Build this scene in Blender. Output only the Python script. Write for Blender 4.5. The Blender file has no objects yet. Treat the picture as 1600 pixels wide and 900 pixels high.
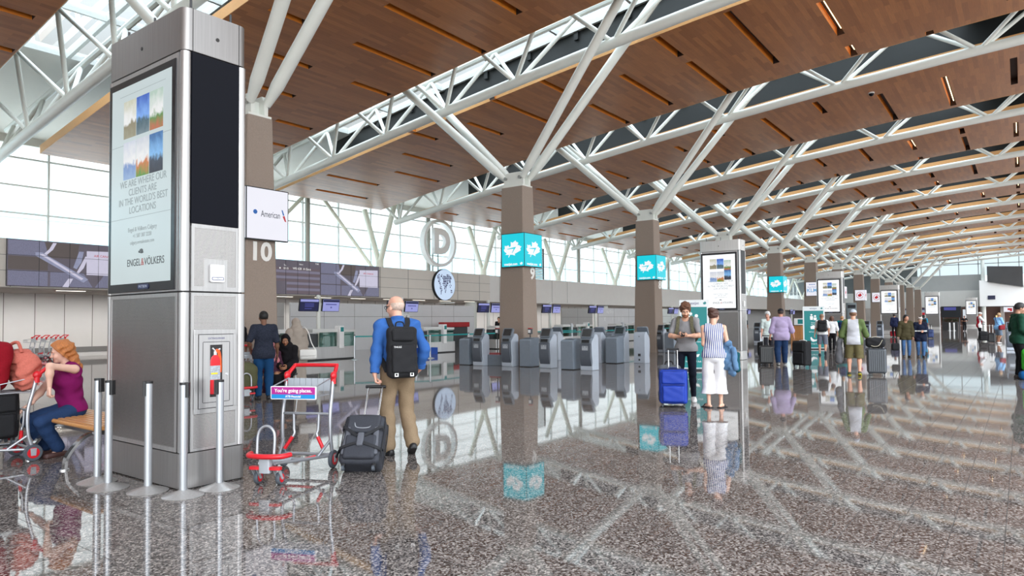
import bpy, bmesh, math, random
import numpy as np
from mathutils import Vector, Matrix, noise as mnoise

C = bpy.context.scene.collection
SC = bpy.context.scene
R = math.radians
PI = math.pi

# ------------------------------------------------------------------ camera
cam_data = bpy.data.cameras.new('camera')
cam_data.lens = 24.0
cam_data.sensor_width = 36.0
cam_data.shift_y = 0.01015
cam_data.clip_end = 600
cam = bpy.data.objects.new('camera', cam_data)
C.objects.link(cam)
_y, _p, _r = R(36.7768), R(1.8822), R(-0.5009)
_d = Vector((math.cos(_y) * math.cos(_p), math.sin(_y) * math.cos(_p), math.sin(_p)))
_rt = Vector((math.sin(_y), -math.cos(_y), 0))
_up = _rt.cross(_d)
_r2 = math.cos(_r) * _rt + math.sin(_r) * _up
_u2 = -math.sin(_r) * _rt + math.cos(_r) * _up
cam.matrix_world = Matrix(((_r2.x, _u2.x, -_d.x, 0), (_r2.y, _u2.y, -_d.y, 0), (_r2.z, _u2.z, -_d.z, 1.5), (0, 0, 0, 1)))
SC.camera = cam

# ------------------------------------------------------------------ world, light, exposure
SC.view_settings.view_transform = 'Standard'
SC.view_settings.look = 'None'
SC.view_settings.gamma = 1.0
SC.view_settings.use_curve_mapping = False
SC.view_settings.exposure = -0.10
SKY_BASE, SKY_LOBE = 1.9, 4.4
world = bpy.data.worlds.new('sky')
SC.world = world
world.use_nodes = True
wn, wl = world.node_tree.nodes, world.node_tree.links
wn.clear()
wo = wn.new('ShaderNodeOutputWorld')
wb = wn.new('ShaderNodeBackground')
wt = wn.new('ShaderNodeTexCoord')
ws = wn.new('ShaderNodeSeparateXYZ')
wr = wn.new('ShaderNodeValToRGB')
wm = wn.new('ShaderNodeMapRange')
wm.inputs['From Min'].default_value = -0.25
wm.inputs['From Max'].default_value = 1.0
wl.new(wt.outputs['Generated'], ws.inputs[0])
wl.new(ws.outputs['Z'], wm.inputs['Value'])
wl.new(wm.outputs[0], wr.inputs[0])
wr.color_ramp.elements[0].color = (.80, .80, .79, 1)
wr.color_ramp.elements[0].position = .18
wr.color_ramp.elements[1].color = (3.4, 3.8, 4.2, 1)
wr.color_ramp.elements[1].position = .75
e = wr.color_ramp.elements.new(.22)
e.color = (.86, .92, .95, 1)
e = wr.color_ramp.elements.new(.45)
e.color = (.98, 1.0, 1.0, 1)
wl.new(wr.outputs[0], wb.inputs[0])
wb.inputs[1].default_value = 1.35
# bright lobe added to the sky behind the camera to light the rear walls
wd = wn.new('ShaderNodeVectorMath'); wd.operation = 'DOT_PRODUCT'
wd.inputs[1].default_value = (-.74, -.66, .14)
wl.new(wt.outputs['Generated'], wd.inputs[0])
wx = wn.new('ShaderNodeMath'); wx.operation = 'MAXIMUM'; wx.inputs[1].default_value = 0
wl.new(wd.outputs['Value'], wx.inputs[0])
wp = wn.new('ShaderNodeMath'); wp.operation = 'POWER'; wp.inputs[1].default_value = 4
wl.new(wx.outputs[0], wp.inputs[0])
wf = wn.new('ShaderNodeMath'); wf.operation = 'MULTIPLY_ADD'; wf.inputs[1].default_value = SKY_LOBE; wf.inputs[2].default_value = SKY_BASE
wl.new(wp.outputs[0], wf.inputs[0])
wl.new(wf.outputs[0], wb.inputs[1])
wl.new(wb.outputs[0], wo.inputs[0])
# lamps under the bulkhead soffit (the linear lamps there)
for _k in range(38):
    _l = bpy.data.lights.new('soffit_lamp', 'AREA'); _l.shape = 'RECTANGLE'; _l.size = 1.1; _l.size_y = .1; _l.energy = 52; _l.color = (1, .96, .90)
    _o = bpy.data.objects.new('soffit_lamp', _l); C.objects.link(_o); _o.location = (-4.0 + 2.6 * _k, 33.6, 2.84)
try:
    SC.cycles.max_bounces = 8
    SC.cycles.diffuse_bounces = 5
    SC.cycles.glossy_bounces = 4
    SC.cycles.transparent_max_bounces = 16
    SC.cycles.use_denoising = True
    SC.cycles.caustics_reflective = False
    SC.cycles.caustics_refractive = False
    SC.cycles.sample_clamp_indirect = 8.0
except Exception:
    pass

# ------------------------------------------------------------------ materials
def lin(r, g, b):
    f = lambda c: (c / 255 / 12.92) if c / 255 <= .04045 else ((c / 255 + .055) / 1.055) ** 2.4
    return (f(r), f(g), f(b), 1)

_M = {}
def M(name, rgb=(128, 128, 128), rough=.5, metal=0.0, var=.06, scale=12.0, bump=0.0, emit=0.0, spec=.5, alpha=None, stretch=None):
    """procedural principled material: base colour with a little noise in colour, roughness and normal"""
    if name in _M:
        return _M[name]
    m = bpy.data.materials.new(name)
    m.use_nodes = True
    n, l = m.node_tree.nodes, m.node_tree.links
    b = n['Principled BSDF']
    c = lin(*rgb)
    b.inputs['Base Color'].default_value = c
    b.inputs['Roughness'].default_value = rough
    b.inputs['Metallic'].default_value = metal
    b.inputs['Specular IOR Level'].default_value = spec
    tc = n.new('ShaderNodeTexCoord')
    nz = n.new('ShaderNodeTexNoise')
    nz.inputs['Scale'].default_value = scale
    nz.inputs['Detail'].default_value = 4
    if stretch:
        mp = n.new('ShaderNodeMapping')
        mp.inputs['Scale'].default_value = stretch
        l.new(tc.outputs['Object'], mp.inputs[0])
        l.new(mp.outputs[0], nz.inputs['Vector'])
    else:
        l.new(tc.outputs['Object'], nz.inputs['Vector'])
    if var > 0:
        mx = n.new('ShaderNodeMix')
        mx.data_type = 'RGBA'
        mx.inputs[6].default_value = tuple(max(0, x * (1 - var * 2)) for x in c[:3]) + (1,)
        mx.inputs[7].default_value = tuple(min(1, x * (1 + var * 2)) for x in c[:3]) + (1,)
        l.new(nz.outputs[0], mx.inputs[0])
        l.new(mx.outputs[2], b.inputs['Base Color'])
        if emit:
            l.new(mx.outputs[2], b.inputs['Emission Color'])
    elif emit:
        b.inputs['Emission Color'].default_value = c
    if emit:
        b.inputs['Emission Strength'].default_value = emit
        for lk in list(b.inputs['Base Color'].links):
            l.remove(lk)
        b.inputs['Base Color'].default_value = tuple(x * .06 for x in c[:3]) + (1,)
    if bump > 0:
        bp = n.new('ShaderNodeBump')
        bp.inputs['Strength'].default_value = bump
        bp.inputs['Distance'].default_value = .01
        l.new(nz.outputs[0], bp.inputs['Height'])
        l.new(bp.outputs[0], b.inputs['Normal'])
    _M[name] = m
    return m

def mat_floor():
    m = bpy.data.materials.new('polished_granite')
    m.use_nodes = True
    n, l = m.node_tree.nodes, m.node_tree.links
    b = n['Principled BSDF']
    tc = n.new('ShaderNodeTexCoord')
    vo = n.new('ShaderNodeTexVoronoi')
    vo.inputs['Scale'].default_value = 78
    vo.inputs['Randomness'].default_value = 1
    l.new(tc.outputs['Object'], vo.inputs['Vector'])
    sp = n.new('ShaderNodeSeparateColor')
    l.new(vo.outputs['Color'], sp.inputs[0])
    rp = n.new('ShaderNodeValToRGB')
    rp.color_ramp.interpolation = 'LINEAR'
    els = rp.color_ramp.elements
    els[0].position = 0; els[0].color = lin(44, 40, 39)
    els[1].position = 1; els[1].color = lin(178, 169, 162)
    for p, c in ((.3, (76, 70, 68)), (.5, (108, 101, 98)), (.75, (136, 128, 124))):
        q = els.new(p); q.color = lin(*c)
    l.new(sp.outputs[0], rp.inputs[0])
    nz = n.new('ShaderNodeTexNoise')
    nz.inputs['Scale'].default_value = 1.3
    nz.inputs['Detail'].default_value = 3
    l.new(tc.outputs['Object'], nz.inputs['Vector'])
    # tile joints: 0.306 m square
    sx = n.new('ShaderNodeSeparateXYZ')
    l.new(tc.outputs['Object'], sx.inputs[0])
    def joint(sock, off, size=.306, w=.005):
        a = n.new('ShaderNodeMath'); a.operation = 'SUBTRACT'; a.inputs[1].default_value = off
        l.new(sock, a.inputs[0])
        w_ = n.new('ShaderNodeMath'); w_.operation = 'PINGPONG'; w_.inputs[1].default_value = size / 2
        l.new(a.outputs[0], w_.inputs[0])
        t = n.new('ShaderNodeMath'); t.operation = 'LESS_THAN'; t.inputs[1].default_value = w / 2
        l.new(w_.outputs[0], t.inputs[0])
        return t
    jx, jy = joint(sx.outputs[0], 3.82, .612), joint(sx.outputs[1], .136)
    mxj = n.new('ShaderNodeMath'); mxj.operation = 'MAXIMUM'
    l.new(jx.outputs[0], mxj.inputs[0]); l.new(jy.outputs[0], mxj.inputs[1])
    hs = n.new('ShaderNodeMix'); hs.data_type = 'RGBA'; hs.blend_type = 'MULTIPLY'
    hs.inputs[0].default_value = 1
    mr = n.new('ShaderNodeMapRange'); mr.inputs['To Min'].default_value = .85; mr.inputs['To Max'].default_value = 1.12
    l.new(nz.outputs[0], mr.inputs['Value'])
    l.new(rp.outputs[0], hs.inputs[6]); l.new(mr.outputs[0], hs.inputs[7])
    mj = n.new('ShaderNodeMix'); mj.data_type = 'RGBA'
    mj.inputs[7].default_value = lin(44, 39, 38)
    l.new(mxj.outputs[0], mj.inputs[0]); l.new(hs.outputs[2], mj.inputs[6])
    l.new(mj.outputs[2], b.inputs['Base Color'])
    ro = n.new('ShaderNodeMath'); ro.operation = 'MULTIPLY_ADD'
    ro.inputs[1].default_value = .5; ro.inputs[2].default_value = .035
    l.new(mxj.outputs[0], ro.inputs[0])
    l.new(ro.outputs[0], b.inputs['Roughness'])
    b.inputs['IOR'].default_value = 1.55
    b.inputs['Specular IOR Level'].default_value = .9
    return m

def mat_wood(name, c0, c1, rough=.35, plank=(.6, .12), along=0):
    """planks running along local X (or Y): brick pattern over stretched noise"""
    m = bpy.data.materials.new(name)
    m.use_nodes = True
    n, l = m.node_tree.nodes, m.node_tree.links
    b = n['Principled BSDF']
    tc = n.new('ShaderNodeTexCoord')
    mp = n.new('ShaderNodeMapping')
    if along:
        mp.inputs['Rotation'].default_value = (0, 0, PI / 2)
    l.new(tc.outputs['Object'], mp.inputs[0])
    br = n.new('ShaderNodeTexBrick')
    br.inputs['Scale'].default_value = 1
    br.inputs['Brick Width'].default_value = plank[0]
    br.inputs['Row Height'].default_value = plank[1]
    br.inputs['Mortar Size'].default_value = .002
    br.inputs['Color1'].default_value = lin(*c0)
    br.inputs['Color2'].default_value = lin(*c1)
    br.inputs['Mortar'].default_value = tuple(x * .7 for x in lin(*c0)[:3]) + (1,)
    br.inputs['Bias'].default_value = 0
    l.new(mp.outputs[0], br.inputs['Vector'])
    mp2 = n.new('ShaderNodeMapping')
    mp2.inputs['Scale'].default_value = (1.2, 22, 6)
    l.new(mp.outputs[0], mp2.inputs[0])
    nz = n.new('ShaderNodeTexNoise'); nz.inputs['Scale'].default_value = 2; nz.inputs['Detail'].default_value = 5
    l.new(mp2.outputs[0], nz.inputs['Vector'])
    mr = n.new('ShaderNodeMapRange'); mr.inputs['To Min'].default_value = .72; mr.inputs['To Max'].default_value = 1.25
    l.new(nz.outputs[0], mr.inputs['Value'])
    mx = n.new('ShaderNodeMix'); mx.data_type = 'RGBA'; mx.blend_type = 'MULTIPLY'; mx.inputs[0].default_value = 1
    l.new(br.outputs[0], mx.inputs[6]); l.new(mr.outputs[0], mx.inputs[7])
    l.new(mx.outputs[2], b.inputs['Base Color'])
    b.inputs['Roughness'].default_value = rough
    return m

def mat_perf(name, rgb, pitch=.0125, r=.0042, ax=('Y', 'Z'), rough=.35):
    """perforated steel: round dark holes on a square grid"""
    m = bpy.data.materials.new(name)
    m.use_nodes = True
    n, l = m.node_tree.nodes, m.node_tree.links
    b = n['Principled BSDF']
    tc = n.new('ShaderNodeTexCoord')
    sx = n.new('ShaderNodeSeparateXYZ')
    l.new(tc.outputs['Object'], sx.inputs[0])
    qs = []
    for a in ax:
        p = n.new('ShaderNodeMath'); p.operation = 'PINGPONG'; p.inputs[1].default_value = pitch / 2
        l.new(sx.outputs[a], p.inputs[0])
        q = n.new('ShaderNodeMath'); q.operation = 'POWER'; q.inputs[1].default_value = 2
        l.new(p.outputs[0], q.inputs[0]); qs.append(q)
    s = n.new('ShaderNodeMath'); s.operation = 'ADD'
    l.new(qs[0].outputs[0], s.inputs[0]); l.new(qs[1].outputs[0], s.inputs[1])
    t = n.new('ShaderNodeMath'); t.operation = 'LESS_THAN'; t.inputs[1].default_value = r * r
    l.new(s.outputs[0], t.inputs[0])
    mx = n.new('ShaderNodeMix'); mx.data_type = 'RGBA'
    mx.inputs[6].default_value = lin(*rgb); mx.inputs[7].default_value = lin(40, 38, 40)
    l.new(t.outputs[0], mx.inputs[0])
    l.new(mx.outputs[2], b.inputs['Base Color'])
    iv = n.new('ShaderNodeMath'); iv.operation = 'MULTIPLY_ADD'; iv.inputs[1].default_value = -.85; iv.inputs[2].default_value = .85
    l.new(t.outputs[0], iv.inputs[0]); l.new(iv.outputs[0], b.inputs['Metallic'])
    b.inputs['Roughness'].default_value = rough
    return m

def mat_brushed(name, rgb, rough=.32, stretch=(60, 60, 1.5), metal=.72, var=.10):
    m = M(name, rgb, rough, metal, var, 1.0, 0, stretch=stretch)
    return m

def mat_glass(name, tint=(240, 246, 247), refl=.10):
    m = bpy.data.materials.new(name)
    m.use_nodes = True
    n, l = m.node_tree.nodes, m.node_tree.links
    n.clear()
    o = n.new('ShaderNodeOutputMaterial')
    t = n.new('ShaderNodeBsdfTransparent'); t.inputs[0].default_value = lin(*tint)
    g = n.new('ShaderNodeBsdfGlossy'); g.inputs['Roughness'].default_value = .02
    lw = n.new('ShaderNodeLayerWeight'); lw.inputs[0].default_value = .25
    mr = n.new('ShaderNodeMapRange'); mr.inputs['To Min'].default_value = refl * .4; mr.inputs['To Max'].default_value = .6
    l.new(lw.outputs['Fresnel'], mr.inputs['Value'])
    mx = n.new('ShaderNodeMixShader')
    l.new(mr.outputs[0], mx.inputs[0]); l.new(t.outputs[0], mx.inputs[1]); l.new(g.outputs[0], mx.inputs[2])
    l.new(mx.outputs[0], o.inputs[0])
    return m

WHITE = M('white_painted_steel', (226, 228, 222), .38, 0, .02, 3)
STEEL = mat_brushed('brushed_steel', (150, 147, 146))
STEELH = mat_brushed('brushed_steel_light', (186, 184, 184), .28)
ALU = M('satin_aluminium', (180, 183, 188), .3, .75, .03, 6)
CHROME = M('chrome', (215, 216, 218), .12, .95, .02, 6)
BLACK = M('black_plastic', (20, 20, 23), .4, 0, .1, 30)
BLACKF = M('black_fabric', (19, 19, 23), .85, 0, .25, 120, .3)
RUBBER = M('grey_rubber', (74, 80, 88), .6, 0, .08, 30)
RED = M('red_plastic', (205, 26, 38), .32, 0, .06, 8)
DGREY = M('dark_grey_plastic', (62, 64, 68), .45, 0, .08, 20)
WHITEP = M('white_plastic', (236, 236, 236), .35, 0, .03, 10)
TEXTW = M('white_lettering', (245, 245, 245), .5, 0, .02, 10)
TEXTWE = M('white_lit_lettering', (250, 250, 250), .5, 0, .01, 10, emit=.95)
TEAL = M('teal_vinyl', (0, 128, 130), .5, 0, .03, 6)
TEALE = M('teal_backlit', (0, 212, 230), .4, 0, .02, 3, emit=.98)
NAVYT = M('navy_lettering', (40, 44, 110), .5, 0, .02, 9)

# ------------------------------------------------------------------ mesh helpers
def link(o, parent=None):
    C.objects.link(o)
    if parent is not None:
        o.parent = parent
    return o

class MB:
    def __init__(s):
        s.v, s.f, s.mi, s.sm = [], [], [], []
        s.m = 0
        s.T = None
    def add(s, vs, fs, smooth=False):
        b = len(s.v)
        if s.T is not None:
            vs = [s.T @ Vector(p) for p in vs]
        s.v.extend([tuple(p) for p in vs])
        for f in fs:
            s.f.append([b + i for i in f]); s.mi.append(s.m); s.sm.append(smooth)
        return s
    def quad(s, a, b, c, d):
        return s.add([a, b, c, d], [(0, 1, 2, 3)])
    def poly(s, pts):
        return s.add(pts, [tuple(range(len(pts)))])
    def box(s, x0, x1, y0, y1, z0, z1):
        vs = [(x, y, z) for x in (x0, x1) for y in (y0, y1) for z in (z0, z1)]
        return s.add(vs, [(0, 1, 3, 2), (4, 6, 7, 5), (0, 4, 5, 1), (2, 3, 7, 6), (0, 2, 6, 4), (1, 5, 7, 3)])
    def rbox(s, x0, x1, y0, y1, z0, z1, r=.02, n=3, axis='z'):
        """box with the edges along one axis rounded"""
        ax = {'z': (0, 1, 2), 'x': (1, 2, 0), 'y': (2, 0, 1)}[axis]
        lo, hi = (x0, y0, z0), (x1, y1, z1)
        a0, a1, b0, b1 = lo[ax[0]], hi[ax[0]], lo[ax[1]], hi[ax[1]]
        r = min(r, (a1 - a0) / 2 - 1e-5, (b1 - b0) / 2 - 1e-5)
        ring = []
        for cx, cy, st in ((a1 - r, b1 - r, 0), (a0 + r, b1 - r, 90), (a0 + r, b0 + r, 180), (a1 - r, b0 + r, 270)):
            for k in range(n + 1):
                t = R(st + 90 * k / n)
                ring.append((cx + r * math.cos(t), cy + r * math.sin(t)))
        N = len(ring)
        vs = []
        for h in (lo[ax[2]], hi[ax[2]]):
            for (p, q) in ring:
                w = [0, 0, 0]; w[ax[0]] = p; w[ax[1]] = q; w[ax[2]] = h
                vs.append(tuple(w))
        fs = [(i, (i + 1) % N, N + (i + 1) % N, N + i) for i in range(N)]
        s.add(vs, fs, True)
        s.add(vs, [tuple(reversed(range(N))), tuple(range(N, 2 * N))])
        return s
    def cyl(s, p0, p1, r0, r1=None, n=14, caps=True):
        r1 = r0 if r1 is None else r1
        p0, p1 = Vector(p0), Vector(p1)
        z = (p1 - p0).normalized()
        x = z.orthogonal().normalized(); y = z.cross(x)
        vs = []
        for p, r in ((p0, r0), (p1, r1)):
            for k in range(n):
                t = 2 * PI * k / n
                vs.append(p + (x * math.cos(t) + y * math.sin(t)) * r)
        s.add(vs, [(k, (k + 1) % n, n + (k + 1) % n, n + k) for k in range(n)], True)
        if caps:
            s.add(vs, [tuple(reversed(range(n))), tuple(range(n, 2 * n))])
        return s
    def tube(s, pts, r, n=8, closed=False, caps=True):
        P = [Vector(p) for p in pts]
        N = len(P)
        rs = r if isinstance(r, (list, tuple)) else [r] * N
        T = []
        for i in range(N):
            a = P[i - 1] if (i > 0 or closed) else P[i]
            b = P[(i + 1) % N] if (i < N - 1 or closed) else P[i]
            T.append((b - a).normalized())
        x = T[0].orthogonal().normalized()
        vs = []
        for i in range(N):
            x = (x - T[i] * x.dot(T[i]))
            x = x.normalized() if x.length > 1e-6 else T[i].orthogonal().normalized()
            y = T[i].cross(x)
            for k in range(n):
                t = 2 * PI * k / n
                vs.append(P[i] + (x * math.cos(t) + y * math.sin(t)) * rs[i])
        fs = []
        for i in range(N if closed else N - 1):
            j = (i + 1) % N
            for k in range(n):
                fs.append((i * n + k, i * n + (k + 1) % n, j * n + (k + 1) % n, j * n + k))
        s.add(vs, fs, True)
        if caps and not closed:
            s.add(vs, [tuple(reversed(range(n))), tuple(range((N - 1) * n, N * n))])
        return s
    def ribbon(s, pts, w, t, up):
        """flat strap: width w along 'up', thickness t"""
        P = [Vector(p) for p in pts]
        N = len(P)
        vs = []
        for i in range(N):
            T = (P[min(i + 1, N - 1)] - P[max(i - 1, 0)]).normalized()
            U = (up[i] if isinstance(up, list) else Vector(up))
            U = (U - T * U.dot(T)).normalized(); S = T.cross(U)
            for a, b in ((1, 1), (-1, 1), (-1, -1), (1, -1)):
                vs.append(P[i] + U * a * w / 2 + S * b * t / 2)
        fs = []
        for i in range(N - 1):
            for k in range(4):
                fs.append((i * 4 + k, i * 4 + (k + 1) % 4, i * 4 + 4 + (k + 1) % 4, i * 4 + 4 + k))
        fs += [(3, 2, 1, 0), ((N - 1) * 4, (N - 1) * 4 + 1, (N - 1) * 4 + 2, (N - 1) * 4 + 3)]
        return s.add(vs, fs)
    def lathe(s, prof, c=(0, 0, 0), n=24):
        vs = []
        for (r, z) in prof:
            for k in range(n):
                t = 2 * PI * k / n
                vs.append((c[0] + r * math.cos(t), c[1] + r * math.sin(t), c[2] + z))
        fs = []
        for i in range(len(prof) - 1):
            for k in range(n):
                fs.append((i * n + k, i * n + (k + 1) % n, (i + 1) * n + (k + 1) % n, (i + 1) * n + k))
        s.add(vs, fs, True)
        s.add(vs, [tuple(reversed(range(n))), tuple(range((len(prof) - 1) * n, len(prof) * n))])
        return s
    def ell(s, c, r, n=14, m=8, rot=None):
        vs = [(0, 0, 1)]
        for i in range(1, m):
            a = PI * i / m
            for k in range(n):
                t = 2 * PI * k / n
                vs.append((math.sin(a) * math.cos(t), math.sin(a) * math.sin(t), math.cos(a)))
        vs.append((0, 0, -1))
        fs = [(0, 1 + k, 1 + (k + 1) % n) for k in range(n)]
        for i in range(m - 2):
            for k in range(n):
                a = 1 + i * n
                fs.append((a + k, a + n + k, a + n + (k + 1) % n, a + (k + 1) % n))
        L = len(vs) - 1
        a = 1 + (m - 2) * n
        fs += [(a + (k + 1) % n, a + k, L) for k in range(n)]
        Rm = rot if rot is not None else Matrix.Identity(3)
        vs = [Vector(c) + Rm @ Vector((p[0] * r[0], p[1] * r[1], p[2] * r[2])) for p in vs]
        return s.add(vs, fs, True)
    def prism(s, pts, off, smooth=False):
        """closed planar outline swept by the vector off"""
        P = [Vector(p) for p in pts]; O = Vector(off); N = len(P)
        s.add([*P, *[p + O for p in P]], [(i, (i + 1) % N, N + (i + 1) % N, N + i) for i in range(N)], smooth)
        s.add([*P, *[p + O for p in P]], [tuple(reversed(range(N))), tuple(range(N, 2 * N))])
        return s
    def build(s, name, mats, parent=None, bev=0, seg=2, loc=None, rz=None, fix=True):
        me = bpy.data.meshes.new(name)
        me.from_pydata(s.v, [], s.f)
        mats = mats if isinstance(mats, (list, tuple)) else [mats]
        for m in mats:
            me.materials.append(m)
        me.polygons.foreach_set('material_index', s.mi)
        me.polygons.foreach_set('use_smooth', s.sm)
        me.update()
        if fix:
            bm = bmesh.new(); bm.from_mesh(me)
            bmesh.ops.remove_doubles(bm, verts=bm.verts, dist=1e-6)
            bmesh.ops.recalc_face_normals(bm, faces=bm.faces)
            bm.to_mesh(me); bm.free()
        try:
            me.set_sharp_from_angle(angle=R(38))
        except Exception:
            pass
        o = bpy.data.objects.new(name, me)
        link(o, parent)
        if loc is not None:
            o.location = loc
        if rz is not None:
            o.rotation_euler = (0, 0, rz)
        if bev:
            b = o.modifiers.new('bevel', 'BEVEL')
            b.width = bev; b.segments = seg; b.limit_method = 'ANGLE'; b.angle_limit = R(40)
            b.harden_normals = False
        return o

def crv(pts, n=6, closed=False):
    """Catmull-Rom through the points"""
    P = [Vector(p) for p in pts]
    N = len(P); out = []
    for i in range(N if closed else N - 1):
        g = lambda k: P[k % N] if closed else P[min(max(k, 0), N - 1)]
        a, b, c, d = g(i - 1), g(i), g(i + 1), g(i + 2)
        for k in range(n):
            t = k / n
            out.append(.5 * ((2 * b) + (c - a) * t + (2 * a - 5 * b + 4 * c - d) * t * t + (3 * b - a - 3 * c + d) * t ** 3))
    if not closed:
        out.append(P[-1])
    return out

def tag(o, label, cat, group=None):
    o['label'] = label; o['category'] = cat; o['kind'] = 'thing'
    if group:
        o['group'] = group
    return o

def thing(name, label, cat, loc=(0, 0, 0), rz=0, group=None):
    o = bpy.data.objects.new(name, None)
    o.empty_display_size = .2
    C.objects.link(o)
    o.location = loc; o.rotation_euler = (0, 0, rz)
    return tag(o, label, cat, group)

def struct(o):
    o['kind'] = 'structure'
    return o

def dup(root, loc, rz, label, group=None):
    """copy a thing together with copies of its parts and sub-parts"""
    r = root.copy(); C.objects.link(r); r.location = loc; r.rotation_euler = (0, 0, rz); r['label'] = label
    if group:
        r['group'] = group
    def kids(src, dst):
        for ch in list(src.children):
            c = ch.copy(); C.objects.link(c); c.parent = dst
            kids(ch, c)
    kids(root, r)
    return r

def text(name, body, loc, right, up, size, mat, parent=None, align='CENTER', ext=.002, sx=1.0, bold=0.0, shear=0.0):
    cu = bpy.data.curves.new(name, 'FONT')
    cu.body = body; cu.size = size; cu.align_x = align; cu.align_y = 'CENTER'
    cu.extrude = ext; cu.offset = bold; cu.shear = shear
    cu.resolution_u = 4
    tmp = bpy.data.objects.new('tmp_text', cu)
    me = bpy.data.meshes.new_from_object(tmp)
    bpy.data.objects.remove(tmp); bpy.data.curves.remove(cu)
    me.name = name
    me.materials.clear(); me.materials.append(mat)
    o = bpy.data.objects.new(name, me)
    link(o, parent)
    rr, uu = Vector(right).normalized(), Vector(up).normalized()
    nn = rr.cross(uu)
    l = Vector(loc)
    o.matrix_local = Matrix(((rr.x * sx, uu.x, nn.x, l.x), (rr.y * sx, uu.y, nn.y, l.y), (rr.z * sx, uu.z, nn.z, l.z), (0, 0, 0, 1)))
    return o

def face_poly(mb, pts2, org, right, up, lift=0.0, thick=.002):
    """a flat outline (2-D points) standing on the plane org + right*x + up*y"""
    o, r_, u_ = Vector(org), Vector(right).normalized(), Vector(up).normalized()
    n_ = r_.cross(u_)
    mb.prism([o + r_ * x + u_ * y + n_ * lift for x, y in pts2], n_ * thick)

FU = ((0, -1, 0), (0, 0, 1))     # right / up on a face that looks towards -U
FV = ((1, 0, 0), (0, 0, 1))      # right / up on a face that looks towards -V
# ================================================================== setting
def chord(v):
    return 2.948e-05 * v ** 3 - .002718 * v * v - .05608 * v + 11.0505

PITCH = 10.27
COLU = [8.71 + PITCH * k for k in range(13)]
UEND = 138.0
GL, GR, PB = 1.9, 1.3, .35

# floor
b = MB(); b.box(-46, UEND + .5, -16, 36.2, -.3, 0)
struct(b.build('floor', mat_floor()))

# rear wall under the bulkhead
PANW = M('white_wall_panel', (224, 222, 221), .45, 0, .02, 2)
GSTRIPE = M('grey_wall_guard', (128, 126, 126), .5, 0, .05, 8)
SOFF = M('soffit_grey', (158, 150, 144), .6, 0, .03, 2)
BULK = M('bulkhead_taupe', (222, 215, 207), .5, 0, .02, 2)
BULKL = M('bulkhead_pale', (228, 225, 222), .5, 0, .02, 2)
JOINT = M('panel_joint_grey', (120, 116, 112), .7, 0, .02, 3)  # darker grey of the panel joints
b = MB(); b.box(-46, UEND, 36, 36.2, 0, 3)
b.m = 1
for k in range(-40, 104):
    u = 10.68 + 1.2 * k
    if u < 60:
        b.box(u - .012, u + .012, 35.99, 36, .45, 2.95)
b.m = 2
b.box(-46, 60, 35.97, 36, .2, .445)
struct(b.build('wall_rear', [PANW, JOINT, GSTRIPE]))

# bulkhead above the counters
b = MB(); b.box(-46, 38.8, 31, 34.4, 2.97, 4.83)
b.m = 1
for k in range(-30, 10):
    u = 28.1 + 2.35 * k + .1
    b.box(u - .012, u + .012, 30.99, 31, 2.98, 4.83)
for z in (3.6, 4.2):
    b.box(-46, 38.8, 30.99, 31, z - .008, z + .008)
b.m = 2
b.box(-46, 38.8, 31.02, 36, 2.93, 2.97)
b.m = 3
for k in range(14):
    u = 11.4 + 2.6 * k
    b.box(u, u + 1.1, 32.2, 32.28, 2.915, 2.932)
LAMPW = M('linear_lamp', (255, 246, 232), .5, 0, 0, 1, emit=3.0)
struct(b.build('wall_bulkhead', [BULK, JOINT, SOFF, LAMPW]))
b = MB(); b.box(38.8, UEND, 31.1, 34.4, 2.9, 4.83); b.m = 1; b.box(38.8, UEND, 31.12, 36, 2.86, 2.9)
struct(b.build('wall_bulkhead.001', [BULKL, SOFF]))

# window wall
GLASS = mat_glass('window_glass')
MULL = M('pale_mullion', (205, 207, 203), .45, 0, .02, 4)
w = MB()
v0 = 34.5
for k in range(-26, 43):
    u = 25.17 + 2.67 * k
    if u < UEND:
        w.box(u - .04, u + .04, v0 - .09, v0 + .05, 4.8, 9.6)
for z in (5.12, 6.32, 7.51, 8.71):
    w.box(-46, UEND, v0 - .05, v0 + .03, z - .035, z + .035)
wf = struct(w.build('window_1', MULL))
g = MB(); g.quad((-46, v0, 4.8), (UEND, v0, 4.8), (UEND, v0, 9.6), (-46, v0, 9.6))
g.build('glass_pane', GLASS, wf, fix=False)
# strip of wall over the glass
PLAST = M('white_plaster', (214, 213, 206), .6, 0, .02, 2)
b = MB(); b.box(-46, UEND, 34.42, 34.6, 9.3, 10.6)
struct(b.build('wall_over_glass', PLAST))

# roof deck: corrugated dark deck, white soffit by the windows, sky-lights over each truss
def mat_deck():
    m = bpy.data.materials.new('corrugated_deck')
    m.use_nodes = True
    n, l = m.node_tree.nodes, m.node_tree.links
    bs = n['Principled BSDF']
    tc = n.new('ShaderNodeTexCoord')
    wv = n.new('ShaderNodeTexWave'); wv.inputs['Scale'].default_value = 1.6; wv.bands_direction = 'X'
    l.new(tc.outputs['Object'], wv.inputs['Vector'])
    rp = n.new('ShaderNodeValToRGB')
    rp.color_ramp.elements[0].color = lin(48, 54, 52); rp.color_ramp.elements[1].color = lin(92, 100, 97)
    l.new(wv.outputs[0], rp.inputs[0]); l.new(rp.outputs[0], bs.inputs['Base Color'])
    bs.inputs['Roughness'].default_value = .6
    return m
DECK = mat_deck()
BEAMBOARD = M('roof_beam_and_board', (26, 28, 28), .5, 0, .04, 4)
VS = [-8 + (34.6 + 8) * k / 24 for k in range(25)]
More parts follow.
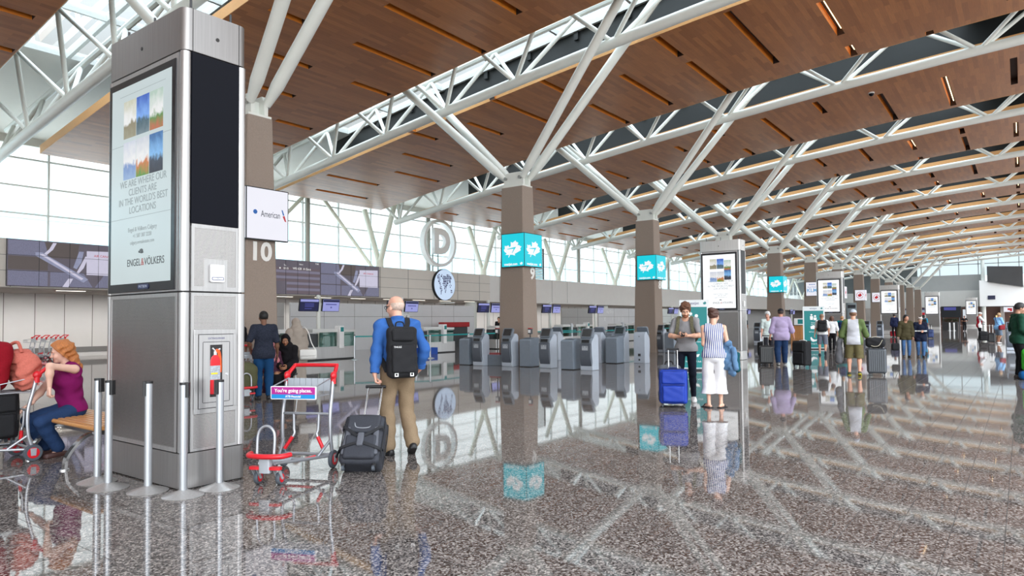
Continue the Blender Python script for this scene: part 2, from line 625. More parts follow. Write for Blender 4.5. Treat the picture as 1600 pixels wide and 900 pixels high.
def strip(mb, u0, u1, va, vb, dz, th=.12):
    vs = [va] + [v for v in VS if va < v < vb] + [vb]
    for p, q in zip(vs[:-1], vs[1:]):
        a = chord(p) + dz; c = chord(q) + dz
        mb.add([(u0, p, a), (u1, p, a), (u1, q, c), (u0, q, c), (u0, p, a + th), (u1, p, a + th), (u1, q, c + th), (u0, q, c + th)],
               [(0, 1, 2, 3), (7, 6, 5, 4), (0, 4, 5, 1), (3, 2, 6, 7), (0, 3, 7, 4), (1, 5, 6, 2)])
DZ = 2.6
SKYU0, SKYU1, SKYV0, SKYV1 = -1.2, 3.0, 1.5, 26.4
b = MB()
ends = [COLU[0] - 2 * PITCH + SKYU1] + [u + SKYU1 for u in [COLU[0] - PITCH] + COLU]
for u in [COLU[0] - PITCH] + COLU:
    strip(b, u + SKYU1, min(u + PITCH + SKYU0, UEND), -8, SKYV1, DZ)
    strip(b, u + SKYU0, min(u + SKYU1, UEND), -8, SKYV0, DZ)
b.m = 1
strip(b, -46, UEND, SKYV1, 34.6, DZ - .05)
strip(b, -14, COLU[0] - PITCH + SKYU0, -8, SKYV1, DZ)
struct(b.build('ceiling', [DECK, PLAST]))
b = MB()
for k in range(2, 16):
    v = -6.5 + 2.2 * k
    if v > 26:
        break
    z = chord(v) + DZ
    for u in [COLU[0] - PITCH] + COLU:
        b.box(u + SKYU1, min(u + PITCH + SKYU0, UEND), v - .09, v + .09, z - .35, z)
for u in [COLU[0] - PITCH] + COLU[:-1]:  # added upstand boards that hide the next skylight and keep the gap dark
    for p, q in zip(VS[:-1], VS[1:]):
        if p > 26.4: break
        a, c = chord(p), chord(q)
        b.add([(u + 3.1, p, a + PB + .3), (u + 3.1, q, c + PB + .3), (u + 3.1, q, c + DZ), (u + 3.1, p, a + DZ), (u + 3.16, p, a + PB + .3), (u + 3.16, q, c + PB + .3), (u + 3.16, q, c + DZ), (u + 3.16, p, a + DZ)], [(0, 1, 2, 3), (7, 6, 5, 4), (0, 4, 5, 1), (2, 6, 7, 3)])
struct(b.build('ceiling.001', BEAMBOARD))

# sky-light glazing (one per truss)
for i, u in enumerate(COLU):
    s = MB()
    for uu in (SKYU0, .9, SKYU1):
        strip(s, u + uu - .06, u + uu + .06, SKYV0, SKYV1, DZ - .05, .22)
    v = SKYV0
    while v < SKYV1 + .1:
        z = chord(v) + DZ
        s.box(u + SKYU0, u + SKYU1, v - .05, v + .05, z - .05, z + .15)
        v += 3.1125
    so = struct(s.build('window_%d' % (i + 2), MULL))
    g = MB()
    for p, q in zip(np.linspace(SKYV0, SKYV1, 9)[:-1], np.linspace(SKYV0, SKYV1, 9)[1:]):
        g.quad((u + SKYU0, p, chord(p) + DZ + .1), (u + SKYU1, p, chord(p) + DZ + .1), (u + SKYU1, q, chord(q) + DZ + .1), (u + SKYU0, q, chord(q) + DZ + .1))
    g.build('glass_pane', GLASS, so, fix=False)

# ------------------------------------------------------------------ wooden ceiling bays
WOOD = mat_wood('walnut_ceiling_veneer', (186, 122, 72), (156, 97, 54), .30, (1.6, .16))
FASC = M('pale_oak_edge', (214, 160, 104), .45, 0, .08, 6, stretch=(2, 2, 20))
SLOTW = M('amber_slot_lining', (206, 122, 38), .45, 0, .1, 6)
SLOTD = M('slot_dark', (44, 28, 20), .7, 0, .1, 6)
STRIPL = M('slot_lamp', (255, 214, 160), .5, 0, 0, 1, emit=6.0)
rnd = random.Random(4)
ROWS = [-4.3, -2.1, .02, 2.3, 4.67, 7.0, 9.3, 11.5, 13.75, 15.95, 18.08, 20.2, 22.3, 24.38, 26.46, 28.6]
KNOWN = {1: {13.75: [(4.05, 8.3)], 15.95: [(1.9, 3.0), (4.8, 8.25)], 18.08: [(3.1, 4.8), (6.5, 8.2)], 20.2: [(4.2, 5.7)], 22.3: [(6.4, 8.0)], 28.6: [(3.2, 7.4)], 26.46: [(2.6, 6.6)]},
         2: {26.46: [(1.75, 5.0)], 22.3: [(2.7, 6.0)], 24.38: [(4.2, 7.3)], 20.2: [(1.0, 2.7)], 18.08: [(2.3, 4.6)], 15.95: [(1.2, 5.6)], 11.5: [(3.2, 7.6)], 13.75: [(1.3, 3.1), (4.8, 8.1)],
             9.3: [(1.4, 3.4), (4.1, 8.35)], 7.0: [(1.5, 6.75)], 4.67: [(3.0, 6.0), (7.2, 8.3)], 2.3: [(1.4, 5.0), (8.0, 8.35)]},
         3: {4.67: [(3.45, 8.2)], 7.0: [(2.2, 4.2)], 9.3: [(2.5, 7.6)], 2.3: [(3.3, 8.0)], .02: [(3.0, 6.7)]}}
bays = [(k, COLU[k - 1]) for k in range(0, 13)]
for k, _u in bays:
    u0 = (COLU[k - 1] if k else COLU[0] - PITCH)
    ua, ub = u0 + GR, u0 + PITCH - GL
    lab = ['wood-veneer ceiling bay at the top left corner, nearest of the row', 'wood-veneer ceiling bay between concrete columns 10 and 9', 'wood-veneer ceiling bay between concrete columns 9 and 8',
           'wood-veneer ceiling bay just beyond the truss over column 8'][k] if k < 4 else \
        '%s wood-veneer ceiling bay counted from column 9 towards the far end' % ['third', 'fourth', 'fifth', 'sixth', 'seventh', 'eighth', 'ninth', 'tenth', 'eleventh', 'twelfth'][k - 4]
    root = thing('ceiling_panel', lab, 'ceiling panel', (u0, 0, 0), 0, 'wooden ceiling bays')
    V0, V1 = -6.0, 30.0
    TH = .32
    m = MB(); lamps = []
    A, B = GR, PITCH - GL
    edges = [V0]
    for rv in ROWS:
        edges += [rv - .12, rv + .12]
    edges.append(V1)
    zf = lambda v: chord(v) + PB
    for j in range(len(edges) - 1):
        p, q = edges[j], edges[j + 1]
        if j % 2 == 0:
            sub = np.linspace(p, q, 3)
            for a, c in zip(sub[:-1], sub[1:]):
                m.quad((A, a, zf(a)), (A, c, zf(c)), (B, c, zf(c)), (B, a, zf(a)))
        else:
            rv = ROWS[(j - 1) // 2]
            holes = KNOWN.get(k, {}).get(rv)
            if holes is None:
                x = A + rnd.uniform(.1, 2.6); holes = []
                while x < B - .6:
                    L = rnd.choice([1.3, 1.8, 2.6, 3.4, 4.4])
                    holes.append((x, min(x + L, B - .05)))
                    x += L + rnd.uniform(.7, 3.2)
            x = A
            for h0, h1 in holes + [(B, B)]:
                m.quad((x, p, zf(p)), (x, q, zf(q)), (h0, q, zf(q)), (h0, p, zf(p)))
                if h1 > h0:
                    t = TH - .04
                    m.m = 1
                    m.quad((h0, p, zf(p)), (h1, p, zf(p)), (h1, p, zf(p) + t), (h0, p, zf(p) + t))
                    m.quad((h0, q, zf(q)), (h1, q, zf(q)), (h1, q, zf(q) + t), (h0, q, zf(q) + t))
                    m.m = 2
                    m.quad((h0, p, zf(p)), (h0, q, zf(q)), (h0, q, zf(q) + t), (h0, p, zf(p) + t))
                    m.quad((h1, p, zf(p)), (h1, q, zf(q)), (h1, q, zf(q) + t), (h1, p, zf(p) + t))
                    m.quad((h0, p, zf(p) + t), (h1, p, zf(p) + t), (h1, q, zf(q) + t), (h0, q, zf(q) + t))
                    m.m = 0
                    if rv < 5.5 and k > 1:
                        lamps.append((h0, h1, rv))
                x = h1
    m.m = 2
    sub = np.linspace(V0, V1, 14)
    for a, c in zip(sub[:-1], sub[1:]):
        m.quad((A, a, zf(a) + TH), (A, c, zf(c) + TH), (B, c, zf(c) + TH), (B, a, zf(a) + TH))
    m.build('veneer_panel', [WOOD, SLOTW, SLOTD], root, fix=False)
    e_ = MB()
    for xx, d in ((A, -.02), (B, .02)):
        for a, c in zip(sub[:-1], sub[1:]):
            e_.add([(xx, a, zf(a)), (xx, c, zf(c)), (xx, c, zf(c) + TH), (xx, a, zf(a) + TH), (xx + d, a, zf(a)), (xx + d, c, zf(c)), (xx + d, c, zf(c) + TH), (xx + d, a, zf(a) + TH)],
                   [(0, 1, 2, 3), (7, 6, 5, 4), (0, 4, 5, 1), (2, 6, 7, 3)])
    e_.box(A, B, V1, V1 + .02, zf(V1), zf(V1) + TH)
    e_.build('edge_board', FASC, root)
    for h0, h1, rv in lamps:
        if rnd.random() < .75:
            l_ = MB(); z = zf(rv) + .2
            l_.box(h0 + .05, h1 - .05, rv - .03, rv + .0, z, z + .02)
            l_.build('strip_lamp', STRIPL, root)

b = MB()
sb = np.linspace(-6, 30, 14)
for a, c in zip(sb[:-1], sb[1:]):
    b.quad((-46, a, chord(a) + PB), (-46, c, chord(c) + PB), (-3.6, c, chord(c) + PB), (-3.6, a, chord(a) + PB))
struct(b.build('ceiling.002', WOOD, fix=False))

# ------------------------------------------------------------------ roof trusses
NODES = [30.4, 27.08, 23.8, 20.5, 17.2, 13.95, 10.1, 5.6, 1.0, -3.6]
truss0 = None
FARW = ['second', 'third', 'fourth', 'fifth', 'sixth', 'seventh', 'eighth', 'ninth', 'tenth', 'eleventh', 'twelfth']
tlab = ['white tubular roof truss over column 10, behind the tall advertising tower', 'white tubular roof truss over concrete column 9', 'white tubular roof truss over concrete column 8'] + \
       ['white tubular roof truss, %s one beyond the truss over column 8' % w for w in ['first', 'second', 'third', 'fourth', 'fifth', 'sixth', 'seventh', 'eighth', 'ninth']] + ['white tubular roof truss farthest away, along the end wall glazing']
def make_truss(fine, label):
    root = thing('roof_truss', label, 'roof truss', (0, 0, 0), 0, 'white roof trusses')
    n = 16 if fine else 8
    vs = list(np.linspace(30.75, -6, 20))
    c_ = MB(); c_.tube([(0, v, chord(v)) for v in vs], .175, n); c_.build('bottom_chord', WHITE, root)
    for sx in (-.95, .95):
        t = MB(); t.tube([(sx, v, chord(v) + 1.95) for v in np.linspace(32.5, -6, 18)], .11, max(6, n // 2)); t.build('top_chord', WHITE, root)
    mem = []
    for i, v in enumerate(NODES):
        g1 = (NODES[i - 1] - v) if i else 2.6
        g2 = (v - NODES[i + 1]) if i + 1 < len(NODES) else 3.5
        for sx in (-.95, .95):
            for dv in (g1 / 2, -g2 / 2):
                w_ = v + dv
                mem.append(((sx * .1, v + dv * .06, chord(v) + .1), (sx, w_, chord(w_) + 1.9)))
    if fine:
        for a, c in mem:
            t = MB(); t.cyl(a, c, .075, n=10); t.build('web_member', WHITE, root)
    else:
        t = MB()
        for a, c in mem:
            t.cyl(a, c, .075, n=6)
        t.build('web', WHITE, root)
    return root
near = make_truss(True, tlab[0]); near.location = (COLU[0], 0, 0)
for k in range(1, 5):
    dup(near, (COLU[k], 0, 0), 0, tlab[k])
far = make_truss(False, tlab[5]); far.location = (COLU[5], 0, 0)
for k in range(6, 13):
    dup(far, (COLU[k], 0, 0), 0, tlab[k])

# ------------------------------------------------------------------ columns with strutted heads
CONC = M('sand_blasted_concrete', (150, 135, 124), .8, 0, .09, 42, .25)
BOLT = M('pin_steel', (168, 168, 164), .35, .7, .04, 20)
collab = {0: 'tapered concrete column bearing the number 10, beside the tall tower', 1: 'tapered concrete column bearing the number 9', 2: 'tapered concrete column bearing the number 8',
          3: 'tapered concrete column hidden behind the second advertising tower', 4: 'tapered concrete column with the small teal sign beyond the second tower', 5: 'tapered concrete column carrying the pale blue KLM sign',
          6: 'tapered concrete column behind the third advertising tower', 7: 'tapered concrete column with the nearer red maple-leaf sign', 8: 'tapered concrete column with the farther red maple-leaf sign',
          9: 'bare concrete column right of the fourth advertising tower', 10: 'third concrete column from the far end', 11: 'last but one concrete column at the far end', 12: 'last concrete column at the far end'}
def make_column(label):
    root = thing('column', label, 'column', (0, 0, 0), 0, 'tapered concrete columns')
    s = MB()
    def ring(hu, hv, z, c=.03):
        return [(hu - c, -hv, z), (hu, -hv + c, z), (hu, hv - c, z), (hu - c, hv, z), (-hu + c, hv, z), (-hu, hv - c, z), (-hu, -hv + c, z), (-hu + c, -hv, z)]
    a, c = ring(.44, .55, 0), ring(.31, .46, 6.1)
    s.add(a + c, [(i, (i + 1) % 8, 8 + (i + 1) % 8, 8 + i) for i in range(8)] + [tuple(reversed(range(8))), tuple(range(8, 16))])
    s.build('shaft', CONC, root)
    h = MB()
    h.box(-.29, .29, -.44, .44, 6.1, 6.16)
    for su in (-.17, .17):
        h.prism([(su - .045, -.42, 6.16), (su - .045, .42, 6.16), (su - .045, .42, 6.42), (su - .045, .30, 6.62), (su - .045, -.30, 6.62), (su - .045, -.42, 6.42)], (.09, 0, 0))
    h.box(-.17, .17, -.20, .20, 6.16, 6.5)
    hd = h.build('head_plate', WHITE, root, bev=.01)
    for sv in (-1, 1):
        for su in (-1, 1):
            st = MB()
            e0 = Vector((su * .20, sv * .34, 6.38)); e1 = Vector((su * .95, sv * 5.5, chord(13.95 + sv * 5.5) + 1.95))
            d_ = (e1 - e0).normalized()
            st.cyl(e0 + d_ * .05, e0 + d_ * .55, .09, .15, 14)
            st.cyl(e0 + d_ * .55, e1, .15, n=14)
            st.build('strut', WHITE, root)
            p = MB(); p.cyl((su * .24, sv * .30, 6.42), (su * .31, sv * .30, 6.42), .055, n=12)
            p.build('pin', BOLT, hd)
    return root
col0 = make_column(collab[0]); col0.location = (COLU[0] + .04, 13.95, 0)
cols = [col0]
for k in range(1, 13):
    cols.append(dup(col0, (COLU[k] + .04, 13.95, 0), 0, collab[k]))
NUMM = M('white_number_paint', (238, 236, 232), .6, 0, .02, 10)
for k, s, z, sz, px in ((0, '10', 3.06, .56, -.03), (1, '9', 3.1, .54, .14), (2, '8', 3.1, .54, .14), (4, '6', 3.1, .54, .14)):
    hv = .55 - .09 * z / 6.1
    text('number', s, (px, -hv - .012, z), (1, 0, 0), (0, -.0147, 1), sz, NUMM, cols[k], ext=.006, bold=.018)

# white V-columns standing on the bulkhead below the truss ends, one grey post, thin braces
CREAM = M('cream_painted_steel', (224, 224, 210), .45, 0, .02, 3)
def make_vcol(label):
    r_ = thing('window_column', label, 'window column', (0, 32.2, 4.83), 0, 'branching columns on the bulkhead')
    s = MB(); s.cyl((0, 0, 0), (0, 0, .55), .24, n=16); s.build('base', CREAM, r_)
    for dv, zt in ((1.4, chord(33.6) + 1.45 - 4.83), (-1.4, chord(30.8) + 1.3 - 4.83)):
        s = MB(); s.cyl((0, dv * .04, .4), (0, dv, zt), .17, n=14); s.build('arm', CREAM, r_)
    return r_
vc = None
vl = ['first', 'second', 'third', 'fourth', 'fifth', 'sixth', 'seventh', 'eighth', 'ninth', 'tenth', 'eleventh', 'twelfth']
for k in range(1, 13):
    lab = ('cream forked steel column on the bulkhead, far left behind the tall tower' if k == 1 else
           'cream forked steel column on the bulkhead, %s one right of the departures screen' % vl[k - 2])
    if vc is None:
        vc = make_vcol(lab); vc.location = (COLU[k], 32.2, 4.83)
    else:
        dup(vc, (COLU[k], 32.2, 4.83), 0, lab)
PGREY = M('grey_post_paint', (150, 148, 140), .5, .1, .03, 5)
for k, (u, lab) in enumerate(((24.89, 'grey round steel post against the glazing, right of the hanging sign of column 10'), (35.1, 'grey round steel post against the glazing, behind the ringed letter'), (55.5, 'grey round steel post against the glazing, left of the sign of column 8'),
                              (76.0, 'grey round steel post against the far glazing, right of the sign of column 8'))):
    p = MB(); p.cyl((u, 33.6, 4.83), (u, 33.6, 9.35), .15, n=14)
    tag(p.build('post', PGREY), lab, 'post', 'grey posts along the glazing')
for (a, c, lab) in (((20.52, 4.92, 24.9, 9.3), None, 'pale diagonal brace rising right beside the hanging sign of column 10'), ((25.5, 9.3, 29.8, 4.92), None, 'pale diagonal brace falling right towards the departures screen'),
                    ((65.8, 9.3, 70.1, 4.92), None, 'pale diagonal brace beyond the sign of column 8')):
    p = MB(); p.cyl((a[0], 33.4, a[1]), (a[2], 33.4, a[3]), .11, n=10)
    tag(p.build('brace', CREAM), lab, 'brace', 'diagonal braces at the glazing')

# louvre panel in the glazing between columns 9 and 8
lv = thing('louvre_panel', 'dark louvre panel set in the glazing between columns 9 and 8', 'louvre', (47.3, 34.3, 4.83))
s = MB(); s.box(-.06, 0, -.06, .06, 0, 3.1); s.box(3.3, 3.36, -.06, .06, 0, 3.1); s.box(0, 3.3, -.06, .06, 3.04, 3.1); s.box(1.62, 1.68, -.06, .06, 0, 3.1); s.build('frame', DGREY, lv)
s = MB()
for j in range(20):
    z = .1 + j * .147
    s.quad((0, -.03, z), (3.3, -.03, z), (3.3, .05, z + .11), (0, .05, z + .11))
s.build('slats', M('louvre_grey', (120, 118, 114), .5, .2, .05, 5), lv, fix=False)

# building outside beyond the glass
ow = thing('neighbour_building', 'pale glazed building seen through the window wall', 'building', (0, 105, 0))
s = MB(); s.box(-160, 420, 0, 10, -6, 19); s.build('wall', M('pale_green_glazing', (158, 196, 206), .4, 0, .03, .3), ow)
s = MB()
for z in (-1.0, 4.6, 10.2, 15.6):
    s.box(-160, 420, -.1, 0, z, z + .35)
s.build('floor_bands', M('pale_band', (214, 226, 228), .5, 0, .02, 1), ow)
s = MB(); s.box(-260, 460, 36.3, 200, -6.2, -6.0)
ap = s.build('ground', M('apron_concrete', (200, 200, 196), .8, 0, .06, .2)); struct(ap)

# ------------------------------------------------------------------ far end wall
b = MB()
b.box(UEND, UEND + .3, -2, 36, 3.2, 5.95)
b.m = 1; b.box(UEND + .05, UEND + .35, 5.0, 15.5, 5.95, 8.6)
b.m = 2; b.box(UEND + .1, UEND + .4, 14.6, 36, 5.95, 12)
struct(b.build('wall_end', [M('end_wall_grey', (186, 184, 180), .6, 0, .02, 1), M('end_wall_upper', (150, 150, 148), .6, 0, .03, 1), M('end_dark_glazing', (92, 96, 96), .3, 0, .06, .6)]))
b = MB()
for k in range(9):
    v = -8 + 2.75 * k
    b.box(UEND + .1, UEND + .3, v - .06, v + .06, 8.3, 12.6)
b.box(UEND + .1, UEND + .3, -8, 15, 10.3, 10.42)
we = struct(b.build('window_20', M('grey_mullion', (150, 152, 152), .5, 0, .02, 2)))
g = MB(); g.quad((UEND + .2, -8, 8.4), (UEND + .2, 15, 8.4), (UEND + .2, 15, 13), (UEND + .2, -8, 13))
g.build('glass_pane', mat_glass('end_glass', (196, 208, 212)), we, fix=False)
b = MB(); b.cyl((UEND - .85, 5.1, 0), (UEND - .85, 5.1, chord(5.1) + .3), .29, n=16)
tag(b.build('end_column', WHITE), 'white round column against the end wall glazing, left of the dark board', 'column')
b = MB(); b.prism([(UEND - 1.75, 5.6, 3.2), (UEND - 1.75, 5.6, 7.5), (UEND - 1.75, -6, 5.6), (UEND - 1.75, -6, 3.2)], (.6, 0, 0))
struct(b.build('wall_end_slope', M('white_sloped_parapet', (236, 236, 236), .5, 0, .01, 1)))
b = MB(); b.prism([(UEND - 2.15, 4.5, 7.2), (UEND - 2.15, 4.5, 9.75), (UEND - 2.15, -.2, 9.5), (UEND - 2.15, -.2, 6.2)], (.398, 0, 0))
tag(b.build('dark_board', M('charcoal_board', (62, 62, 64), .4, 0, .1, .8)), 'large charcoal board high on the end wall above the white sloped parapet', 'board')
b = MB(); b.box(UEND - 1.82, UEND - 1.75, 3.5, 4.5, 4.3, 4.95)
sg = tag(b.build('wayfinding_sign', M('navy_sign', (38, 40, 70), .4, 0, .05, 3)), 'small navy wayfinding sign on the white sloped parapet', 'sign')
# lower part of the end wall: dark doorway, shop front
SHOPW = M('shop_brown', (74, 44, 34), .5, 0, .15, 1.5)
b = MB()
b.box(UEND + 1.6, UEND + 1.8, -4, 36, 0, 3.3)
struct(b.build('wall_end_recess', SHOPW))
b = MB(); b.box(UEND - .2, UEND + 1.7, 5.2, 5.6, 0, 3.2); b.box(UEND - .2, UEND + 1.7, 2.4, 2.9, 0, 3.2); b.box(UEND, UEND + .3, 15.5, 36, 0, 3.2)
b.m = 1; b.box(UEND - .4, UEND - .2, -4, 9.5, 3.1, 3.25)
struct(b.build('wall_end_pier', [M('pier_taupe', (160, 152, 146), .6, 0, .04, 1), M('dark_trim', (90, 86, 84), .5, 0, .03, 1)]))
# ================================================================== advertising towers
PERFL = mat_perf('perforated_steel_shaded', (176, 172, 170), .0125, .0045, ('Y', 'Z'))  # darker copy, the shade of the screen side put into the colour
PERFR = mat_perf('perforated_steel_lit', (206, 202, 200), .0125, .0042, ('X', 'Z'))  # lighter copy, the light on the narrow side put into the colour
SEAM = M('dark_seam', (52, 50, 50), .6, 0, .05, 10)
SCRF = M('screen_bezel', (26, 25, 30), .25, 0, .05, 10)
SCRE = M('lit_screen', (214, 228, 230), .3, 0, .02, 2, emit=.80)
SCREF = M('lit_screen_white', (250, 252, 255), .3, 0, .01, 2, emit=1.15)
BLKG = M('black_glass', (9, 11, 22), .3, 0, .05, 3, spec=.12)
SCT = M('screen_glare_text', (178, 192, 196), .5, 0, .02, 5, emit=.66)  # text lightened: washed-out screen glare put into the colour
SCTD = M('screen_dark_text', (110, 118, 122), .5, 0, .02, 5, emit=.3)
SCTR = M('screen_red_text', (225, 110, 105), .5, 0, .02, 5, emit=.5)

def mat_pic(name, sky, mid, low, seed):
    """a small printed/lit picture: sky over a broken skyline over ground"""
    m = bpy.data.materials.new(name)
    m.use_nodes = True
    n, l = m.node_tree.nodes, m.node_tree.links
    bs = n['Principled BSDF']
    tc = n.new('ShaderNodeTexCoord'); sx = n.new('ShaderNodeSeparateXYZ')
    l.new(tc.outputs['Generated'], sx.inputs[0])
    nz = n.new('ShaderNodeTexNoise'); nz.inputs['Scale'].default_value = 4; nz.inputs['Detail'].default_value = 9; nz.noise_dimensions = '4D'
    nz.inputs['W'].default_value = seed
    l.new(tc.outputs['Generated'], nz.inputs['Vector'])
    a = n.new('ShaderNodeMath'); a.operation = 'MULTIPLY_ADD'; a.inputs[1].default_value = .7; a.inputs[2].default_value = -.35
    l.new(nz.outputs[0], a.inputs[0])
    s = n.new('ShaderNodeMath'); s.operation = 'ADD'
    l.new(a.outputs[0], s.inputs[0]); l.new(sx.outputs['Z'], s.inputs[1])
    rp = n.new('ShaderNodeValToRGB')
    e = rp.color_ramp.elements
    e[0].position = 0; e[0].color = lin(*low)
    e[1].position = 1; e[1].color = lin(*sky)
    q = e.new(.33); q.color = lin(*mid)
    q = e.new(.47); q.color = lin(*[min(255, c + 90) for c in sky])
    l.new(s.outputs[0], rp.inputs[0])
    bs.inputs['Base Color'].default_value = (.03, .03, .03, 1); l.new(rp.outputs[0], bs.inputs['Emission Color'])
    bs.inputs['Emission Strength'].default_value = .85
    return m
PICS = [mat_pic('picture_clock_tower', (214, 214, 190), (150, 140, 110), (170, 165, 140), 1.0), mat_pic('picture_blue_evening', (40, 92, 200), (60, 96, 110), (120, 140, 150), 2.0),
        mat_pic('picture_green_hill', (190, 215, 200), (92, 150, 70), (200, 110, 70), 3.0), mat_pic('picture_pale_town', (220, 226, 240), (130, 160, 215), (160, 190, 230), 4.0),
        mat_pic('picture_old_roofs', (220, 225, 235), (220, 130, 70), (90, 160, 60), 5.0), mat_pic('picture_night_city', (50, 110, 175), (60, 70, 90), (40, 44, 60), 6.0)]

STEELF = mat_brushed('far_lit_brushed_steel', (206, 204, 202), .35, metal=.35)  # far towers: brighter surroundings put into a lighter steel colour
def make_tower(label, detailed):
    """local frame: the corner towards the camera at 0,0; the lit face is x = 0 looking to -x, the narrow face y = 0 looking to -y"""
    W, L, H = .64, 1.53, 4.42
    t = thing('advertising_tower', label, 'advertising tower', (0, 0, 0), 0, 'steel advertising towers')
    core = MB(); core.box(.03, W - .03, .03, L - .03, 0, H - .02)
    core.build('core', SEAM, t)
    ST = STEEL if detailed else STEELF
    p = MB(); p.rbox(0, W, 0, L, .012, .325, .06, 5); p.build('plinth', ST, t)
    cap = MB(); cap.rbox(0, W, 0, L, 4.02, H, .075, 6)
    cp = cap.build('cap', ST, t, bev=.004)
    j = MB(); j.box(.085, .092, -.0015, .004, 4.02, H); j.box(W - .092, W - .085, -.0015, .004, 4.02, H)
    j.cyl((.33, -.004, 4.20), (.33, .01, 4.20), .018, n=12); j.cyl((-.004, .80, 4.21), (.01, .80, 4.21), .018, n=12)
    j.build('joint', SEAM, cp)
    for x, y in ((.12, .1), (.52, .1), (.1, .75), (.1, 1.3)):
        k = MB(); k.cyl((x, y, H - .01), (x, y, H + .12), .012, n=8); k.build('hanger_bolt', DGREY, t)
    for z0, z1 in ((.335, 1.785), (1.80, 4.01)):
        for (x, y) in ((.0, .0), (W - .09, .0), (.0, L - .09), (W - .09, L - .09)):
            c = MB(); c.rbox(x, x + .09, y, y + .09, z0, z1, .042, 6); c.build('corner_post', STEELH, t)
    # lower cladding
    d = MB(); d.box(.006, .03, .085, L - .085, .335, 1.785); d.build('perforated_panel', PERFL, t)
    f = MB()
    for a in ((.0, .02, .09, .12, .335, 1.785), (.0, .02, L - .12, L - .09, .335, 1.785), (.0, .02, .12, L - .12, .335, .375), (.0, .02, .12, L - .12, 1.75, 1.785)):
        f.box(*a)
    f.build('panel_frame', STEELH, t)
    d = MB(); d.box(.085, W - .085, .006, .03, .335, 1.785); pr = d.build('perforated_panel', PERFR, t)
    f = MB()
    for a in ((.09, .115, 0, .02, .335, 1.785), (W - .115, W - .09, 0, .02, .335, 1.785), (.115, W - .115, 0, .02, .335, .36), (.115, W - .115, 0, .02, 1.76, 1.785)):
        f.box(*a)
    f.build('panel_frame', STEELH, t)
    # narrow face above: perforated panel and black glass
    d = MB(); d.box(.085, W - .085, .006, .03, 1.80, 2.40); d.build('perforated_panel', PERFR, t)
    f = MB()
    for a in ((.09, .115, 0, .02, 1.80, 2.42), (W - .115, W - .09, 0, .02, 1.80, 2.42), (.115, W - .115, 0, .02, 1.80, 1.845), (.115, W - .115, 0, .02, 2.385, 2.42)):
        f.box(*a)
    f.build('panel_frame', STEELH, t)
    d = MB(); d.box(.085, W - .085, .004, .03, 2.425, 4.012); d.build('black_panel', BLKG, t)
    # big screen
    d = MB(); d.box(.004, .03, .09, L - .09, 1.80, 4.01); d.build('screen_surround', STEELH, t)
    s_ = MB(); s_.box(-.008, .02, .125, L - .055, 1.815, 3.96)
    so = s_.build('screen_bezel', SCRF, t, bev=.004)
    s_ = MB(); s_.box(-.011, 0, .19, L - .12, 1.90, 3.89)
    lit = s_.build('lit_display', SCRE if detailed else SCREF, so)
    X = -.0125
    tw = .255 if detailed else .255
    for r_ in range(2):
        for c_ in range(3):
            y1 = 1.14 - c_ * .27
            z1 = 3.735 - r_ * .395 - (.0 if r_ == 0 else .02)
            if not detailed:
                z1 += (-.06 if (r_ == 0 and c_ == 2) or (r_ == 1 and c_ < 2) else 0)
            m_ = MB(); m_.box(X - .002, X, y1 - .258, y1, z1 - .375, z1)
            m_.build('advert_picture', PICS[r_ * 3 + c_], so)
    for z, y0_, y1_ in ((2.555, .19, L - .12), (3.30, .19, L - .12), (3.80, .30, L - .30)):
        hl = MB(); hl.box(X, X + .001, y0_, y1_, z - .003, z + .001); hl.build('panel_line', SCT, so)
    for s, z, sz, mt in (('WE ARE WHERE OUR', 2.895, .098, SCT), ('CLIENTS ARE', 2.805, .098, SCT), ("IN THE WORLD'S BEST", 2.715, .098, SCT), ('LOCATIONS', 2.625, .098, SCT),
                         ('Engel & Völkers Calgary', 2.43, .06, SCT), ('+1 587 387 2228', 2.365, .055, SCT), ('calgary.evrealestate.com', 2.30, .05, SCT)):
        text('advert_lettering', s, (X, .74, z), *FU, sz, mt, so, ext=.0006)
    text('advert_lettering', 'ENGEL', (X, .76, 2.10), *FU, .10, SCTD, so, align='RIGHT', ext=.0006, sx=.95)
    text('advert_lettering', '&', (X, .725, 2.10), *FU, .10, SCTR, so, ext=.0006)
    text('advert_lettering', 'VÖLKERS', (X, .69, 2.10), *FU, .10, SCTD, so, align='LEFT', ext=.0006, sx=.95)
    em = MB()
    for k in range(5):
        em.prism([(X, .74 + .07 * math.cos(t) * (1 - .12 * k), 2.19 + .05 * math.sin(t) - .004 * k) for t in np.linspace(.15 + .55 * k, .15 + .55 * k + .45, 5)] + [(X, .74, 2.185)], (-.0006, 0, 0))
    em.build('advert_emblem', SCTD, so)
    lg = MB(); lg.rbox(-.014, 0, .60, .82, 1.838, 1.888, .024, 6, axis='x')
    lo = lg.build('maker_badge', M('navy_badge', (36, 44, 84), .3, .2, .05, 20), so)
    text('badge_lettering', 'PATTISON', (-.0152, .71, 1.863), *FU, .036, M('badge_silver', (190, 196, 215), .4, .3, .02, 10), lo, ext=.0006)
    if not detailed:
        cb = MB(); cb.rbox(.26, .38, -.025, .006, 1.95, 2.15, .02, 4, axis='y'); cb.build('call_box', WHITEP, t)
        return t
    # call point
    cb = MB(); cb.box(.21, .44, -.003, .008, 1.83, 2.10); cb.build('call_plate', STEELH, t)
    cb = MB(); cb.rbox(.258, .40, -.028, -.003, 1.885, 2.052, .012, 4, axis='y'); co = cb.build('call_box', WHITEP, t, bev=.004)
    sp = MB()
    for k in range(6):
        sp.box(.285, .373, -.0295, -.028, 1.972 + k * .012, 1.976 + k * .012)
    sp.build('speaker_grille', M('grille_grey', (205, 205, 207), .5, 0, .03, 20), co)
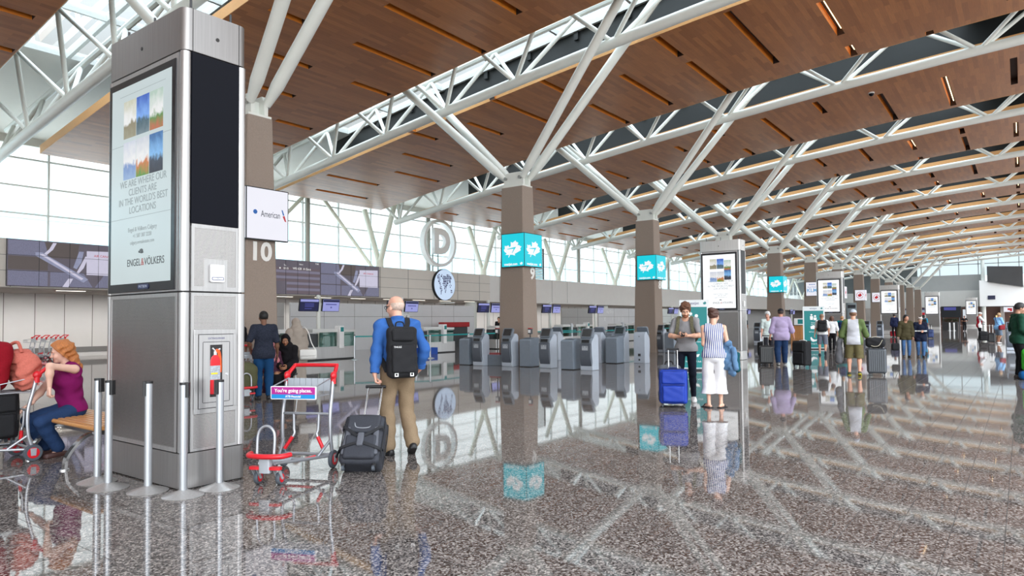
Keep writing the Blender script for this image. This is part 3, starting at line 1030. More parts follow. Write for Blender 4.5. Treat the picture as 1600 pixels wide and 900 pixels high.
    sp = MB(); sp.rbox(.272, .39, -.0295, -.028, 1.905, 1.935, .010, 4, axis='y'); lb = sp.build('call_label', NAVYT, co)
    sp = MB(); sp.rbox(.277, .385, -.0300, -.0292, 1.910, 1.930, .008, 4, axis='y'); sp.build('label_face', WHITEP, co)
    text('label_lettering', 'CALL', (.331, -.0302, 1.920), *FV, .018, NAVYT, co, ext=.0003)
    # extinguisher cabinet: open-fronted recess in the lower panel (frame, door leaf with window)
    f = MB()
    x0, x1, z0, z1 = .115, .535, .67, 1.445
    for a in ((x0, x1, -.014, .006, z0, z0 + .045), (x0, x1, -.014, .006, z1 - .045, z1), (x0, x0 + .035, -.014, .006, z0 + .045, z1 - .045), (x1 - .035, x1, -.014, .006, z0 + .045, z1 - .045)):
        f.box(*a)
    fo = f.build('cabinet_frame', STEELH, t, bev=.002)
    f = MB()
    a0, a1, b0, b1 = .155, .495, .72, 1.395
    w0, w1, y0, y1 = .262, .385, .815, 1.30
    for a in ((a0, w0, -.018, -.008, b0, b1), (w1, a1, -.018, -.008, b0, b1), (w0, w1, -.018, -.008, b0, y0), (w0, w1, -.018, -.008, y1, b1)):
        f.box(*a)
    dr = f.build('cabinet_door', STEELH, t)
    f = MB()
    for a in ((a0 + .035, a0 + .04, -.0195, -.018, b0 + .05, b1 - .07), (a1 - .04, a1 - .035, -.0195, -.018, b0 + .05, b1 - .07), (a0 + .04, a1 - .04, -.0195, -.018, b1 - .07, b1 - .065), (a0 + .04, a1 - .04, -.0195, -.018, b0 + .045, b0 + .05),
              (a0, a1, -.0185, -.0175, b1, b1 + .006), (a0, a1, -.0185, -.0175, b0 - .006, b0)):
        f.box(*a)
    f.build('door_groove', SEAM, dr)
    f = MB(); f.cyl((.43, -.026, 1.02), (.43, -.018, 1.02), .012, n=10); f.build('door_lock', CHROME, dr)
    text('door_lettering', 'EXTINGUISHER', (.325, -.0185, 1.36), *FV, .024, NAVYT, dr, ext=.0004)
    f = MB(); f.box(.2, .45, -.0075, -.006, .75, 1.36); f.build('cabinet_recess', M('recess_dark', (44, 40, 40), .6, 0, .05, 10), t)
    return t

TOWER_AT = (3.15, 6.08)
tw1 = make_tower('tall brushed-steel advertising tower nearest the camera, with fire extinguisher cabinet', True)
tw1.location = (*TOWER_AT, 0)
tw2 = make_tower('second steel advertising tower, behind the couple with the blue suitcase', False)
tw2.location = (24.9, 8.2, 0)
for (u, v, lab) in ((46.4, 8.95, 'third steel advertising tower, right of the pale blue airline sign'), (69.5, 8.8, 'fourth steel advertising tower, right of the two red leaf signs'),
                    (94.0, 7.75, 'fifth steel advertising tower, behind the pair in olive and navy jackets'), (125.0, 5.45, 'smallest, farthest steel advertising tower by the end wall')):
    dup(tw2, (u, v, 0), 0, lab)

# extinguisher inside the cabinet door's opening
ex = thing('fire_extinguisher', 'red fire extinguisher behind the cabinet window of the nearest tower', 'fire extinguisher', (TOWER_AT[0] + .318, TOWER_AT[1] - .012, .84))
q = Matrix.Diagonal((1, .12, 1, 1))
b_ = MB(); b_.T = q; b_.lathe([(.045, 0), (.05, .01), (.05, .31), (.04, .345), (.018, .365)], n=20); b_.build('cylinder', RED, ex)
b_ = MB(); b_.T = q; b_.lathe([(.0508, .135), (.0508, .265)], n=20); lb = b_.build('label_band', M('extinguisher_label', (165, 170, 178), .5, 0, .35, 60), ex)
b_ = MB(); b_.box(-.045, .02, -.0075, -.0063, .185, .2); b_.build('label_stripe', M('label_yellow', (230, 205, 40), .5, 0, .1, 40), lb)
b_ = MB(); b_.T = q; b_.cyl((0, 0, .36), (0, 0, .40), .016, n=10); b_.tube([(-.03, 0, .43), (0, 0, .40), (.05, 0, .42)], .009, 6); b_.build('valve', CHROME, ex)
b_ = MB(); b_.T = q; b_.tube(crv([(.005, 0, .40), (.03, 0, .40), (.045, 0, .33), (.048, 0, .2)], 5), [.016] * 15 + [.012], 8); b_.build('hose', M('orange_nozzle', (240, 90, 30), .45, 0, .05, 10), ex)

# ================================================================== stanchions
def make_stanchion(label, rz):
    s = thing('stanchion', label, 'stanchion', (0, 0, 0), rz, 'aluminium posts round the tower')
    b = MB(); b.lathe([(.170, 0), (.172, .006), (.165, .010), (.05, .048), (.04, .055)], n=40); b.build('base', mat_brushed('spun_steel', (196, 194, 192), .3), s)
    b = MB(); b.cyl((0, 0, .05), (0, 0, .965), .033, n=24); b.build('post', ALU, s)
    b = MB(); b.cyl((0, 0, .965), (0, 0, .985), .035, n=24); b.rbox(.014, .048, -.026, .026, .855, .985, .006, 2); b.build('belt_head', BLACK, s)
    return s
st0 = None
for (u, v, rz, lab) in ((2.878, 7.106, -60, 'aluminium queue post farthest left beside the tower, behind another post'), (2.825, 6.746, -60, 'aluminium queue post second from the left beside the tower'),
                        (2.979, 6.319, 155, 'aluminium queue post in the middle before the tower screen'), (3.081, 5.899, -45, 'aluminium queue post at the near corner of the tower'),
                        (3.416, 5.895, 170, 'aluminium queue post before the extinguisher cabinet')):
    if st0 is None:
        st0 = make_stanchion(lab, R(rz)); st0.location = (u, v, 0)
    else:
        dup(st0, (u, v, 0), R(rz), lab)

# ================================================================== bench
bn = thing('bench', 'wood-slatted bench on curved chrome legs beside the tower', 'bench', (3.08, 7.70, 0))
BW = M('bench_oak', (196, 140, 84), .3, 0, .12, 3, stretch=(1, 14, 14))
for k in range(9):
    x = .0 + k * .072
    b = MB()
    if k == 0:
        b.tube([(x, -.05, .425), (x, 1.75, .425)], .024, 10)
    else:
        b.rbox(x - .028, x + .028, -.05, 1.75, .405, .448, .012, 3, axis='y')
    b.build('slat', BW, bn)
b = MB(); b.box(.1, .5, .15, 1.35, .33, .403); b.build('beam', STEEL, bn, bev=.006)
for y in (.26, 1.2):
    for sx in (-1, 1):
        b = MB()
        pts = crv([(.3 + sx * .16, y, .36), (.3 + sx * .30, y + .0, .31), (.3 + sx * .44, y, .15), (.3 + sx * .47, y, .012)], 6)
        up = Vector((0, 1, 0))
        b.ribbon(pts, .075, .028, up); b.cyl((.3 + sx * .47, y, 0), (.3 + sx * .47, y, .014), .045, n=16)
        b.build('leg', CHROME, bn)

# ================================================================== baggage trolleys
TUBE = M('galvanised_tube', (168, 170, 176), .3, .6, .04, 10)
TGREY = M('trolley_grey', (168, 172, 178), .4, .2, .05, 8)
ADM = M('advert_magenta', (178, 34, 140), .45, 0, .02, 6)
ADB = M('advert_blue', (22, 138, 206), .45, 0, .02, 6)
SLATW = M('tray_panel', (176, 182, 190), .4, .1, .03, 8)
def make_trolley(label, loc, rz, group=None, advert=True, detail=True):
    t = thing('baggage_trolley', label, 'trolley', loc, rz, group)
    n = 10 if detail else 6
    fr = MB()
    for s in (-1, 1):
        fr.tube(crv([(.80, s * .075, .20), (.45, s * .15, .165), (.06, s * .255, .135), (.0, s * .27, .14)], 5), .016, n)
        fr.tube(crv([(.0, s * .27, .13), (.045, s * .268, .30), (.05, s * .265, .55), (.0, s * .262, .78), (-.03, s * .26, .93)], 5), .019, n)
        fr.tube([(.03, s * .266, .30), (.22, s * .21, .155)], .015, n)
        fr.tube(crv([(.05, s * .14, .56), (.055, s * .135, .40), (.07, s * .13, .34), (.10, s * .22, .20)], 4), .014, n)
    fr.tube([(.05, -.262, .56), (.05, .262, .56)], .014, n)
    fr.tube([(.02, -.265, .14), (.02, .265, .14)], .016, n)
    fr.tube([(.40, -.16, .165), (.40, .16, .165)], .014, n)
    fr.build('frame', TUBE, t)
    for s in (-1, 1):
        a, b = Vector((.073, s * .14, .325)), Vector((.10, s * .215, .205))
        sl = MB(); sl.cyl(a, b, .019, n=n); sl.build('red_sleeve', RED, t)
    h = MB()
    h.tube(crv([(-.03, -.26, .90), (-.05, -.262, .95), (-.15, -.24, 1.035), (-.17, -.20, 1.045), (-.17, .20, 1.045), (-.15, .24, 1.035), (-.05, .262, .95), (-.03, .26, .90)], 5), .021, n)
    for s in (-1, 1):
        h.ell((-.035, s * .262, .945), (.045, .032, .045), 12, 8)
        h.cyl((-.03, s * .261, .86), (-.034, s * .262, .945), .028, n=12)
    h.build('handle', RED, t)
    k = MB()   # wire tray
    for s in (-1, 1):
        k.tube([(-.02, s * .235, .92), (.30, s * .235, .86), (.30, s * .235, .76), (.0, s * .24, .76)], .007, 6)
    for j in range(8):
        y = -.235 + j * .0671
        k.tube([(-.01, y, .92), (-.0, y, .76), (.30, y, .76), (.30, y, .86)], .005, 5)
    k.tube([(.30, -.235, .86), (.30, .235, .86)], .007, 6)
    tr = k.build('tray', TUBE, t)
    p = MB()
    for j in range(7):
        y = -.232 + j * .0671
        p.box(-.008, .0, y, y + .062, .79, .92)
    p.build('tray_panel', SLATW, tr)
    if advert:
        a = MB(); a.rbox(.305, .322, -.245, .245, .735, .865, .008, 2, axis='x'); ao = a.build('advert_board', WHITEP, t)
        a = MB(); a.box(.322, .324, -.235, .235, .785, .857); a.build('advert_stripe', ADM, ao)
        a = MB(); a.box(.322, .324, -.235, .235, .743, .785); a.build('advert_stripe', ADB, ao)
        if detail:
            text('advert_lettering', "You're going places.", (.325, 0, .822), (0, 1, 0), (0, 0, 1), .05, TEXTW, ao, ext=.0006, bold=.001)
            text('advert_lettering', 'ATB Financial', (.325, 0, .764), (0, 1, 0), (0, 0, 1), .03, TEXTW, ao, ext=.0006, bold=.0006)
    # front: hoop, bumper, stem, caster beam
    f = MB(); f.tube(crv([(.83, -.085, .27), (.815, -.085, .45), (.81, -.055, .52), (.81, 0, .545), (.81, .055, .52), (.815, .085, .45), (.83, .085, .27)], 5), .013, n)
    f.build('front_hoop', TUBE, t)
    f = MB(); f.tube(crv([(.74, -.20, .275), (.84, -.16, .275), (.875, 0, .275), (.84, .16, .275), (.74, .20, .275)], 6), .024, 10); f.build('bumper', RED, t)
    f = MB(); f.rbox(.79, .86, -.055, .055, .12, .26, .015, 3); f.tube([(.80, 0, .2), (.55, 0, .17), (.40, 0, .165)], .03, 8); f.build('front_stem', TGREY, t)
    f = MB(); f.rbox(.80, .855, -.155, -.03, .150, .178, .01, 2); f.rbox(.80, .855, .03, .155, .150, .178, .01, 2); f.build('caster_beam', RED, t)
    f = MB(); f.tube([(.20, -.18, .155), (.30, -.05, .125), (.30, .05, .125), (.20, .18, .155)], .014, 8); f.build('foot_lever', RED, t)
    for (x, y, r, dx) in ((.0, -.275, .092, 0), (.0, .275, .092, 0), (.79, -.11, .062, -.03), (.79, .11, .062, -.03)):
        w = MB()
        pr = [(r * .62, -.018), (r * .92, -.019), (r, -.012), (r, .012), (r * .92, .019), (r * .62, .018)]
        w.T = Matrix.Translation((x + dx, y, r)) @ Matrix.Rotation(R(90), 4, 'X')
        w.lathe(pr, n=24)
        wo_ = w.build('wheel', RUBBER, t)
        w = MB(); w.T = Matrix.Translation((x + dx, y, r)) @ Matrix.Rotation(R(90), 4, 'X')
        w.lathe([(r * .18, -.022), (r * .64, -.0205), (r * .64, .0205), (r * .18, .022)], n=20); w.build('hub', RED, wo_)
        w = MB()
        sg = 1 if y > 0 else -1
        if dx:
            for sd in (-.025, .025):
                w.prism([(x + dx - .014, y + sd - .003, r - .012), (x + dx + .014, y + sd - .003, r - .012), (x + .055, y + sd - .003, .152), (x + .01, y + sd - .003, .152)], (0, .006, 0))
            w.cyl((x + dx, y - .03, r), (x + dx, y + .03, r), .010, n=8)
        else:
            w.prism([(x - .024, y + sg * .024, r - .03), (x + .024, y + sg * .024, r - .03), (x + .03, y + sg * .024, r + .05), (x - .03, y + sg * .024, r + .05)], (0, -.006 * sg, 0))
            w.cyl((x, y - .05 * sg, r), (x, y + .03 * sg, r), .014, n=10)
        w.build('fork', TGREY, t)
    return t
make_trolley('empty red-handled baggage trolley with magenta and blue advert, right of the tower', (4.454, 5.99, 0), R(206))
make_trolley('loaded red-handled baggage trolley at the left edge, beside the seated woman', (2.91, 9.06, 0), R(178), advert=False)
make_trolley('baggage trolley carrying the olive duffel, behind the tower', (7.67, 12.6, 0), R(250), advert=False)
nt = None
for k, lab in enumerate(('leftmost of the nested baggage trolleys by the rear wall', 'second from left of the nested baggage trolleys by the rear wall', 'third from left of the nested baggage trolleys by the rear wall', 'rightmost of the nested baggage trolleys by the rear wall')):
    if nt is None:
        nt = make_trolley(lab, (11.0, 34.0, 0), R(180), 'nested trolleys by the rear wall', advert=False, detail=False)
        nt.location = (11.15, 33.9, 0)
    else:
        dup(nt, (11.15 + .36 * k, 33.9 - .0 * k, 0), R(180), lab)

# ================================================================== airline signs on the columns
LEAF = [(785, 270), (795, 300), (832, 318), (822, 375), (845, 368), (860, 392), (888, 402), (868, 440), (880, 478), (840, 505), (785, 540), (790, 577), (745, 555), (706, 552), (690, 606), (680, 604), (690, 555), (625, 548), (650, 522), (610, 480), (595, 440), (615, 428), (608, 360), (640, 372), (670, 355), (690, 400), (710, 375), (705, 290), (735, 310), (755, 298)]
def norm(pts, w, h):
    cx, cy = (595 + 888) / 2, (270 + 606) / 2
    return [((x - cx) / 293 * w, -(y - cy) / 336 * h) for x, y in pts]
SEVEN = [(655, 428), (800, 400), (742, 525), (735, 522), (762, 436), (655, 440)]
SGB = M('sign_box_dark', (22, 28, 34), .4, .2, .05, 10)
SIGNW = M('sign_white_lit', (240, 240, 250), .4, 0, .01, 3, emit=.98)
LEAFW = M('sign_leaf_white', (250, 252, 255), .4, 0, .01, 3, emit=1.0)
KLMB = M('sign_light_blue', (120, 185, 235), .4, 0, .02, 3, emit=.8)
ACR = M('sign_red', (214, 24, 42), .4, 0, .02, 3, emit=.7)
AAB = M('sign_grey_blue', (84, 92, 120), .4, 0, .02, 3, emit=.25)
AAU = M('sign_blue', (20, 110, 200), .4, 0, .02, 3, emit=.7)
def roundel(cx, cy, r, n=20):
    return [(cx + r * math.cos(2 * PI * k / n), cy + r * math.sin(2 * PI * k / n)) for k in range(n)]
def make_sign(label, kind, U, small=False):
    """two lit panels round the near corner of a column, on the faces u = const and v = const"""
    t = thing('airline_sign', label, 'sign', (U - .47, 13.31, 0), 0, 'lit airline signs on the columns')
    z0, z1, wl_, wr_ = 3.32, 4.47, .96, 1.06
    lit = TEALE if kind == 'teal' else SIGNW
    b = MB(); b.box(-.0, .09, .0, wl_, z0, z1); b.box(.09, wr_, .0, .09, z0, z1); bx = b.build('sign_box', SGB, t)
    b = MB(); b.box(.09, .20, .3, .7, 3.6, 4.2); b.box(.35, .8, .09, .2, 3.6, 4.2); b.build('bracket', SGB, t)
    e_ = .022
    faces = [((-.004, wl_ / 2, (z0 + z1) / 2), FU, wl_), ((wr_ / 2, -.004, (z0 + z1) / 2), FV, wr_)]
    for i, (o, (rt, up), w) in enumerate(faces):
        m = MB(); face_poly(m, [(-w / 2 + e_, z0 + e_ - o[2]), (w / 2 - e_ * (.2 if i == 0 else 1), z0 + e_ - o[2]), (w / 2 - e_ * (.2 if i == 0 else 1), z1 - e_ - o[2]), (-w / 2 + e_, z1 - e_ - o[2])], o, rt, up, 0, .003)
        pn = m.build('lit_panel', lit, t)
        L = .0045
        if kind == 'teal':
            m = MB(); face_poly(m, [(x + .08 * y, y + .04) for x, y in norm(LEAF, w * .78, .56)], o, rt, up, L); m.build('leaf_emblem', LEAFW, pn)
            m = MB(); face_poly(m, [(x + .08 * y, y + .04) for x, y in norm(SEVEN, w * .78, .56)], o, rt, up, L + .002); m.build('leaf_notch', TEALE, pn)
            n_ = Vector(rt).cross(Vector(up))
            text('sign_lettering', 'westjet.com', Vector(o) + Vector(rt) * (-.08) + Vector((0, 0, -.475)) + n_ * L, rt, up, .125, LEAFW, pn, ext=.001, bold=.004, sx=w * .95)
            m = MB(); face_poly(m, [(x + w * .38, y - .47) for x, y in norm(LEAF, .12, .11)], o, rt, up, L); m.build('leaf_emblem', LEAFW, pn)
        elif kind == 'aa' and i == 1:
            n_ = Vector(rt).cross(Vector(up))
            text('sign_lettering', 'American', Vector(o) + Vector(rt) * .07 + Vector((0, 0, .0)) + n_ * L, rt, up, .20, AAB, pn, ext=.001, sx=.62)
            m = MB(); face_poly(m, [(.345, .14), (.375, .14), (.42, .02), (.385, .02)], o, rt, up, L); m.build('flight_emblem', AAU, pn)
            m = MB(); face_poly(m, [(.375, .0), (.425, .015), (.47, -.12), (.43, -.11)], o, rt, up, L); m.build('flight_emblem', ACR, pn)
            m = MB(); face_poly(m, roundel(-.31, .03, .05), o, rt, up, L); m.build('alliance_globe', AAU, pn)
        elif kind == 'klm':
            n_ = Vector(rt).cross(Vector(up))
            text('sign_lettering', 'KLM', Vector(o) + Vector((0, 0, -.12)) + n_ * L, rt, up, .42, KLMB, pn, ext=.001, bold=.008)
            text('sign_lettering', 'Royal Dutch', Vector(o) + Vector((0, 0, .16)) + n_ * L, rt, up, .14, AAU, pn, ext=.001)
            m = MB()
            for k in range(4):
                face_poly(m, roundel(-.18 + .12 * k, .37, .04, 10), o, rt, up, L)
            m.build('crown_emblem', AAU, pn)
        elif kind == 'maple':
            m = MB()
            ro, ri = roundel(0, 0, .34, 32), roundel(0, 0, .30, 32)
            n_ = Vector(rt).cross(Vector(up))
            P = lambda p: Vector(o) + Vector(rt) * p[0] + Vector(up) * p[1] + n_ * L
            for k in range(30):
                m.quad(P(ro[k]), P(ro[k + 1]), P(ri[k + 1]), P(ri[k]))
            m.build('ring_emblem', ACR, pn, fix=False)
            m = MB(); face_poly(m, norm(LEAF, .40, .44), o, rt, up, L); m.build('leaf_emblem', ACR, pn)
    return t
make_sign('white lit sign reading American on column 10', 'aa', COLU[0] + .04)
make_sign('teal lit sign with white leaf emblem on column 9', 'teal', COLU[1])
make_sign('teal lit sign with white leaf emblem on column 8', 'teal', COLU[2])
make_sign('smallest teal lit leaf sign, on the column beyond the second tower', 'teal', COLU[4])
make_sign('white lit sign reading KLM, left of the third tower', 'klm', COLU[5])
make_sign('white lit sign with red maple-leaf roundel, half hidden right of the third tower', 'maple', COLU[6])
make_sign('white lit sign with red maple-leaf roundel, right of the third tower', 'maple', COLU[7])
make_sign('white lit sign with red maple-leaf roundel, left of the fourth tower', 'maple', COLU[8])

# ================================================================== things on the bulkhead
VWD = M('video_wall_grey', (112, 104, 118), .35, 0, .12, 1.2, emit=.62)
VWL = M('video_wall_blue_grey', (132, 132, 160), .35, 0, .25, 40, emit=.68)
VWB = M('video_wall_brown', (104, 92, 90), .35, 0, .05, 3, emit=.6)
VWW = M('video_wall_white', (214, 210, 232), .35, 0, .03, 6, emit=.85)
VWP = M('video_wall_pale', (150, 154, 184), .35, 0, .1, 6, emit=.85)
def make_videowall(label, u0, table):
    """lit wall of monitors; map half 4.3 m wide, optional departures table 2.95 m wide to its left"""
    t = thing('video_wall', label, 'video wall', (u0, 30.985, 3.0), 0, 'video walls on the bulkhead')
    W, H = 4.3, 1.82
    x_ = -2.95 if table else 0
    b = MB(); b.box(x_, W, -.06, 0, 0, H); b.build('housing', SGB, t)
    O = (0, -.06, 0)
    m = MB(); face_poly(m, [(.01, .01), (W - .01, .01), (W - .01, H - .01), (.01, H - .01)], O, *FV, .002, .004); mp = m.build('map_screen', VWD, t)
    def pc(nm, pts, mt, l=.008):
        m = MB(); face_poly(m, [(x * W, (1 - y) * H) for x, y in pts], O, *FV, l, .002); return m.build(nm, mt, mp)
    pc('map_tile', [(0.01, .02), (.29, .02), (.33, .34), (.01, .34)], VWL)
    pc('map_tile', [(.01, .36), (.32, .36), (.32, .64), (.01, .64)], VWB if not table else VWL)
    pc('map_tile', [(.01, .67), (.32, .67), (.32, .98), (.01, .98)], VWL)
    pc('map_tile', [(.34, .67), (.62, .67), (.70, .98), (.34, .98)], VWL)
    pc('map_tile', [(.30, .03), (.58, .03), (.56, .36), (.32, .36)], VWB)
    pc('map_tile', [(.80, .70), (.99, .70), (.99, .98), (.72, .98)], VWL)
    pc('map_terminal', [(.22, .26), (.27, .25), (.66, .80), (.62, .88), (.22, .33)], VWP, .011)
    pc('map_terminal_roof', [(.25, .29), (.28, .285), (.62, .79), (.60, .82)], VWW, .013)
    pc('map_pier', [(.36, .03), (.39, .03), (.36, .18), (.31, .30), (.28, .30), (.33, .17)], VWW, .011)
    pc('map_pier', [(.58, .18), (.62, .18), (.60, .42), (.56, .58), (.53, .55)], VWP, .011)
    pc('map_pier', [(.635, .28), (.66, .30), (.62, .55), (.57, .70), (.555, .68)], VWW, .011)
    pc('map_pier', [(.49, .80), (.53, .80), (.49, .99), (.44, .99)], VWW, .011)
    pc('map_key', [(.645, .16), (.97, .13), (.97, .70), (.645, .70)], VWW, .013)
    sm = MB()
    for k in range(1, 4):
        sm.box(W * k / 4 - .006, W * k / 4 + .006, -.078, -.062, 0, H)
    for k in range(1, 3):
        sm.box(0, W, -.078, -.062, H * k / 3 - .006, H * k / 3 + .006)
    sm.build('bezel_lines', SGB, mp)
    if table:
        m = MB(); face_poly(m, [(-2.94, .01), (-.01, .01), (-.01, H - .01), (-2.94, H - .01)], O, *FV, .002, .004); tb = m.build('departures_screen', VWD, t)
        r1, r2 = M('table_row_light', (134, 128, 150), .35, 0, .03, 2, emit=.75), M('table_row_dark', (112, 96, 106), .35, 0, .03, 2, emit=.7)
        for k in range(9):
            z = .06 + k * .155
            m = MB(); m.box(-2.9 + (.75 if k < 4 else 0), -.03, -.068, -.064, z, z + .13); m.build('table_row', r1 if k % 2 else r2, tb)
        for (x, z, s, sz) in ((-2.25, 1.52, 'To', .13), (-2.55, 1.36, '■', .1), (-2.2, 1.36, '18:15', .15), (-1.25, 1.62, 'Status', .1), (-1.2, 1.38, 'WS 628  A Gate', .17), (-.22, 1.70, '7:46', .13)):
            text('table_lettering', s, (x, -.07, z), *FV, sz, TEXTWE, tb, ext=.001)
        sm = MB()
        for x in (-.735, -1.47, -2.2):
            sm.box(x - .006, x + .006, -.078, -.062, 0, H)
        sm.build('bezel_lines', SGB, tb)
    text('map_lettering', 'AIR CANADA', (W * .80, -.078, H * .74), *FV, .13, ACR, mp, ext=.001)
    return t
make_videowall('map video wall on the bulkhead, left of the tall tower', 9.25, False)
make_videowall('wide video wall with departures table and map, above the monitors', 23.75, True)

rg = thing('letter_sign', 'large white ringed letter D standing on the bulkhead', 'sign', (33.9, 31.5, 6.78))
b = MB()
R1, R0 = 1.60, 1.40
n_ = 56
ring = []
for k in range(n_):
    a = 2 * PI * k / n_
    ring.append((math.cos(a), math.sin(a)))
vs = [(c * r, y, s * r) for y in (-.2, .2) for r in (R0, R1) for c, s in ring]
fs = []
for k in range(n_):
    j = (k + 1) % n_
    q = lambda i: i * n_
    fs += [(q(0) + k, q(0) + j, q(1) + j, q(1) + k), (q(2) + k, q(3) + k, q(3) + j, q(2) + j), (q(1) + k, q(1) + j, q(3) + j, q(3) + k), (q(0) + j, q(0) + k, q(2) + k, q(2) + j)]
b.add(vs, fs); b.build('ring', WHITEP, rg)
text('letter', 'D', (0.05, -.16, .02), (1, 0, 0), (0, 0, 1), 2.2, WHITEP, rg, ext=.14, bold=.12, sx=.95)
b = MB(); b.cyl((-.42, .15, -1.95), (-.42, .15, 1.5), .05, n=10); b.build('support', PGREY, rg)
b = MB(); b.cyl((.1, .15, -1.95), (.1, .15, -.6), .05, n=10); b.build('support', PGREY, rg)
gl = thing('globe_sign', 'round lit world-map clock sign on the bulkhead below the ringed letter', 'sign', (33.75, 30.95, 3.94))
b = MB(); b.T = Matrix.Rotation(R(90), 4, 'X'); b.lathe([(1.06, -.05), (1.06, .12), (1.03, .14)], n=48); b.build('drum', SGB, gl)
b = MB(); b.T = Matrix.Rotation(R(90), 4, 'X'); b.lathe([(1.02, .14), (1.02, .15)], n=48); gp = b.build('lit_face', M('globe_face', (205, 225, 252), .4, 0, .02, 2, emit=.95), gl)
LAND = M('globe_land', (74, 78, 160), .4, 0, .1, 6, emit=.25)
rr = random.Random(3)
land = ['..##..#.....####....', '.###.##.##########..', '.####..###########..', '..###...#########...', '..##....######.##...', '...##..#######..#...', '....#...#####..#.#..', '....##...###....#...', '....###..###........', '.....##...##.....##.', '.....#....#......##.', '.....#..............']
b = MB()
for r_, row in enumerate(land):
    for c_, ch_ in enumerate(row):
        if ch_ == '#':
            x, z = -.82 + c_ * .082, .62 - r_ * .115
            if x * x + z * z < .92:
                a = rr.uniform(.6, 1)
                b.box(x, x + .078 * a, -.155, -.151, z, z + .10 * a)
b.build('continents', LAND, gp)
# ================================================================== smooth-surface builder (distance fields -> one closed mesh)
def _caps(P, a, b, ra, rb):
    a = np.asarray(a, np.float32); b = np.asarray(b, np.float32)
    ab = b - a
    L2 = float(ab @ ab) + 1e-12
    X, Y, Z = P
    t = np.clip(((X - a[0]) * ab[0] + (Y - a[1]) * ab[1] + (Z - a[2]) * ab[2]) / L2, 0, 1)
    d = np.sqrt((X - a[0] - t * ab[0]) ** 2 + (Y - a[1] - t * ab[1]) ** 2 + (Z - a[2] - t * ab[2]) ** 2)
    return d - (ra + (rb - ra) * t)
def _loc(P, c, Rm):
    X, Y, Z = P
    x, y, z = X - c[0], Y - c[1], Z - c[2]
    if Rm is None:
        return x, y, z
    m = np.asarray(Rm, np.float32)
    return (m[0, 0] * x + m[1, 0] * y + m[2, 0] * z, m[0, 1] * x + m[1, 1] * y + m[2, 1] * z, m[0, 2] * x + m[1, 2] * y + m[2, 2] * z)
def _ell(P, c, r, Rm):
    x, y, z = _loc(P, c, Rm)
    k0 = np.sqrt((x / r[0]) ** 2 + (y / r[1]) ** 2 + (z / r[2]) ** 2)
    k1 = np.sqrt((x / r[0] ** 2) ** 2 + (y / r[1] ** 2) ** 2 + (z / r[2] ** 2) ** 2) + 1e-9
    return k0 * (k0 - 1) / k1
def _box(P, c, h, rd, Rm):
    x, y, z = _loc(P, c, Rm)
    qx, qy, qz = np.abs(x) - h[0] + rd, np.abs(y) - h[1] + rd, np.abs(z) - h[2] + rd
    return np.sqrt(np.maximum(qx, 0) ** 2 + np.maximum(qy, 0) ** 2 + np.maximum(qz, 0) ** 2) + np.minimum(np.maximum(qx, np.maximum(qy, qz)), 0) - rd
def _bounds(p):
    if p[0] == 'cap':
        a, b = np.asarray(p[1], float), np.asarray(p[2], float); r = max(p[3], p[4])
        return np.minimum(a, b) - r, np.maximum(a, b) + r
    c = np.asarray(p[1], float)
    if p[3 if p[0] == 'ell' else 4] is None:
        h = np.asarray(p[2], float)
        return c - h, c + h
    m = np.abs(np.asarray(p[3 if p[0] == 'ell' else 4], float)) @ np.asarray(p[2], float)
    return c - m, c + m
def cap(a, b, ra, rb=None, k=None): return ('cap', tuple(a), tuple(b), ra, ra if rb is None else rb, None, k)
def ell(c, r, Rm=None, k=None): return ('ell', tuple(c), tuple(r), Rm, None, None, k)
def rbx(c, h, rd, Rm=None, k=None): return ('box', tuple(c), tuple(h), rd, Rm, None, k)

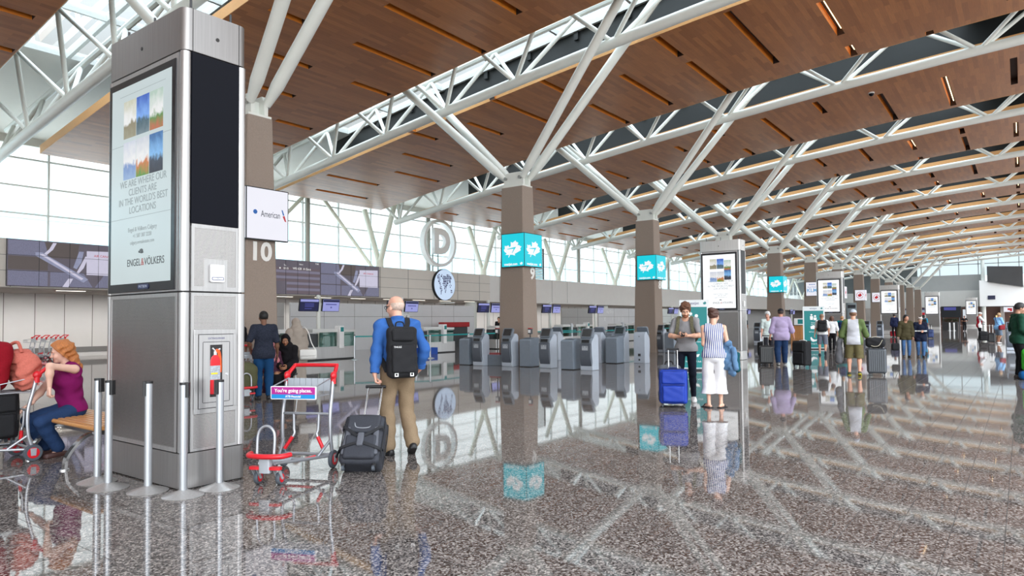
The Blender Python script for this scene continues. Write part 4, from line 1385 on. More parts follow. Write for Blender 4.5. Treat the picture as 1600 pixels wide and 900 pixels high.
def sdf_mesh(prims, res, k=.03, clips=(), minus=(), mk=.015, wob=None):
    lo = np.min([_bounds(p)[0] for p in prims], axis=0) - 3 * res
    hi = np.max([_bounds(p)[1] for p in prims], axis=0) + 3 * res
    if wob:
        lo -= wob[0]; hi += wob[0]
    n = np.ceil((hi - lo) / res).astype(int) + 1
    ax = [(lo[i] + res * np.arange(n[i])).astype(np.float32) for i in range(3)]
    F = np.full(tuple(n), .5, np.float32)
    def block(p, pad):
        a, b = _bounds(p)
        sl = []
        for i in range(3):
            s = int(max(0, math.floor((a[i] - pad - lo[i]) / res))); e = int(min(n[i], math.ceil((b[i] + pad - lo[i]) / res) + 1))
            if e <= s:
                return None, None
            sl.append(slice(s, e))
        return tuple(sl), (ax[0][sl[0]][:, None, None], ax[1][sl[1]][None, :, None], ax[2][sl[2]][None, None, :])
    def dist(p, P):
        if p[0] == 'cap': return _caps(P, p[1], p[2], p[3], p[4])
        if p[0] == 'ell': return _ell(P, p[1], p[2], p[3])
        return _box(P, p[1], p[2], p[3], p[4])
    for p in prims:
        kk = k if p[6] is None else p[6]
        sl, P = block(p, kk + 3 * res)
        if sl is None: continue
        d = dist(p, P); f = F[sl]
        if kk > 1e-5:
            h = np.clip(.5 + .5 * (f - d) / kk, 0, 1)
            F[sl] = f + (d - f) * h - kk * h * (1 - h)
        else:
            F[sl] = np.minimum(f, d)
    for p in minus:
        kk = mk if p[6] is None else p[6]
        sl, P = block(p, kk + 3 * res)
        if sl is None: continue
        d = -dist(p, P); f = F[sl]
        h = np.clip(.5 - .5 * (f - d) / max(kk, 1e-5), 0, 1)
        F[sl] = f + (d - f) * h + kk * h * (1 - h)
    X, Y, Z = ax[0][:, None, None], ax[1][None, :, None], ax[2][None, None, :]
    if wob:
        a, w = wob[0], wob[1]
        F = F + a * (np.sin(X * w + 2.1 * np.sin(Z * w * .7)) * np.sin(Y * w * 1.1 + 1.3) + .6 * np.sin(Z * w * 1.9 + X * w * 1.3 + Y * w * .9)).astype(np.float32)
    for c in clips:
        if callable(c):
            F = np.maximum(F, c(X, Y, Z).astype(np.float32))
        else:
            (nx, ny, nz), d = c
            F = np.maximum(F, (nx * X + ny * Y + nz * Z - d).astype(np.float32))
    # naive surface nets
    S = F < 0
    cnt = np.zeros(tuple(n - 1), np.int8)
    for i in (0, 1):
        for j in (0, 1):
            for l in (0, 1):
                cnt += S[i:n[0] - 1 + i, j:n[1] - 1 + j, l:n[2] - 1 + l]
    act = (cnt > 0) & (cnt < 8)
    ix = np.argwhere(act)
    if not len(ix):
        return np.zeros((0, 3)), np.zeros((0, 4), int)
    cid = np.full(act.shape, -1, np.int64); cid[act] = np.arange(len(ix))
    cor = [(i, j, l) for i in (0, 1) for j in (0, 1) for l in (0, 1)]
    val = {c: F[ix[:, 0] + c[0], ix[:, 1] + c[1], ix[:, 2] + c[2]] for c in cor}
    acc = np.zeros((len(ix), 3)); num = np.zeros(len(ix))
    for c in cor:
        for d in range(3):
            if c[d] == 0:
                c2 = tuple(1 if q == d else c[q] for q in range(3))
                v0, v1 = val[c], val[c2]
                m = (v0 < 0) != (v1 < 0)
                t = np.where(m, v0 / np.where(m, v0 - v1, 1), 0)
                pt = np.zeros((len(ix), 3)); pt[:] = c; pt[:, d] += t
                acc += pt * m[:, None]; num += m
    vs = lo + res * (ix + acc / num[:, None])
    quads = []
    for d in range(3):
        e1, e2 = (d + 1) % 3, (d + 2) % 3
        sl0 = [slice(None)] * 3; sl1 = [slice(None)] * 3
        sl0[d] = slice(0, n[d] - 1); sl1[d] = slice(1, n[d])
        s0, s1 = S[tuple(sl0)], S[tuple(sl1)]
        ed = np.argwhere(s0 != s1)
        ed = ed[(ed[:, e1] > 0) & (ed[:, e2] > 0) & (ed[:, e1] < n[e1] - 1) & (ed[:, e2] < n[e2] - 1)]
        def cell(o1, o2):
            q = ed.copy(); q[:, e1] -= o1; q[:, e2] -= o2
            return cid[q[:, 0], q[:, 1], q[:, 2]]
        qd = np.stack([cell(1, 1), cell(0, 1), cell(0, 0), cell(1, 0)], 1)
        fl = ~s0[ed[:, 0], ed[:, 1], ed[:, 2]]
        qd[fl] = qd[fl][:, ::-1]
        quads.append(qd)
    q = np.concatenate(quads)
    q = q[(q >= 0).all(1)]
    return vs, q

def mesh_obj(name, parts, mats, parent=None, matf=None):
    """join several (verts, quads) chunks into one mesh object"""
    vs = np.concatenate([p[0] for p in parts]); off = 0; fs = []
    for p in parts:
        fs.append(p[1] + off); off += len(p[0])
    fs = np.concatenate(fs)
    me = bpy.data.meshes.new(name)
    me.vertices.add(len(vs)); me.vertices.foreach_set('co', vs.astype(np.float32).ravel())
    me.loops.add(len(fs) * 4); me.loops.foreach_set('vertex_index', fs.astype(np.int32).ravel())
    me.polygons.add(len(fs)); me.polygons.foreach_set('loop_start', np.arange(0, len(fs) * 4, 4, dtype=np.int32))
    try:
        me.polygons.foreach_set('loop_total', np.full(len(fs), 4, np.int32))
    except Exception:
        pass
    me.polygons.foreach_set('use_smooth', np.ones(len(fs), bool))
    mats = mats if isinstance(mats, (list, tuple)) else [mats]
    for m in mats:
        me.materials.append(m)
    if matf is not None:
        cen = vs[fs].mean(1)
        me.polygons.foreach_set('material_index', matf(cen).astype(np.int32))
    me.update(calc_edges=True); me.validate()
    o = bpy.data.objects.new(name, me)
    return link(o, parent)

# ================================================================== people
def unit(v):
    v = np.asarray(v, float)
    return v / (np.linalg.norm(v) + 1e-12)
def rotm(yaw=0, pitch=0, roll=0):
    """columns = forward, left, up; yaw to the left, pitch forward/down, roll to the right"""
    return np.array(Matrix.Rotation(R(yaw), 3, 'Z') @ Matrix.Rotation(R(pitch), 3, 'Y') @ Matrix.Rotation(R(roll), 3, 'X'))
def ik(a, b, l1, l2, pole):
    a, b = np.asarray(a, float), np.asarray(b, float)
    d = b - a; L = np.linalg.norm(d)
    if L > (l1 + l2) * .999:
        b = a + d / L * (l1 + l2) * .999; d = b - a; L = np.linalg.norm(d)
    u = d / L
    x = (l1 * l1 - l2 * l2 + L * L) / (2 * L)
    h = math.sqrt(max(l1 * l1 - x * x, 0))
    p = np.asarray(pole, float); p = p - u * (p @ u)
    return a + u * x + unit(p) * h, b

SKINS = {}
def skin(rgb):
    if rgb not in SKINS:
        SKINS[rgb] = M('skin_%d' % (len(SKINS) + 1), rgb, .5, 0, .05, 25, spec=.35)
        M('lips_%d' % len(SKINS), tuple(int(c * f) for c, f in zip(rgb, (.86, .62, .60))), .45, 0, .05, 25)
        _M['lip_of_%s' % (rgb,)] = _M['lips_%d' % len(SKINS)]
    return SKINS[rgb], _M['lip_of_%s' % (rgb,)]
EYEW = M('eye_white', (186, 176, 170), .25, 0, .02, 30)
EYED = M('eye_dark', (40, 30, 26), .2, 0, .1, 60)

def hand_prims(W, d, nrm, s, curl, thumb_side, spread=.25, tcurl=.4):
    """W wrist, d direction of the palm, nrm out of the palm side; curl: bend per joint in degrees"""
    d = unit(d); nrm = unit(np.asarray(nrm, float) - d * (np.asarray(nrm, float) @ d)); lat = unit(np.cross(d, nrm)) * thumb_side  # towards the thumb
    pr = [cap(np.asarray(W) - d * .03 * s, np.asarray(W) + d * .012 * s, .025 * s, .023 * s, .012)]
    for o in (-.027, -.009, .009, .027):
        pr.append(cap(np.asarray(W) + d * .018 * s + lat * o * .75 * s, np.asarray(W) + d * .088 * s + lat * o * s, .0135 * s, .0115 * s, .012))
    for i, (o, L) in enumerate(((.027, .070), (.009, .078), (-.009, .073), (-.027, .058))):
        p = np.asarray(W) + d * .090 * s + lat * o * 1.03 * s
        ang = 0.0; fan = unit(lat * o * spread * 8 + d) if curl < 30 else d
        r = .0092 * s
        for seg, f in enumerate((.46, .30, .24)):
            ang += R(curl * (1.0 if seg else .9))
            dr = unit(fan * math.cos(ang) + nrm * math.sin(ang))
            q = p + dr * L * f * 1.05 * s
            pr.append(cap(p, q, r, r * .9, .004)); p = q; r *= .9
    p = np.asarray(W) + d * .030 * s + lat * .026 * s + nrm * .004 * s
    d1 = unit(d * .75 + lat * .75 + nrm * .35); q = p + d1 * .036 * s
    pr.append(cap(p, q, .0135 * s, .0110 * s, .008))
    d2 = unit(d * .9 + lat * (.45 - tcurl * .5) + nrm * (.3 + tcurl * .7)); p2 = q + d2 * .030 * s
    pr.append(cap(q, p2, .0108 * s, .0098 * s, .004))
    d3 = unit(d * .95 + lat * (.2 - tcurl * .7) + nrm * (.25 + tcurl * .9)); pr.append(cap(p2, p2 + d3 * .024 * s, .0098 * s, .0082 * s, .004))
    return pr

def person(label, U, V, face, H, pose=None, outfit=None, res=.011, group=None, seat=False):
    P = dict(pel=(0, 0, .93), lean=2, tilt=0, twist=0, pyaw=0, hl=None, hr=None, el=None, er=None, fl=(0.0, .10, .085), fr=(0.0, -.10, .085), ftl=(8, 0), ftr=(-8, 0), kl=(1, .12, 0), kr=(1, -.12, 0),
             head=(0, 4, 0), cl=22, cr=22, hdl=None, hdr=None, hnl=None, hnr=None)
    P.update(pose or {})
    O = dict(skin=(214, 168, 146), build=1.0, hips=1.0, hair=None, top=None, bottom=None, shoes=(30, 28, 28), belly=0.0, bust=0.0)
    O.update(outfit or {})
    s = H / 1.75
    w = O['build'] * s
    root = thing('person', label, 'person', (U, V, 0), R(face), group)
    A = lambda v: np.asarray(v, float) * s
    pel = A(P['pel'])
    Rt = rotm(0, P['lean'], P['tilt'])
    Rs = Rt @ rotm(P['twist'], 0, 0)
    Rp = rotm(P['pyaw'], P['lean'] * .25, 0)
    sp = Rt @ np.array([0, 0, 1.0])
    hipL, hipR = pel + Rp @ A((0, .092, -.01)), pel + Rp @ A((0, -.092, -.01))
    chest = pel + sp * .36 * s
    shc = pel + sp * .50 * s
    shw = .178 * (.5 + .5 * O['build'])
    shL, shR = shc + Rs @ A((-.005, shw, 0)), shc + Rs @ A((-.005, -shw, 0))
    nb = shc + Rs @ A((-.012, 0, .035))
    hy, hp, hr_ = P['head']
    Rh = Rs @ rotm(hy, hp, hr_)
    neck_top = nb + (Rs @ np.array([.22, 0, 1.0])) * .085 * s
    hc = neck_top + Rh @ A((.018, 0, .085))
    anL, anR = A(P['fl']), A(P['fr'])
    knL, anL = ik(hipL, anL, .435 * s, .415 * s, P['kl'])
    knR, anR = ik(hipR, anR, .435 * s, .415 * s, P['kr'])
    def arm(side):
        sh = shL if side > 0 else shR
        t = P['hl'] if side > 0 else P['hr']
        t = A(t) if t is not None else sh + Rt @ A((.05, side * .075, -.535))
        pole = P['el'] if side > 0 else P['er']
        pole = pole if pole is not None else (-1, side * .5, -.2)
        e_, wr = ik(sh, t, .295 * s, .255 * s, pole)
        return sh, e_, wr
    aL, aR = arm(1), arm(-1)
    # ---------------- primitive sets, grown by t
    def torso(t=0.0, waist=1.0):
        b, bl = w, O['belly'] * s
        pr = [ell(pel + sp * .0 * s, ((.115 + .3 * O['belly']) * b + t, .165 * b * O['hips'] + t, .125 * s + t), Rp),
              ell(pel + sp * .15 * s + Rt @ np.array([.01 + bl * .5, 0, 0]), (.105 * b + bl + t, .142 * b * waist + bl * .6 + t, .15 * s + t), Rt),
              ell(pel + sp * .33 * s + Rs @ np.array([.004, 0, 0]), (.115 * b + t, .158 * b + t, .17 * s + t), Rs),
              cap(shc + Rs @ A((-.012, .12, -.035)), shc + Rs @ A((-.012, -.12, -.045)), .060 * b + t)]
        if O['bust']:
            for sd in (-1, 1):
                pr.append(ell(pel + sp * .36 * s + Rs @ A((.085, sd * .07, 0)), (.06 * s + t, .06 * s + t, .058 * s + t), Rs))
        for sh in (shL, shR):
            pr.append(cap(nb, sh + Rs @ A((0, 0, .0)), .036 * b + t * .8, .048 * b + t))
        return pr
    def armp(a, t=0.0, frac=2.0, loose=0.0):
        sh, e_, wr = a
        pr = []
        f1 = min(frac, 1)
        m = sh + (e_ - sh) * f1
        pr.append(cap(sh, m, .052 * w + t, (.052 - .013 * f1) * w + t + loose * f1))
        if frac > 1:
            f2 = frac - 1
            mid = e_ + (wr - e_) * min(.35, f2)
            pr.append(cap(e_, mid, .039 * w + t + loose, .042 * w + t + loose))
            if f2 > .35:
                end = e_ + (wr - e_) * f2
                pr.append(cap(mid, end, .042 * w + t + loose, (.042 - .016 * (f2 - .35) / .65) * w + t + loose))
        return pr
    def legp(hip, kn, an, t=0.0, frac=2.0, loose=0.0, hem=None):
        pr = []
        f1 = min(frac, 1)
        m = hip + (kn - hip) * f1
        pr.append(cap(hip, m, .086 * w * (.5 + .5 * O['hips']) + t, (.086 - .030 * f1) * w + t + loose * f1))
        if frac > 1:
            f2 = frac - 1
            back = unit(np.cross(np.cross(kn - hip, an - kn), an - kn)) if np.linalg.norm(np.cross(kn - hip, an - kn)) > 1e-4 else np.array([-1.0, 0, 0])
            cm = kn + (an - kn) * .3
            pr.append(cap(kn, cm, .056 * w + t + loose, .054 * w + t + loose))
            end = kn + (an - kn) * f2
            pr.append(cap(cm, end, .054 * w + t + loose, (.036 if hem is None else hem) * w + t + loose))
        return pr
    def foot(an, yaw, pitch, t=0.0, k=.02):
        Rf = rotm(yaw, pitch, 0)
        g = lambda x, y, z: an + Rf @ A((x, y, z - .085))
        return [cap(g(-.045, 0, .035), g(.05, 0, .045), .032 * s + t, .036 * s + t, k), cap(g(.05, 0, .042), g(.135, 0, .026), .034 * s + t, .026 * s + t, k), cap(g(.09, .015, .026), g(.155, -.008, .022), .028 * s + t, .021 * s + t, k),
                cap(g(0, 0, .05), g(0, 0, .10), .036 * s + t, .035 * s + t, k)]
    # ---------------- body: one continuous surface
    headp = [ell(hc + Rh @ A((-.012, 0, .035)), (.098 * s, .077 * s, .092 * s), Rh), ell(hc + Rh @ A((.025, 0, -.035)), (.066 * s, .060 * s, .078 * s), Rh), ell(hc + Rh @ A((.062, 0, -.092)), (.026 * s, .030 * s, .022 * s), Rh),
             cap(hc + Rh @ A((.088, 0, .012)), hc + Rh @ A((.108, 0, -.030)), .009 * s, .0135 * s, .012), ell(hc + Rh @ A((.098, .013, -.034)), (.010 * s, .008 * s, .008 * s), Rh, .006), ell(hc + Rh @ A((.098, -.013, -.034)), (.010 * s, .008 * s, .008 * s), Rh, .006),
             cap(hc + Rh @ A((.076, .045, .028)), hc + Rh @ A((.084, .012, .026)), .012 * s, .011 * s, .012), cap(hc + Rh @ A((.076, -.045, .028)), hc + Rh @ A((.084, -.012, .026)), .012 * s, .011 * s, .012),
             ell(hc + Rh @ A((.058, .042, -.03)), (.030 * s, .024 * s, .026 * s), Rh), ell(hc + Rh @ A((.058, -.042, -.03)), (.030 * s, .024 * s, .026 * s), Rh),
             ell(hc + Rh @ A((.085, 0, -.062)), (.012 * s, .023 * s, .006 * s), Rh, .006), ell(hc + Rh @ A((.083, 0, -.073)), (.012 * s, .020 * s, .007 * s), Rh, .006)]
    for sd in (-1, 1):
        headp.append(ell(hc + Rh @ A((-.006, sd * .080, -.008)), (.022 * s, .008 * s, .033 * s), Rh @ rotm(sd * 22, 0, 0), .006))
    socket = [ell(hc + Rh @ A((.094, sd * .033, .006)), (.017 * s, .019 * s, .010 * s), Rh) for sd in (-1, 1)]
    neckp = [cap(nb + Rs @ A((0, 0, -.02)), neck_top + Rh @ A((.0, 0, .03)), .056 * s * (.6 + .4 * O['build']), .052 * s * (.6 + .4 * O['build']))]
    bodyp = torso(-.008) + armp(aL, -.004) + armp(aR, -.004) + legp(hipL, knL, anL, -.006) + legp(hipR, knR, anR, -.006) + foot(anL, *P['ftl'], t=-.006) + foot(anR, *P['ftr'], t=-.006) + neckp
    sk, lip = skin(O['skin'])
    chunks = [sdf_mesh(bodyp, res, .03 * s)]
    hres = .0055 if res < .0125 else .009
    chunks.append(sdf_mesh(headp + [cap(neck_top + Rs @ A((-.01, 0, -.04)), neck_top + Rh @ A((0, 0, .03)), .050 * s * (.6 + .4 * O['build']), .050 * s * (.6 + .4 * O['build']))], hres, .022 * s, minus=socket, mk=.012 * s))
    for side, a in ((1, aL), (-1, aR)):
        fd = unit(a[2] - a[1])
        hd = P['hdl'] if side > 0 else P['hdr']
        hn = P['hnl'] if side > 0 else P['hnr']
        hd = unit(fd if hd is None else hd)
        hn = np.array([0.2, -side, 0.0]) if hn is None else np.asarray(hn, float)
        cu = P['cl'] if side > 0 else P['cr']
        # thumb side: to the front for a hanging arm
        lat = np.cross(hd, unit(hn - hd * (hn @ hd)))
        ts = P.get('tl' if side > 0 else 'tr')
        if ts is None:
            ts = 1 if lat[0] > 0 else -1
        chunks.append(sdf_mesh(hand_prims(a[2], hd, hn, s, cu, ts, tcurl=min(1, cu / 60)), .0042 if res < .0125 else .007, .006 * s))
    lipc = hc + Rh @ A((.095, 0, -.067))
    def mf(c):
        l = (c - lipc) @ Rh
        return ((np.abs(l[:, 0]) < .02 * s) & (np.abs(l[:, 1]) < .024 * s) & (np.abs(l[:, 2]) < .0105 * s)).astype(int)
    mesh_obj('body', chunks, [sk, lip], root, mf)
    if not O.get('noeyes'):
        for sd in (-1, 1):
            e = MB(); c0 = hc + Rh @ A((.0775, sd * .032, .005))
            e.ell(c0, (.0115 * s, .0125 * s, .0095 * s), 12, 8, rot=Matrix(Rh.tolist())); e.m = 1
            ic = c0 + Rh @ A((.0058, 0, -.001))
            e.ell(ic, (.0068 * s, .0068 * s, .0068 * s), 10, 6)
            e.build('eye', [EYEW, EYED], root, fix=False)
    J = dict(pel=pel, sp=sp, Rt=Rt, Rs=Rs, Rh=Rh, hc=hc, nb=nb, shc=shc, shL=shL, shR=shR, aL=aL, aR=aR, hipL=hipL, hipR=hipR, knL=knL, knR=knR, anL=anL, anR=anR, s=s, root=root, A=A, torso=torso, armp=armp, legp=legp)
    # ---------------- clothes
    T = O['top']
    if T:
        t = T.get('t', .012)
        T = dict(T); T['loose'] = T.get('loose', .004) * .55
        pr = torso(t, T.get('waist', 1.10 if T.get('hem', -.10) < -.03 else 1.0))
        if T.get('hem', -.10) < -.03:
            pr.append(ell(pel - sp * .02 * s, ((.118 + .3 * O['belly']) * w + t + .014, .168 * w * O['hips'] + t + .014, .15 * s), Rp))
            for hp_, kk_ in () if seat else ((hipL, knL), (hipR, knR)):
                pr.append(cap(hp_ + sp * .03, hp_ + (kk_ - hp_) * .30, .086 * w * (.5 + .5 * O['hips']) + t + .014, .080 * w * O['hips'] + t + .014))
        if T.get('hem_ext'):
            L = T['hem_ext'] * s
            for hp_ in (hipL, hipR):
                pr.append(cap(hp_ + sp * .02, hp_ - sp * L, .085 * w * O['hips'] + t + .012, .10 * w * O['hips'] + t + T.get('flare', .0)))
        fr = T.get('sleeve', .75)
        if fr > 0:
            pr += armp(aL, t * .9, fr, T.get('loose', .004)) + armp(aR, t * .9, fr, T.get('loose', .004))
        hem = pel + sp * T.get('hem', -.10) * s
        clips = [((-sp[0], -sp[1], -sp[2]), float(-(sp @ hem)))]
        if T.get('sleeve', .75) <= 0:      # sleeveless: cut the shoulders off
            for sd, sh in ((1, shL), (-1, shR)):
                nn = Rs @ unit(np.array([0, sd, .25]))
                clips.append(((nn[0], nn[1], nn[2]), float(nn @ (sh + Rs @ A((0, -sd * .012, 0))))))
        mn = []
        if T.get('neck', True):
            nn = T.get('neck_d', .03)
            mn = [cap(nb + Rs @ A((.05, 0, .01)), nb + Rs @ A((.10, 0, .10)), (.050 + nn * .4) * s, .08 * s, .008), cap(nb + Rs @ A((.02, 0, .03)), nb + Rs @ A((.02, 0, .15)), .058 * s, .07 * s, .008)]
        o = mesh_obj(T.get('name', 'shirt'), [sdf_mesh(pr, res * .9, T.get('k', .035) * s, clips, mn, wob=T.get('wob', (.0035, 26)))], T['mat'], root, T.get('matf') and (lambda c: T['matf'](c, J)))
        if T.get('collar'):
            c = MB()
            pts = [nb + Rs @ A((.008 + .066 * math.cos(a), .070 * math.sin(a), .030 - .020 * math.cos(a))) for a in np.linspace(.5, 2 * PI - .5, 20)]
            c.ribbon(pts, .045 * s, .008 * s, Vector(Rs @ np.array([-.1, 0, 1]))); c.build('collar', T['mat'] if not isinstance(T['mat'], list) else T['mat'][0], root)
        if fr > 1.8 and T.get('cuff', True) and res < .0125:
            for a in (aL, aR):
                c = MB(); d_ = unit(a[2] - a[1]); q = a[1] + (a[2] - a[1]) * (fr - 1)
                c.cyl(q - d_ * .05 * s, q + d_ * .004, .026 * w + t + .007 + T.get('loose', .004), .026 * w + t + .006 + T.get('loose', .004), 16)
                c.build('cuff', T['mat'] if not isinstance(T['mat'], list) else T['mat'][0], root)
    B = O['bottom']
    if B:
        t = B.get('t', .012)
        fr = B.get('len', 1.93)
        b = w
        pr = [ell(pel, ((.115 + .3 * O['belly']) * b + t, .165 * b * O['hips'] + t, .125 * s + t), Rp), ell(pel + sp * .12 * s, (.105 * b + O['belly'] * s * .9 + t, .140 * b * (.5 + .5 * O['hips']) + O['belly'] * .5 + t, .10 * s + t), Rt)]
        pr += legp(hipL, knL, anL, t, fr, B.get('loose', .006), B.get('hem')) + legp(hipR, knR, anR, t, fr, B.get('loose', .006), B.get('hem'))
        top_ = pel + sp * min(B.get('waist', .10), .02 if (T and T.get('hem', -.10) < -.03) else 9) * s
        clips = [((sp[0], sp[1], sp[2]), float(sp @ top_))]
        if not seat:
            zb = B.get('zcut')
            if zb is not None:
                clips.append(((0, 0, -1), -zb * s))
        mesh_obj(B.get('name', 'trousers'), [sdf_mesh(pr, res * .9, .022 * s, clips, wob=B.get('wob', (.003, 24)))], B['mat'], root, B.get('matf') and (lambda c: B['matf'](c, J)))
        if B.get('belt'):
            c = MB()
            pts = [pel + sp * (B.get('waist', .10) - .018) * s + Rt @ np.array([((.108) * b + O['belly'] * s + t + .004) * math.cos(a), (.142 * b + O['belly'] * .6 * s + t + .004) * math.sin(a), 0]) for a in np.linspace(0, 2 * PI, 33)]
            c.ribbon(pts, .034 * s, .006, Vector(sp)); c.build('belt', BLACK, root)
    Kk = O.get('skirt')
    if Kk:   # dress / robe: an elliptical cone over the legs
        t = Kk.get('t', .02)
        pr = [ell(pel + sp * .05, (.13 * b_ + t, .17 * b_ + t, .14 * s), None) for b_ in (w,)]
        z0 = Kk.get('z0', .05) * s
        for sd, hp_ in ((1, hipL), (-1, hipR)):
            x_, y_ = (anL if sd > 0 else anR)[0], (anL if sd > 0 else anR)[1]
            pr.append(cap(hp_, (x_ * .6, y_ * Kk.get('sp', 1.1), z0), .10 * w + t, Kk.get('r', .15) * s, .05))
        mesh_obj(Kk.get('name', 'dress'), [sdf_mesh(pr, res, .06 * s, [((0, 0, -1), -z0), ((sp[0], sp[1], sp[2]), float(sp @ (pel + sp * Kk.get('top', .12) * s)))], wob=Kk.get('wob', (.006, 20)))], Kk['mat'], root)
    if O['shoes'] is not None:
        sh_ = O['shoes']
        sm = sh_ if not isinstance(sh_, tuple) else M('shoe_%d_%d_%d' % sh_, sh_, .5, 0, .08, 30)
        for an, ft in ((anL, P['ftl']), (anR, P['ftr'])):
            Rf = rotm(ft[0], ft[1], 0)
            g = lambda x, y, z: an + Rf @ A((x, y, z - .085))
            if O.get('shoe_kind') == 'sandal':
                pr = [rbx(g(.05, 0, .006), (.125 * s, .045 * s, .010), .008, Rf), cap(g(.085, -.04, .03), g(.085, .04, .03), .016 * s, .016 * s, .02), cap(g(.085, 0, .045), g(.085, 0, .045), .03 * s, .03 * s, .02)]
                cl = [((-Rf[0, 2], -Rf[1, 2], -Rf[2, 2]), float(-(Rf[:, 2] @ g(0, 0, .0))))]
            else:
                pr = foot(an, ft[0], ft[1], .010)[:3] + [cap(g(-.01, 0, .05), g(-.01, 0, .095), .042 * s, .040 * s, .02), rbx(g(.05, 0, .012), (.125 * s, .040 * s, .014), .012, Rf, .012)]
                u_ = Rf[:, 2]
                cl = [((-u_[0], -u_[1], -u_[2]), float(-(u_ @ g(0, 0, .0)))), ((u_[0], u_[1], u_[2]), float(u_ @ g(0, 0, O.get('shoe_top', .088))))]
            so = O.get('sole')
            v = sdf_mesh(pr, .007 if res < .0125 else .011, .02 * s, cl)
            o0 = g(0, 0, .022); up_ = Rf[:, 2]
            mesh_obj('shoe', [v], [sm, M('shoe_sole_%s' % (so,), so, .6, 0, .05, 20)] if so else sm, root, (lambda c: ((c - o0) @ up_ < 0).astype(int)) if so else None)
    # ---------------- hair and headgear
    Hh = O['hair']
    if Hh:
        kind, rgb = Hh[0], Hh[1]
        hm = M('hair_%d_%d_%d' % rgb, rgb, .55, 0, .3, 90, .5, stretch=(1, 1, .25))
        g = lambda x, y, z: hc + Rh @ A((x, y, z))
        th = .012 if kind in ('crop', 'fringe') else .018
        pr = [ell(g(-.014, 0, .037), ((.098 + th) * s, (.077 + th) * s, (.092 + th) * s), Rh)]
        f_, u_ = Rh[:, 0], Rh[:, 2]
        # hair line: open in front of the face, low at the nape
        def hl(dx, dz, x0, z0):
            n_ = unit(f_ * dx - u_ * dz); return ((n_[0], n_[1], n_[2]), float(n_ @ g(x0, 0, z0)))
        clips = [hl(1, .75, .060, .066)]
        wob = (.0035, 70)
        if kind == 'crop':
            clips = [hl(1, .55, .062, .06), hl(.25, 1, -.03, -.03)]; wob = (.001, 90)
        elif kind == 'fringe':        # bald on top, a band round the back
            pr = [ell(g(-.014, 0, .025), (.104 * s, .083 * s, .085 * s), Rh)]
            clips = [hl(1, .1, -.01, 0), ((u_[0], u_[1], u_[2]), float(u_ @ g(0, 0, .045))), hl(.2, 1, -.03, -.045)]; wob = (.001, 80)
        elif kind == 'short':
            pr += [ell(g(.035, .01, .105), (.06 * s, .07 * s, .035 * s), Rh), ell(g(.06, -.03, .092), (.035 * s, .04 * s, .03 * s), Rh)]
            pr += [ell(g(-.01, .0, .115), (.09 * s, .075 * s, .035 * s), Rh), ell(g(.05, .035, .098), (.04 * s, .03 * s, .03 * s), Rh)]
            clips = [hl(1, .75, .078, .052), hl(.3, 1, -.05, -.055)]; wob = (.0085, 62)
        elif kind == 'bob':
            for sd in (-1, 1):
                pr += [cap(g(-.02, sd * .065, .02), g(-.03, sd * .07, -.085), .045 * s, .035 * s)]
            pr += [cap(g(-.07, 0, .02), g(-.07, 0, -.085), .06 * s, .045 * s)]
        elif kind == 'bun':
            pr += [ell(g(-.105, 0, .10), (.055 * s, .06 * s, .05 * s), Rh)]
            clips = [hl(1, .75, .062, .06), hl(.35, 1, -.06, -.035)]
        elif kind == 'long':
            for sd in (-1, 1):
                pr += [cap(g(.025, sd * .078, .06), g(.0, sd * .092, -.07), .034 * s, .040 * s), cap(g(.0, sd * .092, -.07), g(-.06, sd * .085, -.19), .044 * s, .034 * s)]
            pr += [ell(g(-.03, 0, .05), (.125 * s, .105 * s, .105 * s), Rh), cap(g(-.08, 0, .0), g(-.11, 0, -.16), .075 * s, .070 * s), cap(g(-.11, .0, -.16), g(-.16, .03, -.30), .062 * s, .036 * s), cap(g(-.16, .03, -.30), g(-.22, .04, -.38), .036 * s, .014 * s)]
            wob = (.009, 42)
        elif kind == 'straight':
            for sd in (-1, 1):
                pr += [cap(g(-.01, sd * .07, .03), g(-.03, sd * .08, -.17), .032 * s, .03 * s)]
            pr += [cap(g(-.07, 0, .02), g(-.085, 0, -.22), .065 * s, .05 * s)]
        face_cut = [ell(g(.075, 0, -.045), (.060 * s, .062 * s, .115 * s), Rh)]
        mesh_obj('hair', [sdf_mesh(pr, hres * 1.1, .03 * s, clips, face_cut if kind not in ('crop', 'fringe', 'bun') else [], .012 * s, wob=wob)], hm, root)
    if O.get('brow'):
        c = MB(); g = lambda x, y, z: hc + Rh @ A((x, y, z))
        for sd in (-1, 1):
            c.tube([g(.0955, sd * .016, .030), g(.095, sd * .034, .036), g(.084, sd * .052, .031)], [.0035 * s, .004 * s, .002 * s], 6)
        c.build('eyebrows', M('hair_%d_%d_%d' % O['brow'], O['brow'], .7, 0, .3, 90), root)
    if O.get('beard'):
        g = lambda x, y, z: hc + Rh @ A((x, y, z))
        f_, u_ = Rh[:, 0], Rh[:, 2]
        pr = [ell(g(.026, 0, -.05), (.072 * s, .0655 * s, .082 * s), Rh), ell(g(.062, 0, -.092), (.031 * s, .034 * s, .027 * s), Rh), ell(g(.092, 0, -.052), (.013 * s, .028 * s, .007 * s), Rh)]
        mesh_obj('beard', [sdf_mesh(pr, hres, .012 * s, [((u_[0], u_[1], u_[2]), float(u_ @ g(0, 0, -.045))), ((-f_[0], -f_[1], -f_[2]), float(-(f_ @ g(.012, 0, 0))))], [ell(g(.10, 0, -.068), (.03 * s, .026 * s, .011 * s), Rh), ell(g(.05, .06, -.03), (.05 * s, .028 * s, .045 * s), Rh), ell(g(.05, -.06, -.03), (.05 * s, .028 * s, .045 * s), Rh)], .008)], M('beard_%d_%d_%d' % O['beard'], O['beard'], .7, 0, .2, 90), root)
    hat = O.get('hat')
